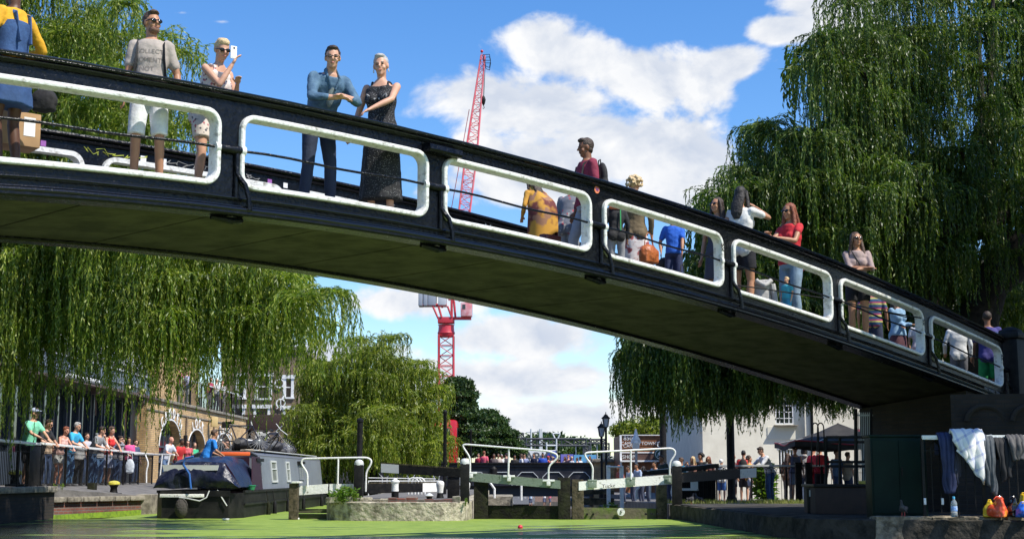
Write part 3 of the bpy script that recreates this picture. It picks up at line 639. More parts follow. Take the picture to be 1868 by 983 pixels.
# ================================================================== PEOPLE
def ik(a, t, l1, l2, pole):
    a, t, pole = Vector(a), Vector(t), Vector(pole); d = t - a; L = min(d.length, (l1 + l2) * .998); d.normalize(); t = a + d * L
    x = (l1 * l1 - l2 * l2 + L * L) / (2 * L); h = math.sqrt(max(l1 * l1 - x * x, 1e-6)); p = pole - d * pole.dot(d)
    p = p.normalized() if p.length > 1e-5 else Vector((0, 1, 0)); return a + d * x + p * h, t
HAIRC = {'black': (.012, .010, .009), 'dark': (.03, .018, .012), 'brown': (.055, .030, .017), 'auburn': (.16, .045, .02), 'red': (.30, .09, .03), 'blonde': (.42, .31, .17), 'grey': (.30, .29, .28), 'white': (.6, .6, .58)}
PEOPLE = 0
def person(label, base, face, H=1.72, ztop=None, sex='m', lean=0, skin_='fair', hair='brown', style='short', top=((.5, .5, .5), .45), bottom=('trousers', (.05, .07, .14)),
           shoe=(.05, .05, .05), R_=None, L_=None, polR=None, polL=None, head=(0, 0, 0), sit=False, glasses=None, cap=None, step=0.0, vox=.011, build=1.0, mtop=None, mbot=None,
           hips=None, group=None, hood=False, straps=None, hairlen=.3, beard=False, rise=0.0, spread=.1, name='person', lift=0.0, legs=True):
    global PEOPLE; PEOPLE += 1
    fem = sex == 'f'; child = H < 1.4 and ztop is None
    base = Vector(base); hs_ = 1.0 if not child else 1.22
    P = Vector((0, 0, .93)) if not sit else Vector((0, 0, .22 + lift)); dz = P.z - .93
    Rl = Matrix.Rotation(-R(lean), 3, 'X')
    def U(v):
        v = Vector(v); v.z += dz; q = v - P
        k = min(1, max(0, q.z / .25)); Rk = Matrix.Rotation(-R(lean) * (.35 + .65 * k), 3, 'X') if q.z > 0 else Matrix.Identity(3)
        return P + Rk @ q
    Rn = Matrix.Rotation(R(head[0]), 3, 'Z') @ Matrix.Rotation(-R(head[1]), 3, 'X') @ Matrix.Rotation(R(head[2]), 3, 'Y')
    build *= .94; sw = (.166 if fem else .186) * build; w = build
    neck = U((0, -.005, 1.49)); hc = neck + Rl @ Vector((0, .01, .05)) + Rn @ Vector((0, .012, .085 * hs_))
    topz = hc.z + .125 * hs_
    s = (H / (topz + (0 if not sit else .7))) if ztop is None else (ztop - base.z) / topz
    if sit and ztop is None: s = H / 1.74
    Rz = Matrix.Rotation(R(face - 180), 3, 'Z')
    def bake(mb):
        for i, v_ in enumerate(mb.v): mb.v[i] = tuple(base + Rz @ (Vector(v_) * s))
        return mb
    vx = vox * s
    root = thing(name, label, 'person', tuple(base), group)
    # torso rings
    if fem: rings = [(.84, .13, .095), (.92, .172, .118), (1.0, .150, .108), (1.08, .122, .092), (1.16, .124, .092), (1.26, .142, .108), (1.36, .150, .098), (1.43, .118, .075), (1.475, .055, .055)]
    else: rings = [(.84, .13, .10), (.92, .162, .115), (1.0, .152, .112), (1.08, .145, .105), (1.16, .150, .105), (1.27, .168, .115), (1.37, .172, .108), (1.44, .130, .08), (1.485, .06, .06)]
    def torso(mb, z0, z1, inf, bust=True, flare=0):
        pts = []; rr = []
        def ringat(z):
            for (a, b) in zip(rings[:-1], rings[1:]):
                if a[0] <= z <= b[0]:
                    k = (z - a[0]) / (b[0] - a[0]); return (a[1] + (b[1] - a[1]) * k, a[2] + (b[2] - a[2]) * k)
            return rings[0][1:] if z < rings[0][0] else rings[-1][1:]
        n = 14; S = 20; vs = []
        for i in range(n + 1):
            z = z0 + (z1 - z0) * i / n; a, b = ringat(z); fl = flare * (1 - i / n) ** 2
            for k in range(S):
                t = 2 * math.pi * k / S; c_ = math.cos(t); s_ = math.sin(t); e = .85
                x = math.copysign(abs(c_) ** e, c_) * (a * w + inf + fl); y = math.copysign(abs(s_) ** e, s_) * (b * w + inf + fl * .8)
                vs.append(U((x, y + (.01 if s_ > 0 else 0), z)))
        fs = [(i * S + k, i * S + (k + 1) % S, (i + 1) * S + (k + 1) % S, (i + 1) * S + k) for i in range(n) for k in range(S)]
        fs.append(tuple(range(S))[::-1]); fs.append(tuple(n * S + k for k in range(S))); mb.add(vs, fs)
        if fem and bust and z1 > 1.3 and z0 < 1.2:
            for sx in (-1, 1): mb.ball(U((sx * .068, .088, 1.26)), (.066 + inf, .058 + inf, .066 + inf), 12, 8)
        for sx in (-1, 1):
            if z0 < .95: mb.ball(U((sx * .075, -.065, .90)), (.085 + inf, .075 + inf, .09 + inf), 12, 8)
    # arms
    arms = []
    for sx, tgt, pol in ((1, R_, polR), (-1, L_, polL)):
        S_ = U((sx * sw, -.005, 1.405)); T_ = Vector(tgt) if tgt is not None else S_ + Vector((sx * .07, .07, -.52))
        if tgt is not None and sit: T_.z += 0
        E_, T_ = ik(S_, T_, .285, .255, Vector(pol) if pol else Vector((sx * .5, -.7, -.4))); arms.append((sx, S_, E_, T_))
    ar = .9 if fem else 1.0
    legsj = []
    for sx in (-1, 1):
        Hp = Vector((sx * .088, 0, .90 + dz)) if not sit else Vector((sx * .09, .02, P.z))
        if sit: A = Vector((sx * .12, .42, .09)); kpole = Vector((0, .5, 1)); 
        else: A = Vector((sx * spread, step * sx - .02, .085 + (.04 if step * sx < 0 else 0))); kpole = Vector((sx * .1, 1, 0))
        if sit and lift > .2: A = Vector((sx * .12, .45, lift - .2))
        K_, A = ik(Hp, A, *((.43, .415) if sit or abs(step) > .05 else (.415, .408)), kpole); legsj.append((sx, Hp, K_, A))
    # ---- skin body, one continuous surface
    mb = MB(); torso(mb, .86, 1.485, -.006)
    mb.capsule([U((0, -.01, 1.44)), neck + Vector((0, 0, .0)), hc + Rn @ Vector((0, -.015, -.03))], [.062 * (.88 if fem else 1), .054 * (.85 if fem else 1), .055], 10)
    def hp(x, y, z): return hc + Rn @ (Vector((x, y, z)) * hs_)
    h = hs_
    mb.ball(hp(0, -.012, .032), (.073 * h, .090 * h, .086 * h), 18, 12, Rn); mb.ball(hp(0, .018, -.045), (.052 * h, .060 * h, .066 * h), 14, 10, Rn)
    mb.ball(hp(0, .052, -.088), (.026 * h, .022 * h, .022 * h), 10, 7, Rn); mb.ball(hp(0, .066, .022), (.048 * h, .018 * h, .013 * h), 10, 6, Rn)
    mb.capsule([hp(0, .082, .012), hp(0, .100, -.020)], [.010 * h, .015 * h], 8)
    for sx in (-1, 1):
        mb.ball(hp(sx * .074, -.005, -.002), (.011 * h, .019 * h, .032 * h), 8, 6, Rn); mb.ball(hp(sx * .036, .052, -.028), (.026 * h, .024 * h, .024 * h), 8, 6, Rn)
    for (sx, S_, E_, T_) in arms:
        mb.capsule([S_, S_.lerp(E_, .5), E_], [.050 * ar, .044 * ar, .036 * ar], 10); mb.capsule([E_, E_.lerp(T_, .35), T_], [.036 * ar, .038 * ar, .025 * ar], 10)
        d = (T_ - E_).normalized(); side_ = d.cross(Vector((0, 0, 1))); side_ = side_.normalized() if side_.length > .2 else Vector((1, 0, 0)); 
        if d.z < -.75: side_ = Vector((0, 1, 0))
        nrm_ = side_.cross(d).normalized(); pc = T_ + d * .045
        Mh = Matrix((side_, d, nrm_)).transposed(); mb.ball(pc, (.036, .05, .017), 10, 8, Mh)
        if vox < .02:
            for q, (o_, L_f) in enumerate(((-.027, .058), (-.009, .07), (.009, .066), (.026, .052))):
                b0 = T_ + d * .085 + side_ * o_; b1 = b0 + d * L_f * .5 - nrm_ * .006; b2 = b1 + d * L_f * .42 - nrm_ * .02; mb.capsule([b0, b1, b2], [.0095, .009, .008], 6)
            th_s = -sx if d.z > -.75 else 1; b0 = T_ + d * .03 + side_ * .03 * th_s; b1 = b0 + d * .035 + side_ * .022 * th_s; mb.capsule([b0, b1, b1 + d * .03 + side_ * .004 * th_s], [.012, .011, .009], 6)
        else: mb.ball(T_ + d * .11, (.03, .045, .015), 8, 6, Mh)
    for (sx, Hp, K_, A) in (legsj if legs else []):
        lr = 1.0 * w; mb.capsule([Hp, Hp.lerp(K_, .5), K_], [.082 * lr, .070 * lr, .051 * lr], 12); mb.capsule([K_, K_.lerp(A, .3), K_.lerp(A, .7), A], [.050, .054 * lr, .040, .034], 12)
        mb.capsule([A + Vector((0, -.03, -.045)), A + Vector((sx * .01, .08, -.055)), A + Vector((sx * .015, .15, -.062))], [.034, .034, .024], 8)
    body = link('body', remesh(bake(mb), vx, 2), skin(skin_), root, ang=0); ob = body
    # ---- clothes
    def shell(nm, fn, m_, it=2, disp=.010, v2=1.15):
        q = MB(); fn(q)
        return link(nm, remesh(bake(q), vx * v2, it, disp * (1 if vox < .02 else 0), 9, PEOPLE), m_, root, ang=0)
    if top:
        tc_, sl = top[0], top[1]; hem = top[2] if len(top) > 2 else .90
        def ft(q):
            torso(q, hem, 1.455 if sl > 0 else 1.40, .016, flare=.008)
            for (sx, S_, E_, T_) in arms:
                if sl <= 0: continue
                r0 = .065 * ar
                if sl <= .5: q.capsule([S_ + Vector((-sx * .006, 0, 0)), S_.lerp(E_, sl * 1.6)], [r0, .058 * ar], 12)
                else:
                    q.capsule([S_ + Vector((-sx * .006, 0, 0)), E_], [r0, .050 * ar], 12); q.capsule([E_, E_.lerp(T_, min(1, (sl - .5) * 2))], [.050 * ar, .037 * ar], 12)
            if sl <= 0:
                for sx in (-1, 1): q.tube([U((sx * .09, .095, 1.36)), U((sx * .085, .04, 1.45)), U((sx * .085, -.05, 1.455)), U((sx * .09, -.10, 1.36))], .016, 8)
            if hood: q.ball(U((0, -.10, 1.47)), (.10, .06, .05), 12, 8)
        topo = shell('top', ft, mtop or col(*tc_))
    else: topo = None
    bk, bc = bottom[0], bottom[1]; bl = bottom[2] if len(bottom) > 2 else None
    def fb(q):
        zt_ = 1.02
        if bk in ('trousers', 'shorts', 'jeans'):
            torso(q, .84, zt_, .012, False); fr = {'trousers': 1.0, 'jeans': 1.0, 'shorts': bl or .75}[bk]
            for (sx, Hp, K_, A) in legsj:
                inf = .012 if bk == 'jeans' else (.012 if bk == 'shorts' else .020)
                if fr >= .99: q.capsule([Hp, Hp.lerp(K_, .5), K_], [.082 * w + inf, .072 * w + inf, .052 + inf], 12); q.capsule([K_, K_.lerp(A, .4), A + Vector((0, 0, -.02))], [.052 + inf, .054 + inf * .8, .036 + inf], 12)
                else:
                    e_ = Hp.lerp(K_, min(1, fr)); q.tube([Hp + Vector((0, 0, .02)), Hp.lerp(e_, .5), e_], [.085 * w + inf, .080 * w + inf + .006, .070 * w + inf + .008], 14)
        elif bk in ('skirt', 'dress'):
            hz = bl if bl is not None else .5; S = 28; vs = []; n = 12; z1 = 1.06
            for i in range(n + 1):
                k = i / n; z = z1 - (z1 - hz) * k; wd = .13 + .05 * min(1, k * 3) + (.05 if hz < .4 else .05) * k
                for j in range(S):
                    t = 2 * math.pi * j / S; f_ = 1 + .07 * k * math.sin(j * 2 * math.pi * 7 / S + 1) ; vs.append(U((math.cos(t) * wd * w * f_, math.sin(t) * wd * .74 * w * f_, z)) if z > .93 + dz else Vector((math.cos(t) * wd * w * f_, math.sin(t) * wd * .74 * w * f_, z)))
            fs = [(i * S + k, i * S + (k + 1) % S, (i + 1) * S + (k + 1) % S, (i + 1) * S + k) for i in range(n) for k in range(S)]
            fs.append(tuple(range(S))[::-1]); fs.append(tuple(n * S + k for k in range(S))); q.add(vs, fs)
            torso(q, .86, 1.06, .012, False)
    if bk != 'none': shell(bk if bk != 'jeans' else 'trousers', fb, mbot or col(*bc), 2, .005)
    if legs:
      for (sx, Hp, K_, A) in legsj:
        if vox < .03:
            q = MB(); q.capsule([A + Vector((0, -.035, -.045)), A + Vector((sx * .01, .06, -.05)), A + Vector((sx * .016, .165, -.06))], [.042, .044, .030], 10); q.box(A + Vector((sx * .008, .06, -.08)), (.085, .27, .02), 0, .006)
            bake(q).build('shoe', col(*shoe, rough=.6), root)
    # ---- hair
    if style != 'bald':
        hm = mat('hair_' + hair, HAIRC[hair], .62, c2=tuple(min(1, x * 1.6) for x in HAIRC[hair]), ns=30, bump=.01, bs=60)
        q = MB(); rx = .080 * h
        q.ball(hp(0, -.026, .045), (rx, .093 * h, .090 * h), 18, 12, Rn)
        if style in ('short', 'quiff'): q.ball(hp(0, .02, .102), (.058 * h, .060 * h, .028 * h), 12, 8, Rn)
        if style == 'quiff': q.ball(hp(.01, .05, .105), (.05 * h, .038 * h, .022 * h), 12, 8, Rn)
        if style in ('long', 'wavy'):
            Ln = hairlen
            bk_ = [hp(0, -.05, .05), hp(0, -.085, -.03), U((0, -.105, 1.48)), U((0, -.125, 1.60 - Ln)), U((0, -.12, 1.52 - Ln))]
            q.tube(bk_, [(.070, .055), (.075, .045), (.085, .04), (.080, .03), (.04, .02)], 14)
            for sx in (-1, 1):
                q.capsule([hp(sx * .066, .02, .06), hp(sx * .082, .0, -.03), U((sx * .095, .02, 1.47)), U((sx * .11, .07, 1.60 - Ln * .9))], [.024, .028, .034, .022], 10)
        if style == 'bun': q.ball(hp(0, -.085, .10), .042 * h, 12, 8); q.ball(hp(0, .0, .09), (.07 * h, .085 * h, .05 * h), 12, 8, Rn)
        if style == 'bob':
            for sx in (-1, 1): q.capsule([hp(sx * .062, .02, .07), hp(sx * .080, -.005, -.02), hp(sx * .072, -.01, -.085)], [.025 * h, .03 * h, .024 * h], 10)
            q.ball(hp(0, -.055, -.04), (.075 * h, .045 * h, .06 * h), 12, 8, Rn)
        if style == 'curly':
            rc = random.Random(PEOPLE)
            for i in range(120):
                a = rc.uniform(0, 6.28); e = rc.uniform(-.45, 1.4); d = Vector((math.cos(a) * math.cos(e), math.sin(a) * math.cos(e), math.sin(e)))
                if d.y > .45 and d.z < .55: continue
                q.ball(hp(d.x * .115, d.y * .11 - .03, d.z * .11 + .03), rc.uniform(.012, .024) * h, 6, 5)
        if style == 'grown': q.ball(hp(0, -.045, -.02), (.07 * h, .05 * h, .06 * h), 12, 8, Rn); q.ball(hp(0, .03, .10), (.062 * h, .055 * h, .03 * h), 12, 8, Rn)
        link('hair', remesh(bake(q), vx * .85, 1, .005, 30, PEOPLE), hm, root, ang=0)
    if cap:
        q = MB(); q.ball(hp(0, -.012, .062), (.083 * h, .098 * h, .072 * h), 16, 10, Rn); q.ball(hp(0, .11, .055), (.062 * h, .065 * h, .010 * h), 14, 6, Rn); bake(q).build('cap', col(*cap), root)
    if glasses:
        q = MB()
        for sx in (-1, 1):
            q.ball(hp(sx * .033, .085, .008), ((.029 if glasses == 'sun' else .022) * h, .010 * h, (.021 if glasses == 'sun' else .011) * h), 10, 6, Rn); q.beam(hp(sx * .06, .078, .014), hp(sx * .078, -.005, .012), .006 * h, .008 * h)
        q.beam(hp(-.01, .094, .012), hp(.01, .094, .012), .005, .007); bake(q).build('sunglasses' if glasses == 'sun' else 'glasses', mat('dark_lens', (.01, .01, .012), .12) if glasses == 'sun' else mat('thin_lens', (.06, .045, .035), .6), root)
    if vox < .02:
        if not glasses:
            for sx in (-1, 1):
                q = MB(); q.ball(hp(sx * .031, .077, .006), (.014 * h, .008 * h, .007 * h), 10, 6, Rn); bake(q).build('eye', mat('eye', (.06, .04, .03), .2), root)
        q = MB(); q.ball(hp(0, .077, -.055), (.022 * h, .010 * h, .0075 * h), 10, 6, Rn); bake(q).build('lips', mat('lips_' + skin_, tuple(x * f for x, f in zip({'fair': (.5, .2, .16), 'tan': (.34, .13, .1), 'brown': (.16, .06, .05), 'dark': (.08, .03, .03), 'pink': (.5, .2, .17)}[skin_], (1, 1, 1))), .45), root)
        q = MB()
        for sx in (-1, 1): q.capsule([hp(sx * .018, .082, .026), hp(sx * .046, .072, .028)], [.0035, .003], 6)
        if style != 'bald': bake(q).build('eyebrows', mat('brow_' + hair, tuple(x * .8 for x in HAIRC[hair]), .6), root)
        if beard:
            q = MB(); q.ball(hp(0, .030, -.072), (.052 * h, .054 * h, .042 * h), 14, 9, Rn); bake(q).build('stubble', mat('stubble', (.13, .07, .045), .8, c2=(.25, .12, .08), ns=60), root)
    if straps:
        q = MB()
        for sx in (-1, 1): q.tube([U((sx * .10, -.13, 1.10)), U((sx * .115, -.10, 1.38)), U((sx * .115, -.02, 1.462)), U((sx * .12, .085, 1.40)), U((sx * .13, .115, 1.25)), U((sx * .15, .05, 1.08))], [(.024, .008)] * 6, 8)
        bake(q).build('strap', col(*straps), root)
    root['_s'] = s
    info = dict(root=root, U=lambda v_: base + Rz @ (U(v_) * s), hp=lambda x, y, z: base + Rz @ (hp(x, y, z) * s), arms=[(sx, base + Rz @ (T_ * s), Rz @ (T_ - E_).normalized()) for (sx, S_, E_, T_) in arms], s=s, Rz=Rz, topo=topo)
    del root['_s']
    return info
def backpack(p, label, c, size=(.30, .16, .44), zc=1.22, cat='backpack'):
    root = thing('backpack', label, cat, tuple(p['U']((0, -.2, zc - .2))))
    s = p['s']; Rz = p['Rz']; cen = p['U']((0, -.13 - size[1] / 2, zc))
    q = MB(); M = Rz; q.ball(cen - Vector((0, 0, .06 * s)), (size[0] * .52 * s, size[1] * .62 * s, size[2] * .42 * s), 16, 10, M); q.ball(cen + Vector((0, 0, .06 * s)), (size[0] * .46 * s, size[1] * .5 * s, size[2] * .44 * s), 16, 10, M); link('bag', remesh(q, .014, 2), col(*c), root, ang=0)
    q = MB(); q.ball(p['U']((0, -.13 - size[1] * .98, zc - .10)), (size[0] * .36 * s, .05 * s, size[2] * .22 * s), 12, 8, M); q.build('pocket', col(*[x * 1.3 for x in c]), root)
    q = MB(); q.tube([p['U']((-.04, -.16, zc + .22)), p['U']((-.03, -.16, zc + .27)), p['U']((.03, -.16, zc + .27)), p['U']((.04, -.16, zc + .22))], .01, 6); q.build('handle', col(*c), root)
    return root
def handbag(c, size, label, m, name='handbag', handle=True, rz=0, cat='handbag'):
    c = Vector(c); root = thing(name, label, cat, tuple(c - Vector((0, 0, size[2] / 2))))
    q = MB(); q.ball(c, (size[0] / 2 * 1.1, size[1] / 2 * 1.1, size[2] / 2 * 1.1), 16, 12, Matrix.Rotation(rz, 3, 'Z')); q.box(c - Vector((0, 0, size[2] * .1)), (size[0] * .9, size[1] * .85, size[2] * .75), rz, .03)
    link('bag', remesh(q, .012, 3, .006, 12, int(c.x * 10)), m, root, ang=0)
    if handle:
        d = Matrix.Rotation(rz, 3, 'Z') @ Vector((1, 0, 0)); q = MB()
        q.tube([c + d * (size[0] * .3 * math.cos(a)) + Vector((0, 0, size[2] * .35 + size[2] * .8 * math.sin(a))) for a in [math.pi * k / 8 for k in range(9)]], .008, 6); q.build('handle', m, root)
    return root
def printed(p, txt, size, z, m, back=False, x=0, name='print'):
    """letters pressed onto the chest or back of the top"""
    if not p['topo']: return
    me = text_mesh(txt, size, 0); sgn = 1 if not back else -1; o = p['topo']; og = ORG[o.name]
    bv = BVHTree.FromPolygons([v_.co + og for v_ in o.data.vertices], [tuple(f.vertices) for f in o.data.polygons])
    Rz = p['Rz']; ok = True
    bm = bmesh.new(); bm.from_mesh(me); bmesh.ops.triangulate(bm, faces=bm.faces); bmesh.ops.subdivide_edges(bm, edges=bm.edges[:], cuts=1); bm.to_mesh(me); bm.free()
    dirv = Rz @ Vector((0, -sgn, 0))
    for v_ in me.vertices:
        w_ = p['U']((-v_.co.x * sgn + x, .4 * sgn, z + v_.co.y)); loc, nn, i, d = bv.ray_cast(w_, dirv, 1.0)
        v_.co = (loc - dirv * .004) if loc else w_ + dirv * .3
    return link(name, me, m, p['root'], smooth=False)
# patterned cloths
def pattern(name, base, spots, scale, thr=.35, kind='voronoi', c3=None):
    if name in MC: return MC[name]
    m = bpy.data.materials.new(name); m.use_nodes = True; T = NT(m.node_tree); b = m.node_tree.nodes['Principled BSDF']; b.inputs['Roughness'].default_value = .85
    tcn = T.n('ShaderNodeTexCoord')
    if kind == 'voronoi':
        v_ = T.n('ShaderNodeTexVoronoi', ins={'Scale': scale}); T.l(tcn.outputs['Object'], v_.inputs['Vector']); f = T.mapr(v_.outputs['Distance'], thr, thr + .05, 1, 0)
        if c3: T.l(T.mix(f, base, T.mix(T.mapr(v_.outputs['Color'], .45, .55), spots, c3)), b.inputs['Base Color'])
        else: T.l(T.mix(f, base, spots), b.inputs['Base Color'])
    elif kind == 'noise':
        v_ = T.n('ShaderNodeTexNoise', ins={'Scale': scale, 'Detail': 3.0}); T.l(tcn.outputs['Object'], v_.inputs['Vector']); f = T.mapr(v_.outputs[0], thr, thr + .06)
        mx = T.mix(f, base, spots)
        if c3:
            v2 = T.n('ShaderNodeTexNoise', ins={'Scale': scale * 1.3, 'Detail': 3.0}); mp = T.n('ShaderNodeMapping', ins={'Location': (5, 3, 1)}); T.l(tcn.outputs['Object'], mp.inputs[0]); T.l(mp.outputs[0], v2.inputs['Vector']); mx = T.mix(T.mapr(v2.outputs[0], thr + .05, thr + .1), mx, c3)
        T.l(mx, b.inputs['Base Color'])
    elif kind == 'stripes':
        s = T.n('ShaderNodeSeparateXYZ'); T.l(tcn.outputs['Object'], s.inputs[0]); k = T.m('FRACT', T.m('MULTIPLY', s.outputs[2], scale)); mx = T.mix(T.mapr(k, thr, thr + .02), base, spots)
        if c3: mx = T.mix(T.mapr(k, .72, .74), mx, c3)
        T.l(mx, b.inputs['Base Color'])
    MC[name] = m; return m
# ================================================================== LOCK GATES AND THEIR GEAR
def gate_post(px, Yd, ptop, pbot, label, capw=True, w=.21):
    a, b = at(px, ptop, Yd), at(px, pbot, Yd); t = thing('gate_post', label, 'post', (a.x, Yd, b.z), None)
    mb = MB(); mb.box((a.x, Yd, (a.z + b.z) / 2 - .06), (w, w, a.z - b.z - .12), 0, .012); mb.build('shaft', M_blackm, t)
    mb = MB(); mb.lathe((a.x, Yd, a.z - .13), [(w * .52, 0), (w * .52, .05), (w * .46, .09), (w * .3, .125), (w * .06, .135)], 16); mb.build('cap', mat('grey_white_paint', (.55, .57, .56), .5), t)
    return t
gate_post(655, 33.7, 838, 914, 'black wooden post with a rounded pale cap at the left end of the lock island')
gate_post(848, 33.4, 836, 917, 'black wooden post with a rounded pale cap between the island bollards and grey-green beam')
gate_post(1234, 33.9, 840, 921, 'black wooden post with a rounded pale cap beside the grassy right bank', w=.22)

def handrail(t, pts, r=.022, m=None, name='handrail'):
    mb = MB(); mb.tube(pts, r, 8); return mb.build(name, m or M_white, t)
def smoothpath(P, n=5):
    P = [Vector(p) for p in P]; out = [P[0]]
    for i in range(1, len(P) - 1):
        a, b, c = P[i - 1], P[i], P[i + 1]; d1 = min(.10, (a - b).length * .45); d2 = min(.10, (c - b).length * .45); s0 = b + (a - b).normalized() * d1; s1 = b + (c - b).normalized() * d2
        for k in range(n + 1):
            u_ = k / n; out.append(s0 * (1 - u_) ** 2 + b * 2 * u_ * (1 - u_) + s1 * u_ ** 2)
    return out + [P[-1]]
# left leaf (shaded, algae) and right leaf (white), meeting at a mitre that points towards the camera
YH, YM = 34.6, 33.75
LG = thing('lock_gate', 'left leaf of the lock gate with grey-green walkway beam and curled white handrail', 'lock gate', (-.9, YH, 0))
RG = thing('lock_gate', 'right leaf of the lock gate with chipped white walkway beam and curled white handrail', 'lock gate', (3.8, YH, 0))
def leaf(t, A, B, m, sgn):
    """A hinge end, B mitre end: lists (px, ytop, ybot, Y)"""
    a1, a0 = at(A[0], A[1], A[3]), at(A[0], A[2], A[3]); b1, b0 = at(B[0], B[1], B[3]), at(B[0], B[2], B[3])
    d = (b1 - a1); nrm = Vector((d.y, -d.x, 0)).normalized(); nrm = nrm if nrm.y < 0 else -nrm
    mb = MB(); mb.extr([a0, b0, b1, a1], -nrm * .05); mb.build('walkway_beam', m, t, fix=True)
    mb = MB(); mb.extr([a1 - nrm * .051 - Vector((0, 0, .04)), b1 - nrm * .051 - Vector((0, 0, .04)), b1 - nrm * .051, a1 - nrm * .051], -nrm * .4); mb.build('walkway', M_timber, t, fix=True)
    return a1, b1, nrm
a1, b1, nL = leaf(LG, (856, 861, 877, 34.2), (1022, 876, 891, YM), M_greygreen, 1)
rail = [at(858, 864, 34.2), at(858, 834, 34.2), at(844, 813, 34.2), at(848, 810, 34.2), at(1000, 822, 33.8), at(1017, 828, 33.8), at(1017, 836, 33.8), at(1001, 850, 33.8), at(1001, 875, 33.8)]
handrail(LG, smoothpath([p + nL * .03 for p in rail])); handrail(LG, [at(929, 818, 34.0) + nL * .03, at(928, 869, 34.0) + nL * .05], name='rail_post')
for px, py, Y in ((860, 862, 34.2), (929, 868, 34), (1001, 876, 33.8)):
    p = at(px, py, Y) + nL * .03; mb = MB(); mb.box(p, (.28, .05, .05), 0, .01); mb.box(p - Vector((0, 0, .06)), (.09, .05, .12), 0, .01); mb.build('bracket', M_white, LG)
mb = MB(); p, q = at(866, 876, 34.25), at(866, 950, 34.25); mb.bb(p.x - .02, p.x + .32, 34.2, 34.55, -1, p.z, .02); mb.build('heel_post', M_timberdark, LG)
p = at(1018, 872, YM); mb = MB(); mb.bb(p.x, p.x + .29, YM + .02, YM + .3, -1, p.z + .02, .02); mb.build('mitre_post', M_timberdark, LG)
mb = MB(); a, b = at(885, 921, 34.28), at(1018, 922, YM + .1); mb.extr([Vector((a.x, a.y, -1)), Vector((b.x, b.y, -1)), b, a], (0, .1, 0)); mb.build('planking', M_timberdark, LG, fix=True)
a1, b1, nR = leaf(RG, (1226, 865, 882, 34.2), (1056, 878, 894, YM), M_wornwhite, -1)
rail = [at(1080, 880, 33.8), at(1081, 850, 33.8), at(1066, 831, 33.8), at(1068, 825, 33.8), at(1225, 817, 34.2), at(1231, 822, 34.2), at(1231, 829, 34.2), at(1221, 843, 34.2), at(1221, 880, 34.2)]
handrail(RG, smoothpath([p + nR * .03 for p in rail])); handrail(RG, [at(1150, 822, 34.0) + nR * .03, at(1150, 874, 34.0) + nR * .05], name='rail_post')
for px, py, Y in ((1080, 876, 33.8), (1150, 872, 34), (1218, 868, 34.2)):
    p = at(px, py, Y) + nR * .03; mb = MB(); mb.box(p, (.22, .05, .05), 0, .01); mb.box(p - Vector((0, 0, .09)), (.20, .04, .16), 0, .01); mb.build('bracket', M_greygreen, RG)
p = at(1043, 874, YM); mb = MB(); mb.bb(p.x + .003, p.x + .28, YM + .02, YM + .32, -1, p.z, .02); mb.build('mitre_post', M_timber, RG)
p = at(1198, 884, 34.1); mb = MB(); mb.bb(p.x, p.x + .24, 34.1, 34.4, -1, p.z, .02); mb.build('heel_post', M_timber, RG)
mb = MB(); a, b = at(1063, 925, YM + .1), at(1197, 927, 34.2); mb.extr([Vector((a.x, a.y, -1)), Vector((b.x, b.y, -1)), b, a], (0, .1, 0)); mb.build('planking', M_mossy, RG, fix=True)
mb = MB(); p = at(1133, 933, 33.85); mb.cyl(p + Vector((0, 0, 0)), p + Vector((0, .1, 0)), .09, seg=18); mb.build('number_plate', M_wornwhite, RG)
text('plate_number', '5', .10, p - Vector((0, .01, 0)), (1, 0, 0), (0, 0, 1), M_blackm, RG)
for i, px in enumerate((1064, 1074, 1085, 1180, 1190, 1201)):
    pass
mb = MB()
for px in (1060, 1071, 1082, 1178, 1189, 1200): p = at(px, 937, 33.9); mb.cyl(p + Vector((0, -.08, 0)), p + Vector((0, .1, 0)), .025, seg=8)
mb.build('bolt', M_blackm, RG)
text('graffiti', 'Tucke', .13, at(1110, 886, 33.86) + nR * .012, (Vector((1, 0, .08)) + nR * 0 - Vector((0, nR.x / nR.y, 0))), (0, 0, 1), mat('black_marker', (.03, .03, .03), .6), RG, .003)

# balance beams
def balance(label, P, endl, mend, Yd=None, hang=None):
    """P: (px0,ytop0,ybot0,Y0, px1,ytop1,ybot1,Y1) from free end to gate end"""
    x0, t0, b0, Y0, x1, t1, b1_, Y1 = P; a1, a0, c1, c0 = at(x0, t0, Y0), at(x0, b0, Y0), at(x1, t1, Y1), at(x1, b1_, Y1)
    t = thing('balance_beam', label, 'lock beam', tuple(a0)); e1, e0 = a1.lerp(c1, endl), a0.lerp(c0, endl); th = Vector((0, .28, 0))
    mb = MB(); mb.extr([e0, c0, c1, e1], th); mb.build('beam', M_blackm, t, fix=True)
    mb = MB(); mb.extr([a0, e0, e1, a1], th); mb.build('painted_end', mend, t, fix=True)
    mb = MB(); mb.extr([a1 + Vector((0, 0, .004)), c1 + Vector((0, 0, .004)), c1 + Vector((0, 0, .03)), a1 + Vector((0, 0, .03))], th); mb.build('top_board', M_timber, t, fix=True)
    return t
M_gend = mat('grey_white_paint', (.55, .57, .56), .5)
balance('long black balance beam with a pale grey end sloping across the lock island', (695, 845, 861, 35.2, 852, 856, 871, 34.6), .21, M_gend)
balance('lower black balance beam with a white end behind the white bollard', (800, 880, 896, 37.5, 665, 882, 900, 36), .22, M_white)
balance('long black balance beam with a white drilled end in front of the right railing', (1380, 853, 870, 40.5, 1240, 864, 880, 34.6), .24, M_wornwhite)
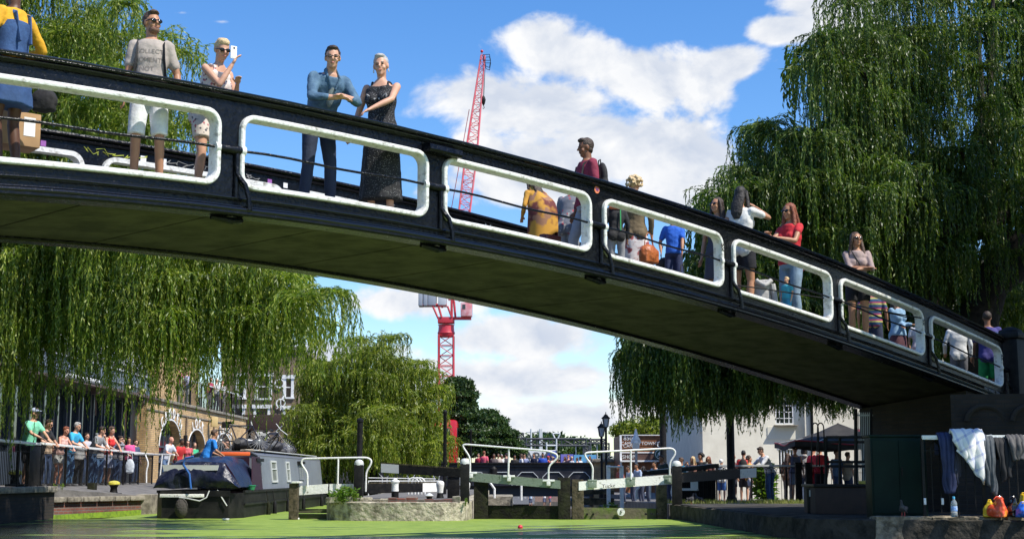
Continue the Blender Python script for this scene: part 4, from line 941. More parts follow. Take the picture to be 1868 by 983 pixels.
# left lock: post, white boards and handrail
LL = thing('lock_gate', 'white walkway boards and handrail of the left lock gate beside the narrowboat', 'lock gate', (-4.6, 34, 0))
mb = MB(); p0, p1 = at(538, 884, 33.9), at(598, 880, 33.9); mb.extr([at(540, 903, 33.9), at(598, 899, 33.9), at(598, 882, 33.9), at(540, 886, 33.9)], (0, .08, 0)); mb.extr([at(601, 899, 33.9), at(652, 896, 33.9), at(652, 882, 33.9), at(601, 882, 33.9)], (0, .08, 0)); mb.build('walkway_board', M_wornwhite, LL, fix=True)
rail = [at(561, 888, 33.85), at(561, 862, 33.85), at(549, 845, 33.85), at(552, 836, 33.85), at(670, 834, 33.85), at(678, 839, 33.85), at(676, 848, 33.85), at(668, 860, 33.85), at(667, 896, 33.85)]
handrail(LL, smoothpath(rail)); handrail(LL, [at(617, 835, 33.85), at(616, 884, 33.85)], name='rail_post')
mb = MB(); mb.bb(at(527, 900, 33.6).x, at(543, 900, 33.6).x, 33.6, 33.85, -1, at(535, 881, 33.6).z, .015); mb.build('heel_post', M_timber, LL)
mb = MB(); mb.bb(at(524, 900, 33.6).x + .1, at(548, 900, 33.6).x, 33.55, 33.9, at(535, 881, 33.6).z + .002, at(535, 879, 33.6).z + .02, .01); mb.build('post_cap', M_wornwhite, LL)
mb = MB(); mb.bb(at(544, 900, 34.1).x, -4.36, 34.1, 34.3, -1, .12, .02); mb.bb(at(544, 900, 34.1).x, -4.36, 34.05, 34.1, .14, .24, .01); mb.build('planking', M_mossy, LL)

def bollard_tall(px, ytop, ybot, Yd, label, w=.22, black=.45, group=None):
    a, b = at(px, ytop, Yd), at(px, ybot, Yd); h = a.z - b.z; t = thing('bollard', label, 'bollard', (a.x, Yd, b.z), group); r = w / 2
    mb = MB(); mb.lathe((a.x, Yd, b.z), [(r, 0), (r, h * black)], 20); mb.build('base', M_blackm, t)
    mb = MB(); z = b.z + h * black; k = h * (1 - black); mb.lathe((a.x, Yd, z), [(r * 1.0, .001), (r * .94, k * .5), (r * 1.0, k * .62), (r * 1.25, k * .72), (r * 1.2, k * .82), (r * .6, k * .9), (r * .5, k * .97), (r * .2, k)], 20); mb.build('head', M_white, t); return t
bollard_tall(721, 872, 914, 33.9, 'slim black and white bollard with a flared cap on the lock island', .17, .44)
def bollard_round(px, ytop, ybot, Yd, label, w):
    a, b = at(px, ytop, Yd), at(px, ybot, Yd); h = a.z - b.z; r = w / 2; t = thing('bollard', label, 'bollard', (a.x, Yd, b.z))
    mb = MB(); mb.lathe((a.x, Yd, b.z), [(r * .95, 0), (r * .8, h * .15), (r * .72, h * .3)], 20); mb.build('base', M_blackm, t)
    mb = MB(); mb.lathe((a.x, Yd, b.z), [(r * .73, h * .301), (r * .8, h * .5), (r * 1.0, h * .75), (r * .98, h * .88), (r * .7, h * .97), (r * .1, h)], 20); mb.build('head', M_white, t)
bollard_round(803, 876, 908, 35.5, 'stout white bollard on a black foot beside the white beam end', .20)
bollard_round(852, 878, 903, 37.5, 'rounded white bollard half hidden behind the black gate post', .17)
bollard_round(1179, 897, 907, 48, 'tiny white bollard on the bank behind the right lock gate', .13)
t = thing('mooring_bollard', 'small grey capped mooring bollard on the stone edge of the lock island', 'bollard', tuple(at(783, 918, 33.1)))
p = at(783, 918, 33.1); mb = MB(); mb.lathe((p.x, 33.1, .42), [(.09, 0), (.07, .04), (.06, .09), (.085, .12)], 14); mb.build('body', M_blackm, t); mb = MB(); mb.lathe((p.x, 33.1, .541), [(.09, 0), (.10, .02), (.05, .06), (.01, .08)], 14); mb.build('cap', M_gend, t)
# black control box, low hooped rail
t = thing('control_box', 'plain black control cabinet behind the island bollards', 'cabinet', tuple(at(827, 903, 36)))
p0, p1 = at(816, 903, 36), at(838, 869, 36); mb = MB(); mb.bb(p0.x, p1.x, 36, 36.35, .4, p1.z, .01); mb.build('body', M_blackm, t); mb = MB(); mb.bb(p0.x - .02, p1.x + .02, 35.97, 36.38, p1.z + .001, p1.z + .03, .008); mb.build('lid', M_gend, t)
t = thing('low_railing', 'thin white low railing with three hoops behind the lock island', 'railing', tuple(at(750, 895, 39)))
mb = MB(); mb.tube([at(672, 877, 39), at(800, 877, 39)], .018, 6); mb.tube([at(672, 871, 41), at(795, 873, 41)], .014, 6)
for px in (672, 715, 800): mb.cyl(at(px, 877, 39), at(px, 903, 39), .016, seg=6)
mb.build('rail', M_white, t)
for k in range(3):
    mb = MB(); x0 = 745 + k * 6; mb.tube([at(x0, 901, 38.6), at(x0, 880, 38.6)] + [at(x0 + 9 - 9 * math.cos(a), 880 - 9 * math.sin(a), 38.6) for a in [math.pi * j / 8 for j in range(1, 8)]] + [at(x0 + 18, 880, 38.6), at(x0 + 18, 901, 38.6)], .022, 6); mb.build('hoop', M_white, t)
# paddle gear frame seen behind right leaf
t = thing('paddle_gear', 'white paddle gear frame standing behind the right lock gate', 'winding gear', tuple(at(1122, 915, 37)))
mb = MB(); 
for px, y0 in ((1110, 848), (1134, 849)): p = at(px, y0, 37); mb.bb(p.x - .05, p.x + .05, 37, 37.12, -.3, p.z, .01)
mb.build('upright', M_white, t); mb = MB(); mb.cyl(at(1110, 851, 36.95), at(1134, 851, 36.95), .025, seg=8); mb.build('cross_bar', M_white, t)
mb = MB(); mb.bb(at(1063, 897, 37.5).x, at(1120, 897, 37.5).x, 37.4, 37.6, at(1080, 901, 37.5).z, at(1080, 894, 37.5).z); mb.bb(at(1063, 897, 37.5).x, at(1120, 897, 37.5).x, 37.4, 37.6, at(1080, 920, 37.5).z, at(1080, 908, 37.5).z); mb.build('cross_timber', M_timber, t)
# far gate furniture below the bridge: stone block, bent white rails
tb = thing('stone_block', 'grey stone block in the lock chamber seen through the left gate leaf', 'block', tuple(at(910, 921, 50)))
p0, p1 = at(884, 921, 50), at(935, 904, 50); mb = roughblock([(p0.x, 50), (p1.x, 50), (p1.x, 54), (p0.x, 54)], -2.9, p1.z, .25, .03, 4); mb.build('block', M_coping, tb)
for i, (px, a, b, k) in enumerate(((902, 880, 908, 'bent'), (951, 882, 912, 'straight'), (1160, 885, 912, 'bent'), (1186, 885, 908, 'straight'))):
    Y = 49.8 if px < 1000 else 40; t = thing('rail_stanchion', ['bent white rail stanchion on the stone block in the lock chamber', 'straight white rail stanchion in the middle of the lock opening', 'bent white rail stanchion under the right walkway beam', 'straight white rail stanchion right of the bent one under the right walkway beam'][i], 'stanchion', tuple(at(px, b, Y)))
    mb = MB(); mb.tube([at(px - 8 if i == 0 else (px + 8 if k == 'bent' else px), a, Y), at(px, (a + b) / 2 - 3, Y), at(px, b, Y)], .04 if px < 1000 else .03, 8); mb.build('tube', M_white, t)
# long thin poles
def pole(px, ytop, Yd, zb_, r, label, m=None, cat='post', arm=None, name='post'):
    a = at(px, ytop, Yd); t = thing(name, label, cat, (a.x, Yd, zb_)); mb = MB(); mb.lathe((a.x, Yd, zb_), [(r * 1.35, 0), (r * 1.3, .3), (r, .4), (r, a.z - zb_ - .15), (r * 1.25, a.z - zb_ - .12), (r * 1.2, a.z - zb_ - .05), (r * .3, a.z - zb_)], 14); mb.build('shaft', m or M_blackm, t); return t
pole(812, 747, 44, .0, .055, 'tall thin black post in front of the middle willow left of the red bus')
pole(657, 762, 46, .0, .09, 'dark post in the shade in front of the middle willow foliage')
pole(1330, 690, 41, .05, .115, 'thick black steel post between the two groups at the right railing')
pole(1208, 700, 52, .05, .12, 'thick black steel post beside the brown timber kiosk')
pole(859, 782, 80, .5, .05, 'thin dark post at the left end of the far road bridge')
t = thing('security_post', 'slim grey post with a small camera head in front of the timber kiosk', 'camera post', tuple(at(1160, 862, 60)))
a = at(1160, 795, 60); mb = MB(); mb.cyl((a.x, 60, .05), a, .07, .05, 10); mb.build('shaft', mat('grey_metal', (.30, .32, .34), .5), t); mb = MB(); mb.lathe((a.x, 60, a.z - .3), [(.22, 0), (.2, .12), (.1, .3), (.03, .6)], 12); mb.build('camera_head', M_white, t); mb = MB(); mb.box(at(1160, 811, 59.9), (.28, .18, .45), 0, .02); mb.build('box', M_gend, t)
# double lamp post
for i, (px, yt, yb, Yd, lab) in enumerate(((1105, 751, 850, 62, 'taller black street lamp with a square glass lantern left of the kiosk'), (1097, 768, 850, 64, 'shorter black street lamp with a square glass lantern just left of the taller one'))):
    a = at(px, yt, Yd); t = thing('street_lamp', lab, 'street lamp', (a.x, Yd, .05)); s = Yd / FP; h = 27 * s
    mb = MB(); mb.lathe((a.x, Yd, .05), [(.13, 0), (.12, .5), (.055, .6), (.05, a.z - .05 - h - .05), (.09, a.z - .05 - h)], 12); mb.build('post', M_blackm, t)
    z = a.z - h; mb = MB()
    for sx in (-1, 1):
        for sy in (-1, 1): mb.beam((a.x + sx * 3.5 * s, Yd + sy * 3.5 * s, z), (a.x + sx * 5.5 * s, Yd + sy * 5.5 * s, z + 15 * s), .03, .03)
    mb.build('lantern_frame', M_blackm, t)
    mb = MB(); mb.lathe((a.x, Yd, z + 15 * s), [(8.5 * s, 0), (8 * s, 1.2 * s), (4 * s, 5 * s), (3 * s, 7 * s), (1 * s, 8 * s), (.6 * s, 12 * s)], 4); mb.build('lantern_roof', M_blackm, t)
    mb = MB(); mb.lathe((a.x, Yd, z), [(4.5 * s, 0), (6.8 * s, 15 * s)], 4); mb.build('glass', mat('lamp_glass', (.55, .58, .6), .15), t)
# ================================================================== BUILDINGS
def wall_holes(P0, U_, V_, W, H_, holes, th, nrm):
    """wall face as cells around rectangular holes [(u0,u1,v0,v1)], with reveals th deep (against nrm)"""
    us = sorted({0, W, *[h[0] for h in holes], *[h[1] for h in holes]}); vs_ = sorted({0, H_, *[h[2] for h in holes], *[h[3] for h in holes]}); mb = MB(); P = lambda a, b: P0 + U_ * a + V_ * b
    for a, b in zip(us[:-1], us[1:]):
        for c, d in zip(vs_[:-1], vs_[1:]):
            if any(h[0] <= (a + b) / 2 <= h[1] and h[2] <= (c + d) / 2 <= h[3] for h in holes): continue
            mb.add([P(a, c), P(b, c), P(b, d), P(a, d)], [(0, 1, 2, 3)])
    for h in holes:
        q = [P(h[0], h[2]), P(h[1], h[2]), P(h[1], h[3]), P(h[0], h[3])]; k = [x - nrm * th for x in q]; mb.add(q + k, [(i, (i + 1) % 4, 4 + (i + 1) % 4, 4 + i) for i in range(4)])
    return mb
M_clad = mat('pale_metal_cladding', (.66, .67, .70), .4, c2=(.5, .51, .54), ns=2)
M_fascia = mat('blue_grey_fascia', (.16, .19, .24), .45, c2=(.12, .14, .18), ns=2)
M_frame = mat('dark_blue_grey_frame', (.05, .065, .085), .4)
M_inside = mat('dim_interior', (.05, .04, .035), .9, c2=(.14, .10, .05), ns=1.2)
M_brownsoffit = mat('brown_awning_timber', (.14, .09, .075), .6, c2=(.09, .06, .05), ns=4)
FXB = -14.2
# ---- waterside bar: glazed ground floor, slatted upper floor
BR = thing('waterside_bar', 'waterside bar with dark glazed ground floor and pale ribbed upper storey behind the left willow', 'building', (FXB - 3, 45, .74))
mb = MB(); mb.bb(-24, FXB - 2.5, 25, 55.6, .7, 9.5); mb.bb(FXB - 2.5, FXB, 25, 55.6, 4.72, 9.5); mb.build('wall', mat('dark_render', (.09, .085, .08), .8), BR)
mb = MB()
for i in range(120):
    y = 26 + i * .245
    if y > 55: break
    mb.bb(FXB, FXB + .06, y, y + .13, 5.0, 9.0)
mb.build('cladding', M_clad, BR)
mb = MB(); mb.bb(FXB + .002, FXB + .012, 25.9, 55.2, 5.0, 9.0); mb.build('cladding_sheet', M_clad, BR)
mb = MB(); mb.bb(FXB, FXB + .16, 25, 55.6, 4.28, 4.72); mb.build('fascia', M_fascia, BR); mb = MB(); mb.bb(FXB, FXB + .22, 25, 55.6, 4.721, 4.79); mb.build('fascia_trim', M_clad, BR)
mb = MB(); mb.bb(FXB - .8, FXB + .10, 25, 55.6, 4.06, 4.278); mb.build('soffit_beam', M_frame, BR)
mb = MB(); mb.bb(FXB - .2, FXB + .75, 25, 55.0, 3.86, 3.95); mb.build('awning_board', M_brownsoffit, BR)
mb = MB(); mb.cyl((FXB + .72, 43.2, 4.02), (FXB + .72, 46.4, 4.02), .085, seg=12); mb.build('rolled_awning', M_white, BR)
for y in (40.0, 46.8, 52.6):
    mb = MB(); mb.box((FXB + .55, y, 3.86), (.26, .16, .42), 0, .02); mb.cyl((FXB + .5, y + .2, 3.6), (FXB + .35, y + .8, 3.0), .02, seg=6); mb.build('awning_bracket', M_brownsoffit, BR)
holes = []; yy = 27.0
while yy < 54.6: holes.append((yy - 25 + .10, yy - 25 + 1.22, .95, 3.05)); yy += 1.32
P0 = Vector((FXB - .35, 25, .75)); mb = wall_holes(P0, Vector((0, 1, 0)), Vector((0, 0, 1)), 30.6, 3.3, holes, .1, Vector((1, 0, 0))); mb.build('shopfront_frame', M_frame, BR)
for h in holes:
    y0 = 25 + h[0]
    mb = MB(); mb.bb(FXB - .33, FXB - .25, y0 - .12, y0 - .05, .75, 4.0); mb.bb(FXB - .34, FXB - .28, y0, y0 + 1.1, 1.98, 2.04); mb.build('mullion', M_frame, BR)
    mb = MB(); mb.bb(FXB - .44, FXB - .43, y0, y0 + 1.12, 1.7, 3.8); mb.build('window_pane', M_glass, BR)
mb = MB(); mb.bb(FXB - 2.3, FXB - 2.2, 25, 55.5, .75, 4.0); mb.build('back_wall', M_inside, BR)
for y in (38.5, 52.2, 54.2): 
    a = (FXB + .2, y, 4.18)
    mb = MB(); mb.ball(a, .10, 12, 8); t = thing('globe_lamp', {38.5: 'small cream globe lamp nearest the left edge under the bar fascia', 52.2: 'small cream globe lamp under the bar fascia above the middle of the railing', 54.2: 'small cream globe lamp next to the brick arches'}[y], 'lamp', a); mb.build('globe', mat('cream_globe', (.75, .7, .4), .4), t); mb = MB(); mb.cyl((a[0], y, 4.27), (a[0], y, 4.35), .02, seg=6); mb.build('stem', M_blackm, t)
mb = MB(); mb.bb(FXB - .3, FXB + .35, 33.5, 36.2, .76, 1.95, .04); t = thing('timber_screen', 'golden timber screen seen through the railing at the far left edge', 'screen', (FXB, 35, .76)); mb.build('panel', mat('golden_timber', (.36, .22, .08), .6, c2=(.25, .15, .05), ns=6), t)
mb = MB()
for k in range(12): mb.bb(FXB + .352, FXB + .37, 33.55 + k * .22, 33.62 + k * .22, .8, 1.9)
mb.build('batten', mat('golden_timber', (.36, .22, .08)), t)
# ---- brick lounge with three arches
AR = thing('arched_brick_building', 'yellow brick building with three lettered white arches and a roof balcony', 'building', (FXB - 2, 65, .6))
YA, YB, ZT = 55.62, 76.5, 3.98
def archy(cx, w, z0, zs, zt_, n=16): return [(cx - w / 2, z0)] + [(cx - w / 2 * math.cos(math.pi * k / n), zs + (zt_ - zs) * math.sin(math.pi * k / n)) for k in range(n + 1)] + [(cx + w / 2, z0)]
arches = [(59.6, 3.7, .6, 2.2, 3.28, 'CAMDEN'), (64.6, 3.5, .6, 2.15, 3.05, 'LOCK'), (70.6, 3.9, .6, 2.15, 3.05, 'LOUNGE')]
mb = MB(); edges = [YA] + [(arches[i][0] + arches[i + 1][0]) / 2 for i in range(2)] + [YB]
for (cx, w, z0, zs, zt_, _), ya, yb in zip(arches, edges[:-1], edges[1:]):
    loop = archy(cx, w, z0, zs, zt_); n = len(loop); out = []
    for i, (y, z) in enumerate(loop):
        if i == 0: out.append((ya, z0))
        elif i == n - 1: out.append((yb, z0))
        else: k = (i - 1) / (n - 3); out.append((ya + (yb - ya) * k, ZT) if 0 < k < 1 else ((ya, ZT) if k <= 0 else (yb, ZT)))
    vs = [(FXB, y, z) for y, z in loop] + [(FXB, y, z) for y, z in out] + [(FXB - .5, y, z) for y, z in loop]
    mb.add(vs, [(i, i + 1, n + i + 1, n + i) for i in range(n - 1)] + [(i, i + 1, 2 * n + i + 1, 2 * n + i) for i in range(n - 1)])
mb.bb(-24, FXB - 2.6, YA, YB, ZT - .04, 9.4); mb.bb(-24, FXB - .6, YA, YB, .6, ZT - .05); mb.add([(FXB, YA, .6), (FXB - .6, YA, .6), (FXB - .6, YA, ZT), (FXB, YA, ZT)], [(0, 1, 2, 3)]); mb.add([(FXB, YB, .6), (FXB - .6, YB, .6), (FXB - .6, YB, ZT), (FXB, YB, ZT)], [(0, 1, 2, 3)])
mb.build('wall', M_stock, AR)
mb = MB(); mb.bb(-24, FXB + .1, YA - .1, YB + .1, ZT, ZT + .12, .02); mb.bb(FXB + .002, FXB + .04, YA, YB, ZT - .42, ZT - .36); mb.build('cornice', M_coping, AR)
for (cx, w, z0, zs, zt_, word) in arches:
    n = 20; mb = MB(); ring = []
    for k in range(n + 1):
        a = math.pi * k / n
        ring.append(((cx - (w / 2 + .01) * math.cos(a), zs + (zt_ - zs + .01) * math.sin(a)), (cx - (w / 2 + .09) * math.cos(a), zs + (zt_ - zs + .08) * math.sin(a))))
    for (a, b), (c, d) in zip(ring[:-1], ring[1:]): mb.extr([(FXB + .01, *a), (FXB + .01, *c), (FXB + .01, *d), (FXB + .01, *b)], (.02, 0, 0))
    mb.build('white_arch_band', M_white, AR, fix=True)
    L = len(word)
    for i, chh in enumerate(word):
        a = math.pi * (.5 + (-(i - (L - 1) / 2)) * .11); y = cx - math.cos(math.pi - a) * -1 * (w / 2 + .2); y = cx - (w / 2 + .30) * math.cos(math.pi * (.5 + (i - (L - 1) / 2) * .105)) ; aa = math.pi * (.5 + (i - (L - 1) / 2) * .105)
        z = zs + (zt_ - zs + .28) * math.sin(aa); up = Vector((0, -math.cos(aa) * .9, math.sin(aa))); xd = Vector((0, math.sin(aa), math.cos(aa) * .9))
        text('arch_letter', chh, .56, (FXB + .045, y, z), xd, up, M_white, AR, .01, True)
    mb = MB(); loop = archy(cx, w, z0, zs, zt_); mb.add([(FXB - .3, y, z) for y, z in loop], [tuple(range(len(loop)))]); f = mb.build('arched_window', M_glass, AR)
    mb = MB()
    for k in range(-1, 2): mb.bb(FXB - .29, FXB - .25, cx + k * w / 4 - .03, cx + k * w / 4 + .03, z0, zs + (zt_ - zs) * (.95 if k == 0 else .8))
    mb.bb(FXB - .29, FXB - .24, cx - w / 2, cx + w / 2, zs - .04, zs + .04); mb.bb(FXB - .29, FXB - .24, cx - w / 2, cx + w / 2, 1.55, 1.62); mb.build('glazing_bar', M_frame, AR)
for y in (62.1, 67.6): mb = MB(); mb.bb(FXB + .01, FXB + .14, y - .12, y + .12, 2.35, 2.75, .02); mb.build('wall_lantern', M_blackm, AR)
mb = MB(); mb.cyl((FXB + .05, 62.3, .7), (FXB + .05, 62.3, ZT - .4), .035, seg=8); mb.cyl((FXB + .05, 68.1, 1.8), (FXB + .05, 68.1, ZT - .2), .035, seg=8); mb.build('drainpipe', M_brown, AR)
mb = MB(); mb.box((FXB + .35, 69.3, 3.45), (.35, .2, .3), .3, .02); mb.build('floodlight', M_blackm, AR); mb = MB(); mb.box((FXB + .3, 66.9, 3.5), (.3, .3, .45), .3, .03); mb.build('alarm_box', mat('cream_box', (.6, .45, .2), .5), AR)
# balcony
BL = thing('balcony_railing', 'black balcony railing with a grey handrail on the roof above the brick arches', 'railing', (FXB, 69, 4.1))
pts = [(FXB + .05, 60.5), (FXB + .05, 72.0), (FXB - .1, 75.5), (FXB - 2.5, 76.3)]
for (a, b) in zip(pts[:-1], pts[1:]):
    A, B = Vector((*a, 4.1)), Vector((*b, 4.1)); n = max(2, int((B - A).length / .14)); mb = MB()
    for i in range(n): p = A.lerp(B, i / n); mb.beam(p, p + Vector((0, 0, .98)), .014, .014, (0, 1, 0))
    mb.build('balusters', M_blackm, BL)
    mb = MB(); mb.tube([A + Vector((0, 0, 1.05)), B + Vector((0, 0, 1.05))], .035, 8); mb.build('handrail', M_gend, BL)
    for i in range(max(2, int((B - A).length / 2.2)) + 1): p = A.lerp(B, i / max(2, int((B - A).length / 2.2))); mb = MB(); mb.beam(p, p + Vector((0, 0, 1.1)), .07, .07, (0, 1, 0)); mb.build('post', M_blackm, BL)
t = thing('canvas_parasols', 'small white canvas awning peeping out past the corner of the brick arches', 'awning', (FXB + .9, 76, 2.6))
mb = MB(); mb.extr([(FXB + .2, 75, 2.9), (FXB + .2, 77, 2.9), (FXB + 1.5, 77, 2.5), (FXB + 1.5, 75, 2.5)], (0, 0, .04)); mb.extr([(FXB + .2, 75, 1.9), (FXB + .2, 77, 1.9), (FXB + 1.9, 77, 1.5), (FXB + 1.9, 75, 1.5)], (0, 0, .04)); mb.build('canvas', M_white, t)
# ---- brown brick house with sash windows
HB = thing('brick_house', 'brown brick house with white-framed sash windows behind the balcony', 'building', (-15.5, 88, 0))
Y = 85.0; hx0, hx1 = at(405, 700, Y).x, at(545, 700, Y).x; hz1 = at(500, 640, Y).z
wins = [(433, 447, 684, 725), (468, 494, 684, 726), (430, 446, 742, 775), (466, 492, 742, 775), (519, 534, 688, 724), (519, 534, 744, 775)]
holes = []; 
for (a, b, c, d) in wins: holes.append((at(a, 700, Y).x - hx0, at(b, 700, Y).x - hx0, at(a, d, Y).z + .5, at(a, c, Y).z + .5))
hs2 = []
mb = wall_holes(Vector((hx0, Y, -.5)), Vector((1, 0, 0)), Vector((0, 0, 1)), hx1 - hx0, hz1 + .5, holes, .15, Vector((0, -1, 0))); mb.bb(hx0, hx1, Y + .4, Y + 9, -.5, hz1 - .05); mb.add([(hx1, Y, -.5), (hx1, Y + .4, -.5), (hx1, Y + .4, hz1), (hx1, Y, hz1)], [(0, 1, 2, 3)]); mb.build('wall', M_brown, HB)
mb = MB(); mb.bb(hx0 - .15, hx1 + .15, Y - .15, Y + 9, hz1, hz1 + .25); mb.build('parapet', M_coping, HB)
for (a, b, c, d) in holes:
    w = MB(); x0, x1, z0, z1 = hx0 + a, hx0 + b, c - .5, d - .5
    w.bb(x0 - .08, x0 + .09, Y - .03, Y + .1, z0, z1); w.bb(x1 - .09, x1 + .08, Y - .03, Y + .1, z0, z1); w.bb(x0 - .15, x1 + .15, Y - .08, Y + .1, z1 - .08, z1 + .14); w.bb(x0 - .12, x1 + .12, Y - .1, Y + .1, z0 - .1, z0); w.bb(x0 + .09, x1 - .09, Y + .02, Y + .08, (z0 + z1) / 2 - .03, (z0 + z1) / 2 + .03)
    f = w.build('window', M_white, HB); g = MB(); g.bb(x0, x1, Y + .09, Y + .1, z0, z1); g.build('pane', M_glass, f)
text('peace_sign', 'O', .8, at(510, 700, Y - .1), (1, 0, 0), (0, 0, 1), M_wornwhite, HB, .02); text('peace_sign', 'O', .8, at(512, 736, Y - .1), (1, 0, 0), (0, 0, 1), M_wornwhite, HB, .02)
mb = MB(); c = at(512, 738, Y - .12); 
for a in (90, 270, 225, 315): mb.beam(c, c + Vector((.33 * math.cos(R(a)), 0, .33 * math.sin(R(a)))), .05, .03, (0, 1, 0))
mb.build('peace_sign_spokes', M_wornwhite, HB)
mb = MB(); a, b = at(441, 784, 78), at(533, 756, 78); mb.bb(a.x, b.x, 78, 79, a.z, b.z, .02); t = thing('timber_fascia', 'dark brown boarded box of a canopy in front of the brick house', 'canopy', tuple(a)); mb.build('boarding', mat('dark_brown_boards', (.035, .018, .014), .7), t)
mb = MB(); mb.bb(a.x + .3, a.x + .45, 78.2, 78.35, .1, a.z); mb.build('post', M_blackm, t); mb = MB(); mb.bb(b.x - .45, b.x - .3, 78.2, 78.35, .1, a.z); mb.build('post', M_blackm, t)
mb = MB(); a, b = at(466, 799, 80), at(492, 787, 80); mb.bb(a.x, b.x, 80, 80.1, a.z, b.z); t = thing('notice_board', 'white notice panel under the dark brown canopy', 'sign', tuple(a)); mb.build('panel', M_white, t); mb = MB(); mb.bb(a.x + .1, b.x - .1, 79.98, 79.999, a.z + .12, b.z - .08); mb.build('inset', M_gend, t)
# ---- white canalside building on the right
WB = thing('white_building', 'cream-white rendered canalside building with a barred sash window behind the right willow', 'building', (14, 62, 0))
M_cream = mat('cream_render', (.84, .79, .66), .85, c2=(.74, .69, .57), ns=1.5, bump=.004, bs=12)
M_cream2 = mat('pale_cream_render', (.72, .69, .58), .85)
c0 = at(1283, 868, 58).x; Yf = 58.0
fx = lambda px: at(px, 868, Yf).x
def zf(py): return at(1400, py, Yf).z
H1 = 9.5
holes = [(fx(1417) - c0, fx(1451) - c0, zf(774), zf(728)), (fx(1421) - c0, fx(1448) - c0, zf(864), zf(818))]
mb = wall_holes(Vector((c0, Yf, 0)), Vector((1, 0, 0)), Vector((0, 0, 1)), fx(1469) - c0, H1, [(a, b, c, d) for a, b, c, d in holes], .14, Vector((0, -1, 0)))
mb.bb(fx(1469), 34, Yf - .25, Yf + .0, 0, H1); mb.bb(c0, 34, Yf + .3, Yf + 14, 0, H1); mb.add([(c0, Yf, 0), (c0, Yf + .3, 0), (c0, Yf + .3, H1), (c0, Yf, H1)], [(0, 1, 2, 3)])
mb.build('wall', M_cream, WB)
mb = MB(); mb.extr([(c0, Yf, H1 + .01), (34, Yf, H1 + .01), (34, Yf, H1 + .3), (c0, Yf, H1 + .3)], (0, .4, 0)); mb.build('parapet', M_coping, WB, fix=True)
# sash window with glazing bars
x0, x1, z0, z1 = fx(1417), fx(1451), zf(774), zf(728); w = MB(); w.bb(x0 - .04, x0 + .05, Yf + .01, Yf + .1, z0, z1); w.bb(x1 - .05, x1 + .04, Yf + .01, Yf + .1, z0, z1); w.bb(x0, x1, Yf + .012, Yf + .1, z0 - .02, z0 + .06); w.bb(x0, x1, Yf + .012, Yf + .1, z1 - .05, z1 + .04)
for k in range(1, 4): xx = x0 + (x1 - x0) * k / 4; w.bb(xx - .013, xx + .013, Yf + .05, Yf + .09, z0, z1)
for k in range(1, 4): zz = z0 + (z1 - z0) * k / 4; w.bb(x0, x1, Yf + .048, Yf + .092, zz - .013, zz + .013)
f = w.build('window', M_white, WB); g = MB(); g.bb(x0, x1, Yf + .093, Yf + .1, z0, z1); g.build('pane', M_glass, f)
mb = MB(); mb.bb(fx(1414), fx(1457), Yf - .28, Yf + .05, zf(777), zf(775)); mb.build('window_sill', M_coping, WB)
mb = MB(); mb.bb(fx(1402), fx(1456), Yf - .03, Yf - .002, zf(801), zf(778)); mb.build('recessed_panel', M_cream2, WB)
x0, x1, z0, z1 = fx(1421), fx(1448), zf(864), zf(818); w = MB(); w.bb(x0 - .05, x1 + .05, Yf - .02, Yf + .1, z1 - .04, z1 + .14, .03)
for k in range(0, 6): xx = x0 + (x1 - x0) * k / 5; w.bb(xx - .02, xx + .02, Yf + .03, Yf + .07, z0, z1)
f = w.build('window', M_white, WB); g = MB(); g.bb(x0, x1, Yf + .093, Yf + .1, z0, z1); g.build('pane', M_glass, f)
mb = MB(); mb.cyl((fx(1481), Yf - .32, 0), (fx(1481), Yf - .32, H1), .06, seg=8); mb.build('drainpipe', M_blackm, WB)
# lower wing receding along the canal
LW = thing('white_wing', 'low cream wing with arched windows and a balustraded parapet receding behind the kiosk', 'building', (10, 75, 0))
p0, p1 = Vector((c0 + .02, Yf + .31, 0)), Vector((at(1212, 868, 92).x, 92, 0)); dd = (p1 - p0); Lw = dd.length; dd.normalize(); nn = Vector((-dd.y, dd.x, 0)); nn = nn if nn.x < 0 else -nn; Hw = 3.35
aw = [2.5, 7.5, 11.5, 16, 20.5, 26]
mb = wall_holes(p0, dd, Vector((0, 0, 1)), Lw, Hw, [(a, a + 1.2, .9, 2.2) for a in aw], .2, nn); mb.build('wall', M_cream, LW)
mb = MB(); mb.prism([(p0.x - nn.x * .5, p0.y), (p1.x - nn.x * .5, p1.y), (p1.x + 8, p1.y), (p0.x + 8, p0.y + .1)], 0, Hw - .05); mb.build('rear_block', M_cream, LW)
for a in aw:
    mb = MB(); c = p0 + dd * (a + .6); mb.extr([c + dd * (.6 * math.cos(R(k))) + Vector((0, 0, 2.2 + .35 * math.sin(R(k)))) + nn * .006 for k in range(0, 181, 20)], nn * .004); w = mb.build('arched_window', mat('grey_blue_glass', (.12, .15, .18), .2), LW, fix=True)
    mb = MB(); mb.extr([p0 + dd * a + Vector((0, 0, .9)) - nn * .15, p0 + dd * (a + 1.2) + Vector((0, 0, .9)) - nn * .15, p0 + dd * (a + 1.2) + Vector((0, 0, 2.2)) - nn * .15, p0 + dd * a + Vector((0, 0, 2.2)) - nn * .15], -nn * .01); mb.build('pane', M_glass, w, fix=True)
mb = MB(); mb.extr([p0 + Vector((0, 0, 2.75)), p1 + Vector((0, 0, 2.75)), p1 + Vector((0, 0, 2.85)), p0 + Vector((0, 0, 2.85))], nn * .07); mb.extr([p0 + Vector((0, 0, Hw)), p1 + Vector((0, 0, Hw)), p1 + Vector((0, 0, Hw + .1)), p0 + Vector((0, 0, Hw + .1))], nn * .12); mb.extr([p0 + Vector((0, 0, Hw + .62)), p1 + Vector((0, 0, Hw + .62)), p1 + Vector((0, 0, Hw + .74)), p0 + Vector((0, 0, Hw + .74))], nn * .1); mb.build('cornice', M_cream2, LW, fix=True)
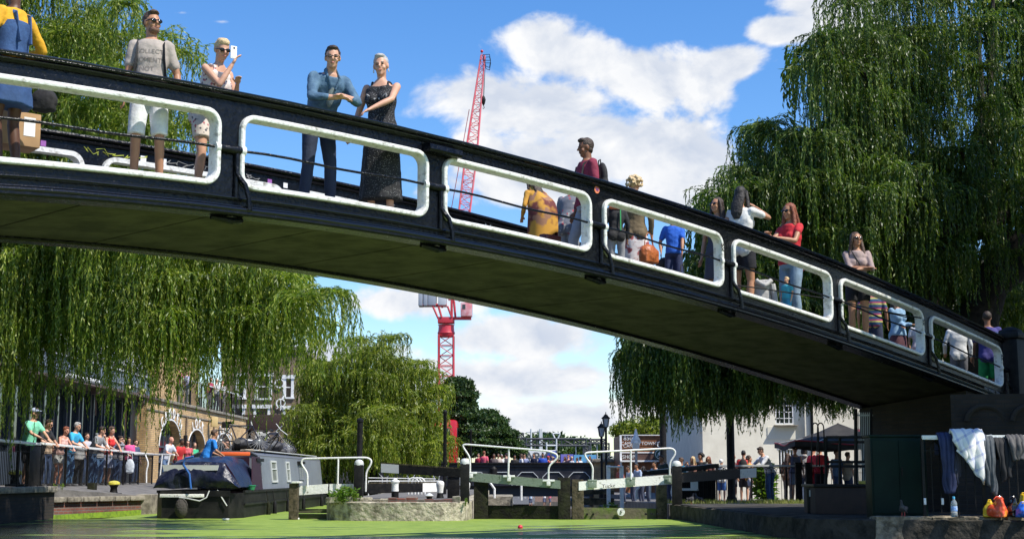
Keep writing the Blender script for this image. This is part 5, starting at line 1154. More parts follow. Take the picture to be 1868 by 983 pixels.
mb = MB(); n = int(Lw / .42)
for i in range(n): c = p0 + dd * (i + .5) * Lw / n; mb.lathe((c.x + nn.x * .05, c.y, Hw + .1), [(.06, 0), (.1, .15), (.05, .3), (.08, .52)], 6)
mb.build('balustrade', M_cream2, LW); mb = MB(); mb.prism([(p0.x + .4, p0.y), (p1.x + .4, p1.y), (p1.x + .7, p1.y), (p0.x + .7, p0.y)], Hw + .001, Hw + .7); mb.build('roof_upstand', M_fascia, LW)
# grey gable house at far right edge
GH = thing('grey_house', 'grey gabled house with a light blue glazed shopfront at the right edge', 'building', tuple(at(1900, 868, 52)))
a = at(1850, 868, 52).x; zA, zB = at(1850, 603, 52).z, at(1868, 568, 52).z
mb = MB(); mb.extr([(a, 52, 0), (a + 9, 52, 0), (a + 9, 52, zA), (a + 4.5, 52, zA + 3.6), (a, 52, zA)], (0, 5, 0)); mb.build('wall', mat('grey_render', (.22, .23, .25), .8), GH, fix=True)
mb = MB(); mb.extr([(a - .25, 51.8, zA - .1), (a + 4.5, 51.8, zA + 3.7), (a + 4.5, 51.8, zA + 3.95), (a - .25, 51.8, zA + .15)], (0, 5.4, 0)); mb.build('roof_edge', M_coping, GH, fix=True)
mb = MB(); mb.bb(a + .1, a + 4, 51.8, 51.95, at(1860, 650, 52).z, at(1860, 612, 52).z); mb.build('shopfront', mat('light_blue_glass', (.20, .42, .50), .2), GH)
# ---- brown timber kiosk with roof garden sign
KS = thing('timber_kiosk', 'brown timber-clad kiosk with white lettering and a white frame behind the right lock gate', 'kiosk', tuple(at(1172, 868, 85)))
k0, k1 = at(1131, 868, 85).x, at(1211, 868, 85).x; kz = lambda py: at(1170, py, 85).z
M_cedar = mat('cedar_boards', (.30, .115, .04), .6, c2=(.20, .075, .03), ns=3)
mb = MB(); mb.bb(k0, k1, 85, 90, .05, kz(794)); mb.build('wall', M_cedar, KS)
mb = MB()
for k in range(11): z = kz(797 + k * 4); mb.bb(k0, k1, 84.985, 84.999, z - .012, z)
mb.build('board_joint', mat('joint_dark', (.06, .025, .012), .8), KS)
mb = MB(); mb.bb(k0, k0 + .12, 84.9, 85.0, 0, kz(793)); mb.bb(k1 - .12, k1, 84.9, 85, kz(822), kz(793)); mb.bb(k0 + .12, k1, 84.9, 84.98, kz(826), kz(824)); mb.bb(k0 + .12, k1 - .12, 84.9, 84.98, kz(794), kz(792.5)); mb.bb(k0, k1, 84.5, 84.97, kz(842), kz(839)); mb.build('white_frame', M_white, KS)
mb = MB(); mb.bb(k0 + .2, k1 - .2, 84.93, 84.96, kz(839), kz(827)); mb.build('lower_board', mat('dark_boards', (.08, .04, .03), .7), KS)
text('kiosk_sign', '850', .36, (at(1146, 799, 84.8).x, 84.95, kz(799)), (1, 0, 0), (0, 0, 1), M_white, KS); text('kiosk_sign', "CAMDEN TOWN'S", .27, (at(1168, 809, 84.8).x, 84.95, kz(808.5)), (1, 0, 0), (0, 0, 1), M_white, KS); text('kiosk_sign', 'CANAL', .27, (at(1151, 813, 84.8).x, 84.95, kz(813)), (1, 0, 0), (0, 0, 1), M_white, KS); text('kiosk_sign', 'SHOP', .3, (at(1147, 832, 84.8).x, 84.9, kz(833)), (1, 0, 0), (0, 0, 1), M_gend, KS); text('kiosk_sign', 'C', .55, (at(1204, 811, 84.8).x, 84.9, kz(811)), (1, 0, 0), (0, 0, 1), M_white, KS)
t = thing('round_shop_sign', 'round dark green shop sign at the right end of the kiosk', 'sign', (at(1204, 828, 84).x, 84.3, kz(828)))
c = at(1204, 828, 84.3); mb = MB(); mb.cyl(c, c + Vector((0, .08, 0)), .36, seg=24); mb.build('disc', mat('dark_green_sign', (.01, .07, .05), .5), t); mb = MB(); mb.tube([c + Vector((.27 * math.cos(R(k)), -.01, .27 * math.sin(R(k)))) for k in range(0, 360, 20)], .02, 5, closed=True); mb.ball(c + Vector((0, -.01, .03)), (.09, .02, .12), 10, 6); mb.tube([c + Vector((-.14, -.015, -.14)), c + Vector((-.1, -.015, .05)), c + Vector((0, -.015, .16)), c + Vector((.1, -.015, .05)), c + Vector((.14, -.015, -.14))], .02, 5); mb.build('figure', M_white, t)
# hoardings, letters
def hoarding(x0, x1, yt, yb, m, label, Y=106):
    a, b = at(x0, yb, Y), at(x1, yt, Y); t = thing('hoarding', label, 'hoarding', tuple(a)); mb = MB(); mb.bb(a.x, b.x, Y, Y + .15, .4, b.z); mb.build('panel', m, t); mb = MB()
    for k in (0, 1): xx = a.x + (b.x - a.x) * k; mb.bb(xx - .05, xx + .05, Y + .16, Y + .3, .4, b.z + .05)
    mb.build('post', M_blackm, t); return t
t = hoarding(948, 996, 821, 845, M_white, 'white hoarding with grey capital letters behind the crowd on the road bridge'); text('sign_text', 'MARKS', .95, at(976, 834, 105.9), (1, 0, 0), (0, 0, 1), mat('grey_letters', (.08, .09, .10), .6), t, .02, True)
hoarding(997, 1015, 822, 845, mat('deep_blue_panel', (.03, .08, .38), .5), 'deep blue hoarding right of the lettered white one')
hoarding(1023, 1046, 828, 845, mat('violet_panel', (.10, .13, .48), .5, c2=(.25, .2, .5), ns=1), 'violet-blue hoarding in the middle of the row')
hoarding(1047, 1088, 829, 845, mat('sky_blue_panel', (.15, .42, .60), .5, c2=(.10, .3, .55), ns=1), 'light blue hoarding at the right end of the row')
# ================================================================== NARROWBOAT
BEFORE = set(o.name for o in C.objects)
NB = thing('narrowboat', 'grey narrowboat with a black hull and a dark blue stern cover on the left', 'boat', (-8.2, 44, 0))
bx0, bx1 = -9.32, -7.22; M_grey = mat('grey_cabin_paint', (.20, .225, .26), .45, c2=(.17, .19, .22), ns=1.5); M_hull = mat('hull_black', (.007, .007, .008), .5, c2=(.022, .021, .02), ns=3, spec=.22); 
mb = MB(); mb.prism([(bx0 + .25, 36.3), (bx1 - .25, 36.3), (bx1, 36.9), (bx1, 52.3), (bx1 - .9, 54.3), (bx0 + .9, 54.3), (bx0, 52.3), (bx0, 36.9)], -.35, .60); mb.build('hull', M_hull, NB)
mb = MB(); mb.bb(bx1, bx1 + .04, 36.9, 52.3, .30, .35); mb.bb(bx1 - .03, bx1 + .03, 36.9, 52.4, .60, .66); mb.bb(bx0 - .03, bx0 + .03, 36.9, 52.4, .60, .66); mb.bb(bx0 + .22, bx1 - .22, 36.25, 36.31, .52, .66); mb.build('rubbing_strake', M_hull, NB)
mb = MB(); cy0, cy1 = 39.7, 52.0; inx = .10
prof = [(bx0 + .08, .66), (bx0 + .08 + inx, 1.52), (bx0 + .35, 1.60), (-8.27, 1.64), (bx1 - .35, 1.60), (bx1 - .08 - inx, 1.52), (bx1 - .08, .66)]
mb.extr([(x, cy0, z) for x, z in prof], (0, cy1 - cy0, 0)); mb.build('cabin', M_grey, NB, fix=True)
mb = MB(); mb.extr([(x, cy0 - .04, z + .03) for x, z in prof[1:-1]] + [(x, cy0 - .04, z) for x, z in prof[1:-1]][::-1], (0, cy1 - cy0 + .08, 0)); mb.build('roof', mat('boat_roof_paint', (.12, .13, .15), .5), NB, fix=True)
mb = MB(); mb.tube([(bx1 - .30, 39.8, 1.68), (bx1 - .30, 51.9, 1.68)], .018, 6); mb.build('roof_rail', M_gend, NB)
mb = MB(); mb.extr([(bx0 + .4, cy0 - .012, .7), (bx1 - .4, cy0 - .012, .7), (bx1 - .4, cy0 - .012, 1.5), (bx0 + .4, cy0 - .012, 1.5)], (0, -.02, 0)); mb.extr([(bx1 - .02, 38.2, .66), (bx1 - .02, 39.66, .66), (bx1 - .12, 39.66, 1.5), (bx1 - .12, 38.6, 1.5)], (-.03, 0, 0)); mb.build('stern_door', mat('dark_maroon', (.03, .008, .02), .5), NB, fix=True)
def cabwin(y0, y1, z0, z1, dbl):
    def X(z): return bx1 - .08 - inx * (z - .66) / .86
    mb = MB(); P = lambda y, z, o: (X(z) + o, y, z); t_ = .05
    for (a, b, c, d) in ((y0 - t_, y1 + t_, z1, z1 + t_), (y0 - t_, y1 + t_, z0 - t_, z0), (y0 - t_, y0, z0, z1), (y1, y1 + t_, z0, z1)) + ((((y0 + y1) / 2 - .02, (y0 + y1) / 2 + .02, z0, z1),) if dbl else ((y0, y1, z1 - .2, z1 - .17),)):
        mb.extr([P(a, c, .003), P(b, c, .003), P(b, d, .003), P(a, d, .003)], (.03, 0, 0))
    f = mb.build('window', M_gend if not dbl else M_grey, NB, fix=True); g = MB(); g.extr([P(y0, z0, .003), P(y1, z0, .003), P(y1, z1, .003), P(y0, z1, .003)], (.008, 0, 0)); g.build('pane', mat('boat_glass', (.25, .27, .26), .1), f, fix=True)
    if dbl: g = MB(); g.extr([P(y0 - .15, z1 + .08, .0), P(y1 + .15, z1 + .08, 0), P(y1 + .15, z1 + .16, 0), P(y0 - .15, z1 + .16, 0)], (.09, 0, 0)); g.build('window_hood', M_hull, f, fix=True)
SHX, SHY = .70, -1.8
def yat(px): return (bx1 + SHX) * FP / (px - PX) - SHY
cabwin(yat(481), yat(489.5), .93, 1.30, True); cabwin(yat(508), yat(516.5), .88, 1.38, False); cabwin(yat(534.5), yat(539.5), .88, 1.38, False); cabwin(yat(556.5), yat(563.5), .93, 1.30, True)
for y in (39.9, 40.9, 43.2, 46.3, 50.5):
    mb = MB(); mb.capsule([(bx1 + .10, y, .28), (bx1 + .10, y, -.02)], [.05, .06], 8); mb.tube([(bx1 + .03, y, .62), (bx1 + .09, y, .3)], .012, 5); mb.build('fender', M_timberdark if y < 40 else M_hull, NB)
# stern cover: sagging tarpaulin over hoops
q = MB(); n, m_ = 16, 22; P = []
for i in range(n + 1):
    yy = 36.5 + (39.3 - 36.5) * i / n; row = []; zt = 1.34 + .08 * math.sin(i / n * math.pi) + (.08 * i / n)
    for j in range(m_ + 1):
        a = j / m_; x = -8.27 + (a - .5) * 2 * (1.0 if .1 < a < .9 else 1.02); h = min(1, 5.2 * min(a, 1 - a)); z = .74 + (zt - .74) * h ** .8
        z += .05 * noise.noise(Vector((x * 3, yy * 2, 0))) * h; row.append((x + .05 * noise.noise(Vector((z * 4, yy * 3, 3))), yy, z))
    P.append(row)
q.grid(P)
P = []
for j in range(m_ + 1):
    top = Vector(q.v[j]); row = []
    for k in range(9):
        s_ = k / 8; fold = .10 * noise.noise(Vector((top.x * 4.5 + s_ * 1.4, s_ * 2.2, 7))) + .05 * noise.noise(Vector((top.x * 11, s_ * 3, 2))); row.append((top.x * 1.0 + .07 * noise.noise(Vector((s_ * 4, top.x * 3, 5))), top.y - .10 - .16 * math.sin(s_ * math.pi * .8) - fold, top.z + (.72 - .10 * noise.noise(Vector((top.x * 2, 1, 1))) - top.z) * s_))
    P.append(row)
q.grid(P); M_tarp = mat('navy_tarpaulin', (.006, .009, .030), .36, c2=(.012, .015, .042), ns=4, bump=.03, bs=7); q.build('stern_cover', M_tarp, NB, ang=60)
mb = MB(); mb.extr([(-9.05, 36.33, 1.12), (-7.75, 36.26, 1.14), (-7.72, 36.26, 1.26), (-9.1, 36.33, 1.27)], (0, .02, 0)); mb.build('cover_strap', M_gend, NB, fix=True)
mb = MB(); mb.tube([(-8.35, 36.15, .70), (-8.4, 36.15, 1.05), (-8.55, 36.13, 1.28), (-8.5, 36.12, 1.42), (-8.3, 36.12, 1.46)], .028, 8); mb.build('tiller', mat('blue_tiller', (.03, .12, .4), .4), NB)
mb = MB(); mb.bb(-9.1, -8.05, 36.2, 36.3, .50, .58, .01); mb.build('stern_band', M_wornwhite, NB)
mb = MB(); mb.ball((-8.55, 36.1, .25), (.16, .16, .24), 12, 8); mb.build('stern_fender', mat('rope_fender', (.05, .045, .04), .9, bump=.03, bs=20), NB)
mb = MB(); mb.tube([(-7.9, 36.1, .66), (-7.95, 36.05, .5), (-8.1, 36.0, .42), (-8.4, 36.0, .48), (-8.6, 36.05, .5)], .014, 6); mb.tube([(-7.75, 36.3, .68), (-7.6, 36.25, .45), (-7.5, 36.25, .3)], .014, 6); mb.build('mooring_rope', M_gend, NB)
t = thing('green_bucket', 'small green tub on the gunwale beside the stern cover of the narrowboat', 'tub', (bx1 - .05, 38.4, .66)); mb = MB(); mb.lathe((bx1 - .02, 37.9, .66), [(.09, 0), (.12, .1)], 12); mb.build('tub', mat('green_plastic', (.03, .25, .12), .4), t); mb = MB(); mb.lathe((bx1 - .02, 37.9, .76), [(.13, 0), (.13, .02)], 12); mb.build('rim', mat('green_plastic', (.03, .25, .12), .4), t)
mb = MB(); mb.box((-7.75, 38.4, 1.56), (.75, .2, .10), .2, .03); tag(mb.build('orange_board', mat('orange_plastic', (.75, .13, .03), .4)), 'bright orange flat board lying on the stern cover behind the blue-shirted man', 'board')
# bicycles and clutter on the roof
def bicycle(x, y, z, rz, tilt, label, s=1.0):
    t = thing('bicycle', label, 'bicycle', (x, y, z), 'bicycles lying on the narrowboat roof'); Mx = Matrix.Translation((x, y, z)) @ Matrix.Rotation(rz, 4, 'Z') @ Matrix.Rotation(tilt, 4, 'X')
    def T_(mb):
        for i, v_ in enumerate(mb.v): mb.v[i] = tuple(Mx @ (Vector(v_) * s))
        return mb
    for wx in (-.52, .52):
        mb = MB(); mb.tube([(wx + .33 * math.cos(R(a)), 0, .34 + .33 * math.sin(R(a))) for a in range(0, 360, 15)], .018, 6, closed=True); w = T_(mb).build('wheel', M_blackm, t)
        mb = MB(); 
        for a in range(0, 180, 18): c, s_ = .32 * math.cos(R(a)), .32 * math.sin(R(a)); mb.tube([(wx - c, 0, .34 - s_), (wx + c, 0, .34 + s_)], .0025, 4)
        mb.cyl((wx, -.04, .34), (wx, .04, .34), .025, seg=8); T_(mb).build('spokes', M_gend, w)
    mb = MB(); A, B, Cc, D, E = (-.52, 0, .34), (-.08, 0, .32), (-.22, 0, .80), (.36, 0, .82), (.52, 0, .34)
    for a, b in ((A, B), (A, Cc), (B, Cc), (B, D), (Cc, D), (D, E)): mb.tube([a, b], .018, 6)
    T_(mb).build('frame', mat('bike_frame_dark', (.02, .02, .03), .3), t); mb = MB(); mb.ball((-.25, 0, .90), (.13, .06, .03), 10, 6); T_(mb).build('saddle', M_blackm, t); mb = MB(); mb.tube([(.36, 0, .82), (.33, 0, .95), (.38, .25, .97)], .014, 6); mb.tube([(.33, 0, .95), (.38, -.25, .97)], .014, 6); T_(mb).build('handlebar', M_gend, t)
    mb = MB(); mb.cyl((-.08, -.02, .32), (-.08, .02, .32), .09, seg=14); mb.tube([(-.08, .03, .32), (.02, .05, .2)], .012, 6); T_(mb).build('crank', M_blackm, t)
bicycle(-8.1, 41.0, 1.66, R(20), R(-28), 'bicycle lying nearest the stern with its wheel standing up on the roof'); bicycle(-8.3, 44.4, 1.66, R(75), R(42), 'dark bicycle in the middle of the pile on the roof'); bicycle(-8.0, 47.5, 1.66, R(60), R(-35), 'dark bicycle at the bow end of the roof pile')
r2 = random.Random(3)
for i, (y, c_, lab) in enumerate(((42.6, (.02, .02, .025), 'black sack slumped on the roof behind the first bicycle'), (43.8, (.03, .03, .035), 'dark tarpaulin bundle on the middle of the boat roof'), (46.2, (.025, .025, .03), 'black bundle with a grey strap on the boat roof'), (48.6, (.04, .04, .05), 'dark bundle near the bow end of the boat roof'))):
    q = MB(); 
    for k in range(5): q.ball((-8.2 + r2.uniform(-.35, .35), y + r2.uniform(-.4, .4), 1.74 + r2.uniform(0, .18)), (r2.uniform(.15, .3), r2.uniform(.15, .3), r2.uniform(.1, .2)), 10, 7)
    tag(link('bundle', remesh(q, .03, 2, .02, 8, i), col(*c_, rough=.6), ang=0), lab, 'bundle')
mb = MB(); mb.tube([(-7.75 + .25 * math.cos(a), 40.4 + .35 * math.sin(a) + .02 * a, 1.69 + .01 * math.sin(3 * a)) for a in [k * .5 for k in range(26)]], .018, 6); tag(mb.build('rope_coil', mat('pale_rope', (.5, .42, .32), .8)), 'loose coil of pale rope on the narrowboat roof near the cabin end', 'rope')
mb = MB(); mb.bb(-8.8, -7.6, 41.9, 45.5, 1.675, 1.71); mb.bb(-8.6, -7.55, 46, 49.2, 1.675, 1.72); tag(mb.build('planks', M_timber), 'flat planks lying lengthways on the boat roof under the bicycles', 'planks')
for (y, lab) in ((49.6, 'short black pipe chimney on the boat roof'),): mb = MB(); mb.lathe((-8.6, y, 1.66), [(.06, 0), (.06, .4), (.09, .42), (.09, .46), (.02, .5)], 10); tag(mb.build('chimney', M_blackm), lab, 'chimney')
for o in list(C.objects):
    if o.name not in BEFORE and o.parent is None: o.location.x += SHX; o.location.y += SHY
# dark boat / stall beyond
t = thing('narrowboat', 'black narrowboat with small white name strips moored beyond the grey one', 'boat', (-8, 60, 0)); mb = MB(); mb.prism([(-8.9, 55.3), (-7.0, 55.3), (-6.6, 56), (-6.6, 66), (-9.3, 66), (-9.3, 56)], -.3, .75); mb.build('hull', M_hull, t); mb = MB(); mb.bb(-8.9, -6.9, 56.2, 66, .75, 1.75); mb.build('cabin', mat('black_brown_paint', (.03, .022, .02), .5), t)
mb = MB(); mb.bb(-8.6, -7.9, 56.15, 56.19, 1.1, 1.18); mb.bb(-7.7, -7.1, 56.15, 56.19, .95, 1.03); mb.build('name_strip', M_white, t)
# ================================================================== BUS, CRANE, GANTRIES
def bus():
    t = thing('double_decker_bus', 'red double-decker bus crossing the far road bridge, half hidden by the middle willow', 'bus', (-7.5, 94, .55)); x1 = at(834.5, 800, 94).x; x0 = x1 - 10.5; zt = at(830, 766, 94).z; M_red = mat('bus_red', (.55, .012, .02), .3, coat=.5)
    mb = MB(); mb.bb(x0, x1, 93, 95.4, .95, zt, .22); mb.build('body', M_red, t)
    mb = MB(); mb.bb(x0 + .4, x1 - .45, 92.97, 93.02, zt - 1.35, zt - .55, .01); mb.build('upper_window', M_glass, t); mb = MB(); mb.bb(x0 + .4, x1 - .6, 92.97, 93.02, 1.7, 2.6, .01); mb.build('lower_window', M_glass, t); mb = MB(); mb.bb(x1 - .02, x1 + .02, 93.2, 95.2, zt - 1.35, zt - .5, .01); mb.build('rear_window', M_glass, t)
    for x in (x0 + 2.2, x1 - 2.6): mb = MB(); mb.cyl((x, 92.98, 1.02), (x, 93.3, 1.02), .48, seg=20); mb.build('wheel', M_blackm, t)
bus()
CR = thing('tower_crane', 'red lattice luffing tower crane with grey counterweights and a raised jib', 'crane', (-8, 185, -2)); M_cr = mat('crane_red', (.52, .03, .045), .45, c2=(.42, .03, .05), ns=.5); YC = 185.0
def lattice(A, B, w0, w1, n, rch, rbr, side_=None):
    A, B = Vector(A), Vector(B); d = (B - A).normalized(); s_, u_ = frame_of(d, Vector((0, 1, 0))); mb = MB()
    def cn(i): k = i / n; w = (w0 + (w1 - w0) * k) / 2; c = A.lerp(B, k); return [c + s_ * w * a + u_ * w * b for a, b in ((-1, -1), (1, -1), (1, 1), (-1, 1))]
    for k in range(4): mb.tube([cn(0)[k], cn(n)[k]], rch, 6)
    for i in range(n):
        a, b = cn(i), cn(i + 1)
        for k in range(4):
            k2 = (k + 1) % 4; mb.tube([a[k], b[k2]] if i % 2 == 0 else [a[k2], b[k]], rbr, 4); mb.tube([b[k], b[k2]], rbr, 4)
    return mb
P = lambda px, py: at(px, py, YC)
base = P(814, 868); mtop = P(814, 612); lattice((base.x, YC, -2), mtop, 1.9, 1.9, 16, .13, .055).build('mast', M_cr, CR)
mb = MB(); a = P(814, 612); b = P(814, 592); mb.lathe((a.x, YC, a.z - .2), [(.9, 0), (1.15, .5), (1.05, .8), (1.0, b.z - a.z), (1.1, b.z - a.z + .15)], 16); mb.build('slew_ring', M_cr, CR)
mb = MB(); a, b = P(799, 592), P(829, 579); mb.bb(a.x, b.x, YC - .9, YC + .9, a.z + .15, b.z, .05); a, b = P(826, 584), P(860, 579); mb.bb(a.x, b.x, YC - .9, YC - .2, a.z, b.z, .03); mb.build('slew_platform', M_cr, CR)
a, b = P(841, 579), P(862, 554); mb = MB(); mb.bb(a.x, b.x, YC - 1.6, YC - .2, a.z, b.z, .12); f = mb.build('cab', mat('cab_faded_red', (.72, .45, .47), .5, c2=(.6, .2, .22), ns=1), CR); mb = MB(); mb.bb(b.x - .02, b.x + .02, YC - 1.45, YC - .35, a.z + .3, b.z - .25); c = P(847, 562); mb.bb(c.x - .2, c.x + .2, YC - 1.63, YC - 1.59, c.z - .3, c.z + .3); mb.build('cab_window', M_glass, f)
M_cw = mat('counterweight_grey', (.28, .31, .37), .7)
for i, (x0, x1) in enumerate(((764, 772), (773, 781), (781.5, 796), (800, 814.5))): a, b = P(x0, 559 - i * .3), P(x1, 532); mb = MB(); mb.bb(a.x, b.x, YC - 1.1, YC + 1.1, a.z, b.z, .06); mb.build('counterweight', M_cw if i < 3 else mat('counterweight_pale', (.5, .52, .56), .7), CR)
mb = MB()
for (A, B) in (((789, 557), (799, 580)), ((800, 559), (806, 580)), ((817, 560), (824, 579)), ((824, 545), (824, 580)), ((828, 548), (831, 580)), ((764, 557), (815, 557)), ((806, 500), (806, 560))):
    for dy_ in (-.9, .9): p, q_ = P(*A), P(*B); mb.tube([p + Vector((0, dy_, 0)), q_ + Vector((0, dy_, 0))], .14, 6)
mb.build('counter_jib', M_cr, CR)
jb = [P(823, 545), P(839, 380), P(879, 100)]
jA, jB = P(828, 548), P(881, 102); dJ = (jB - jA)
lattice(jA, jA + dJ * .6, 1.35, 1.5, 20, .10, .045).build('jib', mat('jib_red', (.68, .11, .14), .5, c2=(.62, .16, .18), ns=.3), CR); lattice(jA + dJ * .6, jB, 1.5, .5, 14, .10, .04).build('jib', MC['jib_red'], CR)
mb = MB(); mb.tube([P(820, 400), P(856, 200)], .05, 5); mb.tube([P(806, 520), P(820, 400)], .05, 5); mb.build('pendant_rope', MC['jib_red'], CR)
mb = MB(); mb.tube([jB + Vector((.2, 0, -.3)), P(882, 181)], .03, 5); mb.tube([jB + Vector((.35, 0, -.3)), P(882.5, 181)], .03, 5); mb.build('hoist_rope', M_blackm, CR); mb = MB(); c = P(882, 184); mb.lathe((c.x, YC, c.z - .7), [(.05, 0), (.2, .3), (.3, .8), (.2, 1.2), (.05, 1.4)], 10); mb.tube([(c.x, YC, c.z - .7), (c.x + .12, YC, c.z - .95), (c.x, YC, c.z - 1.1), (c.x - .12, YC, c.z - 1.0)], .05, 6); mb.build('hook_block', M_blackm, CR)
mb = MB()
pl = [P(881, 103), P(893, 102), P(895, 113), P(893, 126), P(887, 124), P(883, 113)]
for dy_ in (-.6, .6):
    for a, b in zip(pl, pl[1:] + pl[:1]): mb.tube([a + Vector((0, dy_, 0)), b + Vector((0, dy_, 0))], .04, 4)
    mb.tube([pl[2] + Vector((0, dy_, 0)), pl[5] + Vector((0, dy_, 0))], .04, 4)
mb.build('tip_platform', M_blackm, CR); mb = MB(); mb.ball(P(879, 94), .2, 10, 7); mb.cyl(P(879, 95), P(879.5, 102), .05, seg=6); mb.build('warning_lamp', M_cr, CR)
# railway gantries
M_steel = mat('dark_steel', (.05, .055, .065), .6)
def gantry(x0, x1, yt, Y, label, zb_=.3, d=1.0):
    a, b = at(x0, yt, Y), at(x1, yt, Y); t = thing('railway_gantry', label, 'gantry', (a.x, Y, zb_)); n = max(3, int((b.x - a.x) / 1.0))
    lattice((a.x, Y, a.z - d / 2), (b.x, Y, b.z - d / 2), d, d, n, .09, .05).build('truss', M_steel, t)
    for x in (a.x, b.x): lattice((x, Y, zb_), (x, Y, a.z - d), .5, .5, 7, .06, .035).build('mast', M_steel, t)
    mb = MB(); r_ = random.Random(int(x0))
    for k in range(3): x = a.x + (b.x - a.x) * (k + .5) / 3; mb.tube([(x, Y, a.z - d), (x, Y, a.z - d - 2)], .05, 5); mb.tube([(x, Y, a.z - d - 1.8), (x + 1.2, Y, a.z - d - 1.2)], .04, 5); mb.tube([(x, Y, a.z - d - 1.2), (x + 1.2, Y, a.z - d - 1.2)], .03, 5)
    mb.build('dropper', M_gend, t); return t
gantry(957, 1069, 800, 130, 'wide dark lattice railway gantry spanning above the hoardings', d=.6)
gantry(921, 955, 790, 128, 'narrow railway gantry at the right edge of the dark green tree', d=.4)
gantry(1072, 1106, 801, 134, 'thin railway gantry between the wide one and the street lamps', d=.35)
t = thing('signal_mast', 'slim grey lattice mast with a fan-shaped bracket above the gantry', 'mast', tuple(at(1015, 840, 126))); mb = MB()
for (A, B) in (((1015, 845), (1015, 800)), ((1008, 790), (1022, 790)), ((1008, 790), (1012, 799)), ((1022, 790), (1018, 799)), ((997, 845), (997, 806)), ((997, 822), (1015, 822)), ((997, 812), (1015, 812)), ((997, 834), (1015, 834))): mb.tube([at(*A, 126), at(*B, 126)], .07, 5)
mb.build('lattice', M_gend, t)
for i, px in enumerate((969, 985, 988)):
    a = at(px, 782, 140); mb = MB(); mb.tube([(a.x, 140, .3), a], .10, 5); mb.tube([a + Vector((-.5, 0, -.3)), a + Vector((.5, 0, -.3))], .06, 5); tag(mb.build('aerial_pole', M_gend), ['left one of the thin grey aerial poles above the gantry', 'middle one of the thin grey aerial poles above the gantry', 'right one of the thin grey aerial poles above the gantry'][i], 'pole', 'aerial poles above the gantry')
# low bank things through the gate opening
t = thing('low_shed', 'grey panelled shed wall with scrawls on the lower bank, seen through the left gate leaf', 'shed', tuple(at(905, 905, 112))); a, b = at(862, 905, 112), at(975, 886, 112); mb = MB(); mb.bb(a.x, b.x, 112, 118, -1.15, 1.6); mb.build('wall', mat('grey_panel', (.22, .23, .25), .7, c2=(.5, .5, .5), ns=1.6, cr=(.56, .6)), t); mb = MB(); mb.bb(a.x - .2, b.x + .2, 111.8, 118, 1.6, 1.75); mb.build('roof', M_fascia, t)
t = thing('brick_wall', 'pinkish brick wall on the lower bank right of the grey shed', 'wall', tuple(at(1000, 905, 114))); a, b = at(976, 905, 114), at(1035, 880, 114); mb = MB(); mb.bb(a.x, b.x, 114, 114.4, -1, 1.5); mb.build('brickwork', brick_mat('pink_brick', (.35, .2, .16), (.28, .17, .14), (.35, .33, .3)), t); mb = MB(); mb.bb(a.x, b.x, 113.9, 114.5, 1.5, 1.6); mb.build('coping', M_coping, t)
# ================================================================== TREES
def leafmesh(P, D, N, L, Wd):
    """diamond leaves: P base points, D unit directions, N unit width directions"""
    n = len(P); v = np.empty((n, 4, 3), np.float32); L = L[:, None]; Wd = Wd[:, None]
    fold = np.cross(D, N) * Wd * .35
    v[:, 0] = P; v[:, 1] = P + D * L * .45 + N * Wd / 2 + fold; v[:, 2] = P + D * L; v[:, 3] = P + D * L * .45 - N * Wd / 2 + fold
    return v.reshape(-1, 3)
def mesh_from_quads(name, v):
    n = len(v) // 4; me = bpy.data.meshes.new(name); me.vertices.add(n * 4); me.loops.add(n * 4); me.polygons.add(n)
    me.vertices.foreach_set('co', v.astype(np.float32).ravel()); me.loops.foreach_set('vertex_index', np.arange(n * 4, dtype=np.int32)); me.polygons.foreach_set('loop_start', np.arange(0, n * 4, 4, dtype=np.int32))
    me.update(calc_edges=True); me.validate(); return me
def unit(a): return a / (np.linalg.norm(a, axis=-1, keepdims=True) + 1e-9)
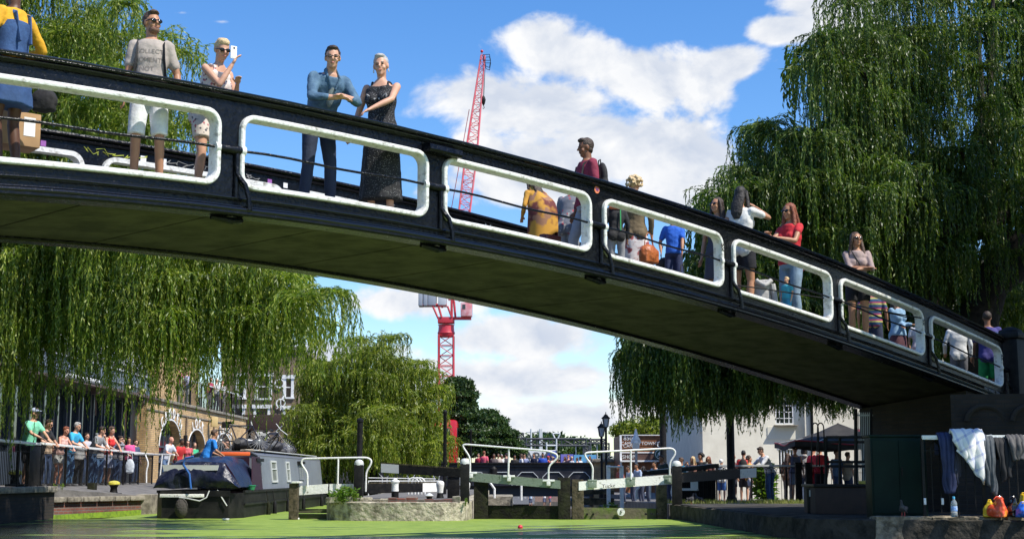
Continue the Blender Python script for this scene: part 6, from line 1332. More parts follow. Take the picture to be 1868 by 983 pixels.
def strands(mounds, S, spacing, L, W_, seed, flop=1.0):
    """mounds: rows x, y, z, radius, drop.  Each is a fountain of hanging twigs; leaves are set along them"""
    g = np.random.default_rng(seed); outs = []; stems = []
    M = np.array(mounds, float); n = len(M) * S; mi = np.repeat(np.arange(len(M)), S); m = M[mi]
    az = g.uniform(0, 2 * np.pi, n); az += .6 * np.sin(az * 3 + m[:, 0] * 5); rr = m[:, 3] * np.sqrt(g.uniform(.05, 1, n)); drop = m[:, 4] * g.uniform(.45, 1.08, n)
    # twigs cluster into tresses
    cl = g.integers(0, 7, n); caz = g.uniform(0, 2 * np.pi, (len(M), 7))[mi, cl]; az = np.where(g.uniform(0, 1, n) < .6, caz + g.normal(0, .2, n), az); drop *= g.uniform(.65, 1.1, (len(M), 7))[mi, cl]
    rise = rr * g.uniform(.12, .4, n); K = np.maximum(6, ((rr + drop) / spacing).astype(int)); kmax = K.max()
    org = m[:, :3] + np.stack([g.normal(0, .10, n), g.normal(0, .10, n), g.normal(0, .06, n)], 1) * m[:, 3:4]
    sway = g.normal(0, .06, (n, 2)) * drop[:, None]; ph = g.uniform(0, 6.28, n)
    def pos(s, i):
        out = 1 - (1 - np.clip(s * 1.9, 0, 1)) ** 2; r = rr[i] * out
        z = rise[i] * np.sin(np.clip(s * 3.2, 0, np.pi)) - drop[i] * np.clip(s - .12, 0, 1) ** 1.35
        wob = .03 * np.sin(s * 9 + ph[i]); return np.stack([org[i, 0] + r * np.cos(az[i]) + sway[i, 0] * s * s + wob, org[i, 1] + r * np.sin(az[i]) + sway[i, 1] * s * s + wob, org[i, 2] + z], 1)
    idx = np.repeat(np.arange(n), K); k = np.concatenate([np.arange(a) for a in K]); s = (k + g.uniform(0, 1, len(k))) / K[idx]
    P = pos(s, idx); P2 = pos(np.minimum(s + .03, 1.03), idx); T = unit(P2 - P)
    q = len(P); rnd_ = unit(g.normal(0, 1, (q, 3))); sidev = unit(np.cross(T, rnd_)); D = unit(T * .85 + sidev * g.uniform(.15, .75, q)[:, None] + np.array([0, 0, -.35]) * flop)
    N = unit(np.cross(D, unit(g.normal(0, 1, (q, 3))))); ll = L * g.uniform(.6, 1.2, q) * (1 - .25 * s) * g.uniform(.65, 1.4, n)[idx]; ww = W_ * g.uniform(.7, 1.2, q)
    i8 = np.repeat(np.arange(n), 8); s8 = np.tile(np.arange(8) / 8., n); a8, b8 = pos(s8, i8), pos(s8 + .135, i8); d8 = b8 - a8; l8 = np.linalg.norm(d8, axis=1)   # the bare twigs themselves
    return np.concatenate([leafmesh(P, D, N, ll, ww), leafmesh(a8, unit(d8), unit(np.cross(d8, g.normal(0, 1, d8.shape))), l8, np.full(len(l8), W_ * .32))]), (pos, n)
def inpoly(x, y, poly):
    c = False; n = len(poly)
    for i in range(n):
        a, b = poly[i], poly[i - 1]
        if (a[1] > y) != (b[1] > y) and x < (b[0] - a[0]) * (y - a[1]) / (b[1] - a[1]) + a[0]: c = not c
    return c
def fill(poly, Yf, step, r, drop, seed, jit=.45, layers=1, dY=1.2):
    """apex points of the fountains spread through the crown"""
    g = random.Random(seed); out = []; xs = [p[0] for p in poly]; ys = [p[1] for p in poly]
    y = min(ys)
    while y <= max(ys):
        x = min(xs) + (step / 2 if int((y - min(ys)) / step) % 2 else 0)
        while x <= max(xs):
            px, py = x + g.uniform(-jit, jit) * step, y + g.uniform(-jit, jit) * step
            if inpoly(px, py, poly):
                for l in range(layers):
                    Y = Yf(px, py) + l * dY + g.uniform(-.5, .5); p = at(px, py, Y)
                    out.append((p.x, p.y, p.z, r * g.uniform(.7, 1.25), (drop(px, py) if callable(drop) else drop) * g.uniform(.75, 1.15)))
            x += step
        y += step
    return out
def trunk(root, segs, m):
    mb = MB()
    for pts, rr in segs:
        P_ = [Vector(p) for p in pts]; fine = []; fr = []
        for i in range(len(P_) - 1):
            for k in range(5): fine.append(P_[i].lerp(P_[i + 1], k / 5) + Vector((noise.noise(P_[i] + Vector((k, 0, 0))), noise.noise(P_[i] + Vector((0, k, 3))), 0)) * rr[i] * .35); fr.append(rr[i] + (rr[i + 1] - rr[i]) * k / 5)
        fine.append(P_[-1]); fr.append(rr[-1]); mb.tube(fine, fr, 12)
    return mb.build('trunk', m, root)
M_bark = mat('willow_bark', (.035, .027, .018), .95, c2=(.014, .011, .008), ns=8, bump=.05, bs=7)
M_wl = leaf_mat('willow_leaves_left', (.052, .108, .009), (.145, .220, .018), (.37, .41, .08), .42)
M_wr = leaf_mat('willow_leaves_right', (.026, .064, .008), (.068, .125, .014), (.20, .25, .05), .36)
M_wm = leaf_mat('willow_leaves_middle', (.064, .118, .010), (.165, .225, .022), (.37, .40, .08), .42)
M_dk = leaf_mat('broad_leaves_dark', (.018, .045, .012), (.040, .080, .018), (.085, .13, .03), .25)
def limbs_to(root_pt, mounds, seed, m, root, r0=.16, n=16):
    g = random.Random(seed); mb = MB(); ms_ = sorted(mounds, key=lambda a: g.random())[:n]
    for a in ms_:
        p = Vector(root_pt); q = Vector(a[:3]); mid = p.lerp(q, .5) + Vector((0, 0, .12 * (q - p).length)); pts = [p * (1 - u_) ** 2 + mid * 2 * u_ * (1 - u_) + q * u_ ** 2 for u_ in [k / 8 for k in range(9)]]
        mb.tube(pts, [r0 * (1 - .85 * k / 8) for k in range(9)], 7)
    return mb.build('limb', m, root)
def willow(label, base, mounds, S, spacing, L, W_, seed, m, trunk_segs, fork, nl=16, r0=.16, back=None, bS=26, gap=None):
    t = thing('willow_tree', label, 'willow tree', base)
    v, _ = strands(mounds, S, spacing, L, W_, seed)
    if back: v = np.concatenate([v, strands(back, bS, spacing * 1.9, L * 2.0, W_ * 2.6, seed + 50)[0]])
    if gap:   # leaves cut out of the crown so sun reaches the path behind
        v = v.reshape(-1, 4, 3); p0 = v[:, 0]; sv_ = np.array(sd); Qg = p0 - sv_ * ((p0[:, 2:] - 1.1) / sv_[2]); v = v[~((((Qg[:, 0] - gap[0]) / gap[2]) ** 2 + ((Qg[:, 1] - gap[1]) / gap[3]) ** 2 < 1) & (Qg[:, 1] > gap[1] - gap[3]))].reshape(-1, 3)
    link('crown', mesh_from_quads('crown', v), m, t, smooth=False)
    trunk(t, trunk_segs, M_bark); limbs_to(fork, mounds, seed, M_bark, t, r0, nl); return len(v) // 4
cnt = []
# left willow: stands on the left bank, its curtain hangs behind the footbridge
YL_ = lambda x, y: 27.5 + .35 * math.sin(x * .02) + max(0, (300 - x)) * .002
up_ = [(-300, -120), (60, -110), (190, -25), (262, 22), (312, 78), (345, 140), (360, 215), (385, 330), (300, 420), (-300, 420)]
lo_ = [(-300, 400), (100, 400), (380, 430), (470, 450), (560, 485), (615, 520), (610, 560), (540, 590), (300, 575), (-300, 600)]
ml = fill(up_, YL_, 60, .85, lambda x, y: 1.7 if x < 250 else 1.1, 1, layers=2, dY=1.9) + fill(lo_, YL_, 46, .62, lambda x, y: (3.1 if x < 40 else (2.5 if x < 230 else 2.7)) if x < 400 else 2.25, 11, layers=2, dY=1.6)
mlb = fill([(-300, -80), (160, 20), (250, 80), (300, 200), (300, 420), (-300, 420)], lambda x, y: 31.5, 70, .9, 1.6, 21) + fill([(-300, 380), (330, 430), (560, 520), (560, 600), (-300, 620)], lambda x, y: 31.0, 52, .75, 1.1, 22)
cnt.append(willow('big weeping willow on the left bank hanging down behind the footbridge', (-13.6, 29, .74), ml, 32, .036, .120, .024, 1, M_wl,
   [([(-13.6, 29, .5), (-13.2, 29, 2.5), (-12.4, 29.2, 4.5), (-11.5, 29.5, 6.5)], [.55, .45, .38, .3]), ([(-12.8, 29.1, 3.6), (-11.3, 28.8, 4.4), tuple(at(30, 590, 28.6)), tuple(at(70, 640, 28.4))], [.28, .2, .12, .07]), ([(-12.4, 29.2, 4.5), (-10, 30, 5.5), (-7, 29.5, 6.3), (-5, 29, 5.9)], [.3, .22, .14, .08])], (-11.5, 29.5, 6.2), 22, .16, mlb, 26))
# right willow: behind the footbridge on the right bank
def Yr(px, py):
    X = at(px, py, 36).x; return max(34.5, X + 25.5) + (1.0 if py > 600 else 0)
poly = [(1462, 240), (1470, 120), (1500, 30), (1560, -40), (1700, -60), (1930, -60), (1930, 560), (1868, 560), (1800, 470), (1560, 520), (1450, 520), (1330, 430), (1285, 385), (1280, 355), (1305, 320), (1345, 260), (1355, 215), (1420, 235)]
mr = fill(poly, Yr, 60, 1.0, lambda x, y: 2.7 if y < 300 else 2.2, 2, layers=2, dY=2.0)
mr += fill([(1940, -60), (2350, 0), (2350, 500), (1940, 520)], Yr, 110, 1.4, 2.4, 8)
mr += fill([(1275, 400), (1330, 410), (1480, 540), (1560, 560), (1700, 560), (1700, 640), (1275, 600)], Yr, 50, .75, 1.7, 3, layers=2)
mr += fill([(1142, 585), (1255, 585), (1400, 610), (1560, 680), (1600, 718), (1560, 725), (1400, 690), (1250, 670), (1145, 655)], Yr, 27, .50, lambda x, y: max(.7, ((782 if x < 1395 else 758) - y) / 70), 4, layers=2, dY=1.2)
mr += fill([(1150, 670), (1395, 690), (1395, 722), (1160, 712)], Yr, 24, .42, lambda x, y: .95, 14, layers=2, dY=1.1) + fill([(1600, 300), (1690, 265), (1800, 270), (1830, 330), (1760, 370), (1640, 360), (1560, 380), (1560, 340)], lambda x, y: Yr(x, y) - 1.2, 50, .75, 1.5, 15)
mrb = fill([(1500, 80), (1930, -40), (1930, 560), (1560, 520), (1330, 420), (1400, 270), (1480, 260)], lambda x, y: Yr(x, y) + 3.5, 54, 1.0, 1.9, 23, layers=2, dY=1.2) + fill([(1300, 360), (1930, 420), (1930, 640), (1300, 600)], lambda x, y: Yr(x, y) + 3.0, 50, .9, 1.7, 24, layers=2, dY=1.2) + fill([(1190, 630), (1390, 630), (1390, 690), (1300, 690), (1190, 660)], lambda x, y: Yr(x, y) + 2.4, 30, .6, 1.7, 25)
mrb += fill([(1960, -350), (2650, -350), (2650, 520), (1960, 520)], lambda x, y: 33 + (x - 1960) * .002, 95, 1.3, 3.2, 27)  # unseen crown mounds added past the frame to shade the visible part
cnt.append(willow('tall dark weeping willow behind the right half of the footbridge', (13.0, 38.5, .2), mr, 46, .042, .135, .030, 2, M_wr,
   [([(13.2, 38.5, 0), (12.8, 38.4, 2.5), tuple(at(1775, 640, 38)), tuple(at(1800, 540, 38)), tuple(at(1850, 430, 38))], [.75, .6, .55, .5, .35]), ([tuple(at(1770, 630, 38)), tuple(at(1700, 560, 37.8)), tuple(at(1600, 470, 37.5)), tuple(at(1500, 420, 37))], [.42, .32, .2, .1]), ([tuple(at(1805, 530, 38)), tuple(at(1880, 470, 38)), tuple(at(1990, 380, 38.5))], [.4, .3, .2]), ([tuple(at(1420, 260, 36.6)), tuple(at(1520, 225, 36.9)), tuple(at(1620, 240, 37.2))], [.04, .06, .08])], tuple(at(1800, 420, 38)), 26, .2, mrb, 26, (7.4, 44.3, 4.6, 2.3)))
# light loose branch in front of the right willow
# middle willow
poly = [(640, 625), (675, 600), (715, 604), (755, 630), (785, 668), (803, 715), (803, 780), (805, 832), (560, 830), (545, 780), (545, 690), (575, 655), (615, 672), (632, 640)]
mm = fill(poly, lambda x, y: 52 + .02 * abs(x - 680) + (-1.5 if y > 740 else 0), 27, .75, 1.55, 5, layers=2, dY=2.2)
cnt.append(willow('rounded light green weeping willow in the middle distance above the lock', (-5.4, 55, .4), mm, 34, .058, .165, .036, 3, M_wm,
   [([(-5.6, 56, .2), (-5.5, 56, 2), (-5.2, 56, 4)], [.4, .3, .2])], (-5.2, 56, 3.5), 14, .1, fill([(600, 690), (680, 650), (780, 710), (790, 820), (560, 820)], lambda x, y: 56, 40, .8, 1.4, 26), 20))
def broadleaf(label, base, blobs, n, L, W_, seed, m, name='tree'):
    g = np.random.default_rng(seed); t = thing(name, label, 'tree', base); P = []
    for (c, r, w) in blobs:
        k = int(n * w); d = unit(g.normal(0, 1, (k, 3))); rad = np.array(r)[None] * (g.uniform(.45, 1.0, (k, 1)) ** .5)
        lump = 1 + .16 * np.sin(d[:, :1] * 9 + c[0]) * np.cos(d[:, 1:2] * 8 + c[1]) + .14 * np.sin(d[:, 2:] * 11 + c[2]); P.append(np.array(c)[None] + d * rad * lump)
    P = np.concatenate(P); q = len(P); D = unit(g.normal(0, 1, (q, 3)) + np.array([0, 0, -.5])); N = unit(np.cross(D, g.normal(0, 1, (q, 3))))
    link('crown', mesh_from_quads('crown', leafmesh(P, D, N, L * g.uniform(.6, 1.3, q), W_ * g.uniform(.6, 1.2, q))), m, t, smooth=False)
    b = Vector(base); top = Vector(blobs[0][0]); mb = MB(); mb.tube([b, b.lerp(top, .5), top], [.28, .2, .08], 8)
    for (c, r, w) in blobs[1:]: mb.tube([b.lerp(top, .45), Vector(c)], [.12, .04], 6)
    mb.build('trunk', M_bark, t); return q
def bl(px, py, Y, rx, rz=None, w=1.0): p = at(px, py, Y); return ((p.x, p.y, p.z), (rx, rx, rz or rx), w)
cnt.append(broadleaf('dark green broadleaf tree rising just right of the red bus', (at(848, 868, 97).x, 97, .4), [bl(838, 725, 97, 1.15, 1.3), bl(842, 770, 97, 1.5, 1.4, 1.3), bl(850, 800, 97, 1.6, 1.2, 1.2), bl(832, 705, 97, .8, .7, .5)], 12000, .22, .13, 11, M_dk))
cnt.append(broadleaf('lower rounded dark green tree behind the left part of the road bridge', (at(895, 868, 99).x, 99, .4), [bl(885, 775, 99, 1.5, 1.0), bl(905, 800, 99, 1.5, 1.1, 1.2), bl(870, 800, 99, 1.3, 1.2), bl(925, 815, 99, .8, .6, .5), bl(945, 822, 99, .6, .4, .3)], 11000, .22, .13, 12, M_dk))
for i, (px, py, rx, rz, lab) in enumerate(((985, 812, 3.2, 1.9, 'dark distant tree behind the white lettered hoarding'), (1012, 802, 1.8, 1.2, 'dark distant treetop behind the signal mast'), (1055, 815, 2.6, 1.6, 'dark distant tree behind the light blue hoarding'), (1085, 822, 1.4, 1.0, 'small distant tree just left of the street lamps'))):
    Y = 172 + i * 3; c = bl(px, py + 8, Y, rx, rz); cnt.append(broadleaf(lab, (c[0][0], Y, 0), [c, bl(px + 14, py + 14, Y, rx * .7, rz * .7, .6), bl(px - 14, py + 14, Y, rx * .7, rz * .7, .6)], 1500, .6, .4, 20 + i, M_dk))
c = bl(1165, 783, 92, 1.6, .75); cnt.append(broadleaf('light green leafy planting on the roof behind the kiosk sign', (c[0][0], 92, 2.5), [c, bl(1140, 785, 92, .9, .6, .7), bl(1195, 782, 92, 1.3, .8, 1), bl(1230, 790, 92, .8, .5, .5)], 1500, .30, .10, 31, M_wm, 'roof_planting'))
# unseen tree added to shade the quay; leaves cut so sun reaches the clothes
gq = np.random.default_rng(77); t = thing('added_shade_tree', 'unseen leafy tree added beyond the right edge to shade the quay', 'tree', (14.5, 20.5, .35)); P = []
for (c, r, k) in (((14.2, 21.5, 8.6), (4.6, 4.2, 3.2), 26000), ((13.2, 24.0, 7.0), (3.4, 3.0, 2.0), 12000), ((17.5, 20, 8.5), (5, 6, 3), 14000), ((11.8, 20.6, 6.6), (2.4, 2.6, 1.6), 4500)):
    d = unit(gq.normal(0, 1, (k, 3))); P.append(np.array(c) + d * np.array(r) * gq.uniform(.3, 1, (k, 1)) ** .5)
P = np.concatenate(P); sv = np.array(sd); Q = P - sv * ((P[:, 2:] - 1.3) / sv[2]); gap = ((Q[:, 0] - 7.62) / .85) ** 2 + ((Q[:, 1] - 22.2) / .75) ** 2 < 1; gap |= ((Q[:, 0] - 7.5) / .9) ** 2 + ((Q[:, 1] - 22.9) / .7) ** 2 < .5
Q0 = P - sv * ((P[:, 2:] - .5) / sv[2]); gap |= ((Q0[:, 0] - 8.0) / 2.8) ** 2 + ((Q0[:, 1] - 21.75) / .6) ** 2 < 1; inview = (P[:, 0] / P[:, 1] * FP + PX) < 1900; P = P[~gap & ~inview]; q = len(P); D = unit(gq.normal(0, 1, (q, 3))); N = unit(np.cross(D, gq.normal(0, 1, (q, 3))))
link('crown', mesh_from_quads('crown', leafmesh(P, D, N, .34 * gq.uniform(.6, 1.2, q), .24 * gq.uniform(.6, 1.2, q))), M_dk, t, smooth=False)
mb = MB(); mb.tube([(14.5, 20.5, .3), (14.4, 20.7, 3), (14.2, 21.3, 8)], [.4, .3, .12], 10); mb.build('trunk', M_bark, t)
# young weeds and a shrub on the island
def shrub(label, px, pb, Y, w, h, n, seed, m=None, cat='plant', name='shrub', z=None):
    b = at(px, pb, Y); z = b.z if z is None else z; g = np.random.default_rng(seed); t = thing(name, label, cat, (b.x, Y, z)); ns = max(5, n // 30); P = []; D = []; mb = MB()
    for i in range(ns):
        a = g.uniform(0, 6.28); r = w * .5 * math.sqrt(g.uniform(0, 1)); hh = h * g.uniform(.55, 1.0) * (1 - .35 * (r / w * 2) ** 2); tip = Vector((b.x + r * math.cos(a), Y + r * math.sin(a) * .7, z + hh)); bs = Vector((b.x + r * .4 * math.cos(a), Y + r * .3 * math.sin(a), z - .05)); mb.tube([bs, tip], [.006, .003], 4)
        for k in range(n // ns): u_ = g.uniform(.15, 1); P.append(bs.lerp(tip, u_)); a2 = g.uniform(0, 6.28); D.append((math.cos(a2), math.sin(a2), g.uniform(-.3, .7)))
    P = np.array([tuple(p) for p in P]); D = unit(np.array(D)); N = unit(np.cross(D, g.normal(0, 1, D.shape)))
    link('leaves', mesh_from_quads('leaves', leafmesh(P, D, N, h * .28 * g.uniform(.6, 1.2, len(P)), h * .08 * g.uniform(.7, 1.3, len(P)))), m or M_wl, t, smooth=False); mb.build('stems', M_wl, t); return t
M_fresh = leaf_mat('fresh_weed_leaves', (.07, .16, .02), (.13, .24, .03), (.24, .34, .06), .35)
shrub('bright green leafy weed growing on the broken stone end of the lock island', 627, 914, 33.0, .65, .42, 900, 1, M_fresh, z=.42)
shrub('small weed with seed heads at the foot of the green island shrub', 650, 916, 32.9, .3, .2, 150, 2, M_fresh, z=.42)
shrub('small tuft of weed beside the right end stone of the island', 848, 922, 32.85, .16, .16, 60, 3, M_fresh, z=.38)
for i, (px, lab) in enumerate(((100, 'small green tuft at the foot of the railing near the red-haired woman'), (113, 'second small green tuft right of the first at the foot of the left railing'))): shrub(lab, px, 888, 34.6 + i, .14, .14, 50, 5 + i, M_fresh, z=.72)
# grasses on the right bank (uncountable)
g = np.random.default_rng(4); n = 5200; X = g.uniform(3.75, 7.8, n); Yg = 34.4 + g.uniform(0, 3.4, n) ** 1.0; keep = (np.sin(X * 3.1) + np.cos(Yg * 2.3) + g.normal(0, .5, n)) > -.2; X, Yg = X[keep], Yg[keep]; n = len(X)
Z = .345 - (Yg - 34.2) * .0114; P = np.stack([X, Yg, Z], 1); D = unit(np.stack([g.normal(0, .35, n), g.normal(0, .35, n), np.ones(n)], 1)); N = unit(np.cross(D, g.normal(0, 1, (n, 3))))
tag(link('bank_grass', mesh_from_quads('bank_grass', leafmesh(P, D, N, g.uniform(.04, .15, n), g.uniform(.008, .018, n))), M_grass, smooth=False), 'short yellow-green grass on the right bank behind the gate post', 'grass', kind='stuff')
t = shrub('green clump of waterside weed beside the right gate behind the paddle gear', 1115, 925, 36.5, .5, .4, 300, 9, M_fresh, z=0)
print('LEAVES', cnt, sum(cnt))
# ================================================================== RAILINGS AND RIGHT-BANK PROPS
def railing(root, A, B, h, posts=3, hoop=True, picket=.13, m=None, rail_m=None, railr=.03, base=.08):
    A, B = Vector(A), Vector(B); d = B - A; L = d.length; d.normalize(); nb = max(1, posts - 1); bl_ = L / nb
    for b in range(nb):
        mb = MB(); n = max(2, int(bl_ / picket)); zt = h - .02
        for i in range(n + 1):
            p = A + d * (b * bl_ + bl_ * i / n); mb.beam(p + Vector((0, 0, base)), p + Vector((0, 0, zt - (.12 if hoop else 0))), .014, .014, (0, 1, 0))
            if hoop and i < n - 1:
                w = bl_ / n; mb.tube([p + d * (w * (1 - math.cos(a))) + Vector((0, 0, zt - .12 + .11 * math.sin(a))) for a in [math.pi * k / 6 for k in range(7)]], .008, 4)
        for z in (base, zt - .17 if hoop else zt - .08): mb.beam(A + d * (b * bl_) + Vector((0, 0, z)), A + d * ((b + 1) * bl_) + Vector((0, 0, z)), .03, .012)
        mb.build('railing_panel', m or M_blackm, root)
    for b in range(nb + 1):
        p = A + d * (b * bl_); mb = MB(); mb.beam(p, p + Vector((0, 0, h)), .045, .045, (0, 1, 0)); mb.build('post', m or M_blackm, root)
    mb = MB(); mb.beam(A + Vector((0, 0, h + .012)), B + Vector((0, 0, h + .012)), railr * 2.6, railr * 1.9, bev=.006); mb.build('handrail', rail_m or M_white, root)
t = thing('railing', 'black hooped railing with a white handrail along the left wharf', 'railing', (FX0, FY0, .74))
railing(t, (fence_x(27), 27, .73), (fence_x(34.6), 34.6, .73), 1.02, 5); railing(t, (fence_x(34.75), 34.75, .73), (fence_x(50.2), 50.2, .70), 1.04, 7)
mb = MB(); mb.bb(fence_x(34) - .02, fence_x(34) + .06, 33.6, 34.4, .78, 1.70, .01); mb.build('solid_panel', M_blackm, t)
t = thing('end_handrail', 'white tubular guard rail at the left stern corner of the narrowboat', 'railing', tuple(at(270, 880, 45)))
pts = [at(228, 828, 47), at(318, 829, 45)]; mb = MB(); mb.tube(pts, .03, 8); mb.tube(smoothpath([at(265, 829, 45.4), at(271, 845, 45.4), at(267, 858, 45.4), at(267, 880, 45.4)]), .024, 8); mb.tube([at(310, 829, 45), at(300, 880, 45)], .026, 8); mb.tube([at(296, 829, 45), at(291, 878, 45)], .02, 8); mb.build('tube', M_white, t)
mb = MB(); p = at(268, 905, 44); mb.bb(at(264, 900, 44).x, at(275, 900, 44).x, 38.0, 38.3, -.4, at(268, 880, 38).z, .02); tag(mb.build('rubbing_post', M_timberdark), 'black timber post at the water between the quay corner and the boat stern', 'post')
t = thing('railing', 'black hooped railing with a pale handrail in front of the crowd on the right towpath', 'railing', tuple(at(1400, 917, 43.2)))
a, b = at(1308, 917, 43.2), at(1500, 916, 43.0); a.z = b.z = .175; railing(t, a, b, 1.12, 4, picket=.14, rail_m=M_gend)
c = at(1600, 916, 43); c.z = .175; railing(t, b + Vector((.03, 0, 0)), c, 1.12, 3, hoop=True, rail_m=M_gend)
for px, lab in ((1458, 'first of two black square posts in front of the woman in navy'), (1477, 'second of two black square posts left of the red-shirted pair')):
    p = at(px, 917, 42.9); t = thing('square_post', lab, 'post', (p.x, 42.9, .18)); mb = MB(); mb.bb(p.x - .09, p.x + .09, 42.82, 42.98, .17, at(px, 846, 42.9).z); mb.build('shaft', M_blackm, t); mb = MB(); mb.bb(p.x - .11, p.x + .11, 42.8, 43, at(px, 846, 42.9).z + .001, at(px, 846, 42.9).z + .05, .01); mb.build('cap', M_blackm, t)
# black boarded panel and white seat bracket left of the railing
p0, p1 = at(1238, 916, 41.5), at(1305, 862, 41.5); mb = MB(); mb.bb(p0.x, p1.x, 41.5, 41.56, .15, p1.z); t = thing('boarded_screen', 'dark boarded screen under the balance beam between gate post and right railing', 'screen', (p0.x, 41.5, .15)); mb.build('boards', M_blackm, t)
mb = MB()
for k in range(9): xx = p0.x + (p1.x - p0.x) * k / 9; mb.bb(xx, xx + .02, 41.47, 41.5, .15, p1.z)
mb.build('batten', M_blackm, t)
t = thing('long_timber_rail', 'long dark sloping timber rail with a pale edge that the seated visitors lean on', 'rail', tuple(at(1200, 862, 40.5))); A, B = at(1180, 862, 39), at(1304, 849, 41.3); mb = MB(); mb.beam(A, B, .3, .12, bev=.01); mb.build('timber', M_blackm, t); mb = MB(); mb.beam(A + Vector((0, -.16, .05)), B + Vector((0, -.16, .05)), .03, .02); mb.build('pale_edge', M_gend, t)
t = thing('white_step', 'small white L-shaped step board behind the right gate post', 'step', tuple(at(1260, 895, 38))); a, b = at(1243, 896, 38), at(1274, 890, 38); mb = MB(); mb.bb(a.x, b.x, 38, 38.25, b.z - .06, b.z); mb.build('tread', M_wornwhite, t); mb = MB(); c = at(1275, 877, 38); mb.bb(at(1262, 890, 38).x, c.x, 38.2, 38.26, b.z + .001, c.z); mb.build('riser', M_wornwhite, t)
# parasol
t = thing('market_parasol', 'large dark grey square parasol with a red trim over the right-bank stalls', 'parasol', tuple(at(1537, 900, 42))); ap = at(1537, 770, 42); ez = at(1500, 808, 42).z; hw = 1.75; cx, cy = ap.x, 42.6
mb = MB(); n = 12; rim = []
for k in range(24):
    a = 2 * math.pi * k / 24 + R(15); r = hw / max(abs(math.cos(a)), abs(math.sin(a))) * .92; rim.append(Vector((cx + r * math.cos(a), cy + r * math.sin(a), ez - .06 * math.cos(4 * a))))
apex = Vector((cx, cy, ap.z)); rows = [[apex.lerp(p, u_) - Vector((0, 0, .10 * math.sin(math.pi * u_))) for p in rim + [rim[0]]] for u_ in (.02, .3, .6, .85, 1.0)]; mb.grid(rows); mb.grid([rim + [rim[0]], [p - Vector((0, 0, .16)) for p in rim + [rim[0]]]]); mb.build('canopy', mat('charcoal_canvas', (.022, .021, .022), .85, c2=(.035, .033, .034), ns=3), t)
mb = MB(); mb.tube([p - Vector((0, 0, .005)) for p in rim], .02, 5, closed=True); mb.build('red_trim', mat('red_trim', (.35, .02, .03), .6), t); mb = MB(); mb.cyl((cx, cy, .1), apex, .03, seg=8); mb.build('pole', M_blackm, t)
mb = MB()
for k in range(0, 24, 3): mb.tube([apex - Vector((0, 0, .25)), rim[k]], .012, 4)
mb.build('rib', M_gend, t)
t = thing('red_parasol', 'small red and white parasol edge glimpsed through the dark bars', 'parasol', tuple(at(1560, 900, 46))); ap = at(1562, 782, 46); mb = MB(); mb.lathe((ap.x, 46, ap.z - .3), [(1.0, 0), (.98, .1), (.4, .25), (.05, .3)], 16); mb.build('canopy', pattern('red_white_dots', (.6, .03, .06), (.8, .7, .7), 6, .12), t); mb = MB(); mb.cyl((ap.x, 46, .1), (ap.x, 46, ap.z), .03); mb.build('pole', M_blackm, t)
# planter box, frame, bars and gate between the railing and the green cabinet
YL = 27.0
t = thing('planter_box', 'long low brown timber box in the shade behind the quay edge', 'planter', tuple(at(1530, 936, 25))); a, b = at(1488, 936, 25), at(1592, 888, 25); mb = MB(); mb.bb(a.x, b.x, 25, 26, .35, b.z, .02); mb.build('boards', mat('dark_brown_timber', (.045, .028, .02), .8, c2=(.03, .02, .015), ns=6), t); mb = MB(); mb.bb(a.x - .03, b.x + .03, 24.97, 26.03, b.z + .001, b.z + .05, .01); mb.build('rim', M_blackm, t)
t = thing('litter_bin', 'dark bin with a grey panel beside the brown planter', 'bin', tuple(at(1482, 936, 25.5))); a, b = at(1473, 936, 25.5), at(1487, 890, 25.5); mb = MB(); mb.lathe(((a.x + b.x) / 2, 25.5, .35), [(.075, 0), (.085, .4), (.09, b.z - .35)], 16); mb.build('body', M_blackm, t); mb = MB(); mb.bb(a.x + .02, b.x - .02, 25.38, 25.405, b.z - .14, b.z - .03); mb.build('panel', M_gend, t)
t = thing('iron_frame', 'black iron frame of uprights and cross rails with hooped finials above the planter', 'frame', tuple(at(1540, 885, 27))); mb = MB()
for px in (1507, 1532, 1562, 1588): mb.cyl(at(px, 900, YL), at(px, 797 if px > 1500 else 797, YL), .028, seg=6)
for py in (797, 806, 842, 850): mb.beam(at(1507, py, YL), at(1590, py, YL), .03, .05)
mb.build('frame', M_blackm, t)
for i, px in enumerate((1487, 1497)):
    mb = MB(); mb.tube([at(px + 5 * math.cos(a) * 1.1, 780 - 9 * math.sin(a), YL) for a in [math.pi * k / 10 for k in range(11)]] , .013, 5); mb.tube([at(px + 5.5, 780, YL), at(px + 8, 850, YL)], .013, 5); mb.tube([at(px - 5.5, 780, YL), at(px - 7, 850, YL)], .013, 5); mb.build('hoop_finial', M_blackm, t)
t = thing('bar_gate', 'tall black gate of close vertical bars left of the brick abutment', 'gate', tuple(at(1575, 900, 28.5))); mb = MB()
for k in range(9): px = 1562 + k * 3.4; mb.cyl(at(px, 900, 28.5), at(px, 752, 28.5), .010, seg=5)
for py in (757, 845, 895): mb.beam(at(1560, py, 28.5), at(1592, py, 28.5), .025, .035)
mb.build('bars', M_gend, t); mb = MB(); mb.cyl(at(1561, 900, 28.5), at(1561, 745, 28.5), .035); mb.cyl(at(1589, 900, 28.5), at(1589, 745, 28.5), .03); mb.build('post', M_blackm, t)
t = thing('flower_pot', 'yellowish pot on the dark stall shelf left of the green cabinet', 'pot', tuple(at(1575, 884, 26.2))); p = at(1575, 886, 26.2); mb = MB(); mb.lathe((p.x, 26.2, p.z), [(.06, 0), (.09, .06), (.09, .08)], 12); mb.build('pot', mat('yellow_pot', (.45, .4, .08), .6), t); mb = MB(); mb.lathe((p.x, 26.2, p.z + .081), [(.095, 0), (.095, .015)], 12); mb.build('rim', mat('yellow_pot', (.45, .4, .08)), t)
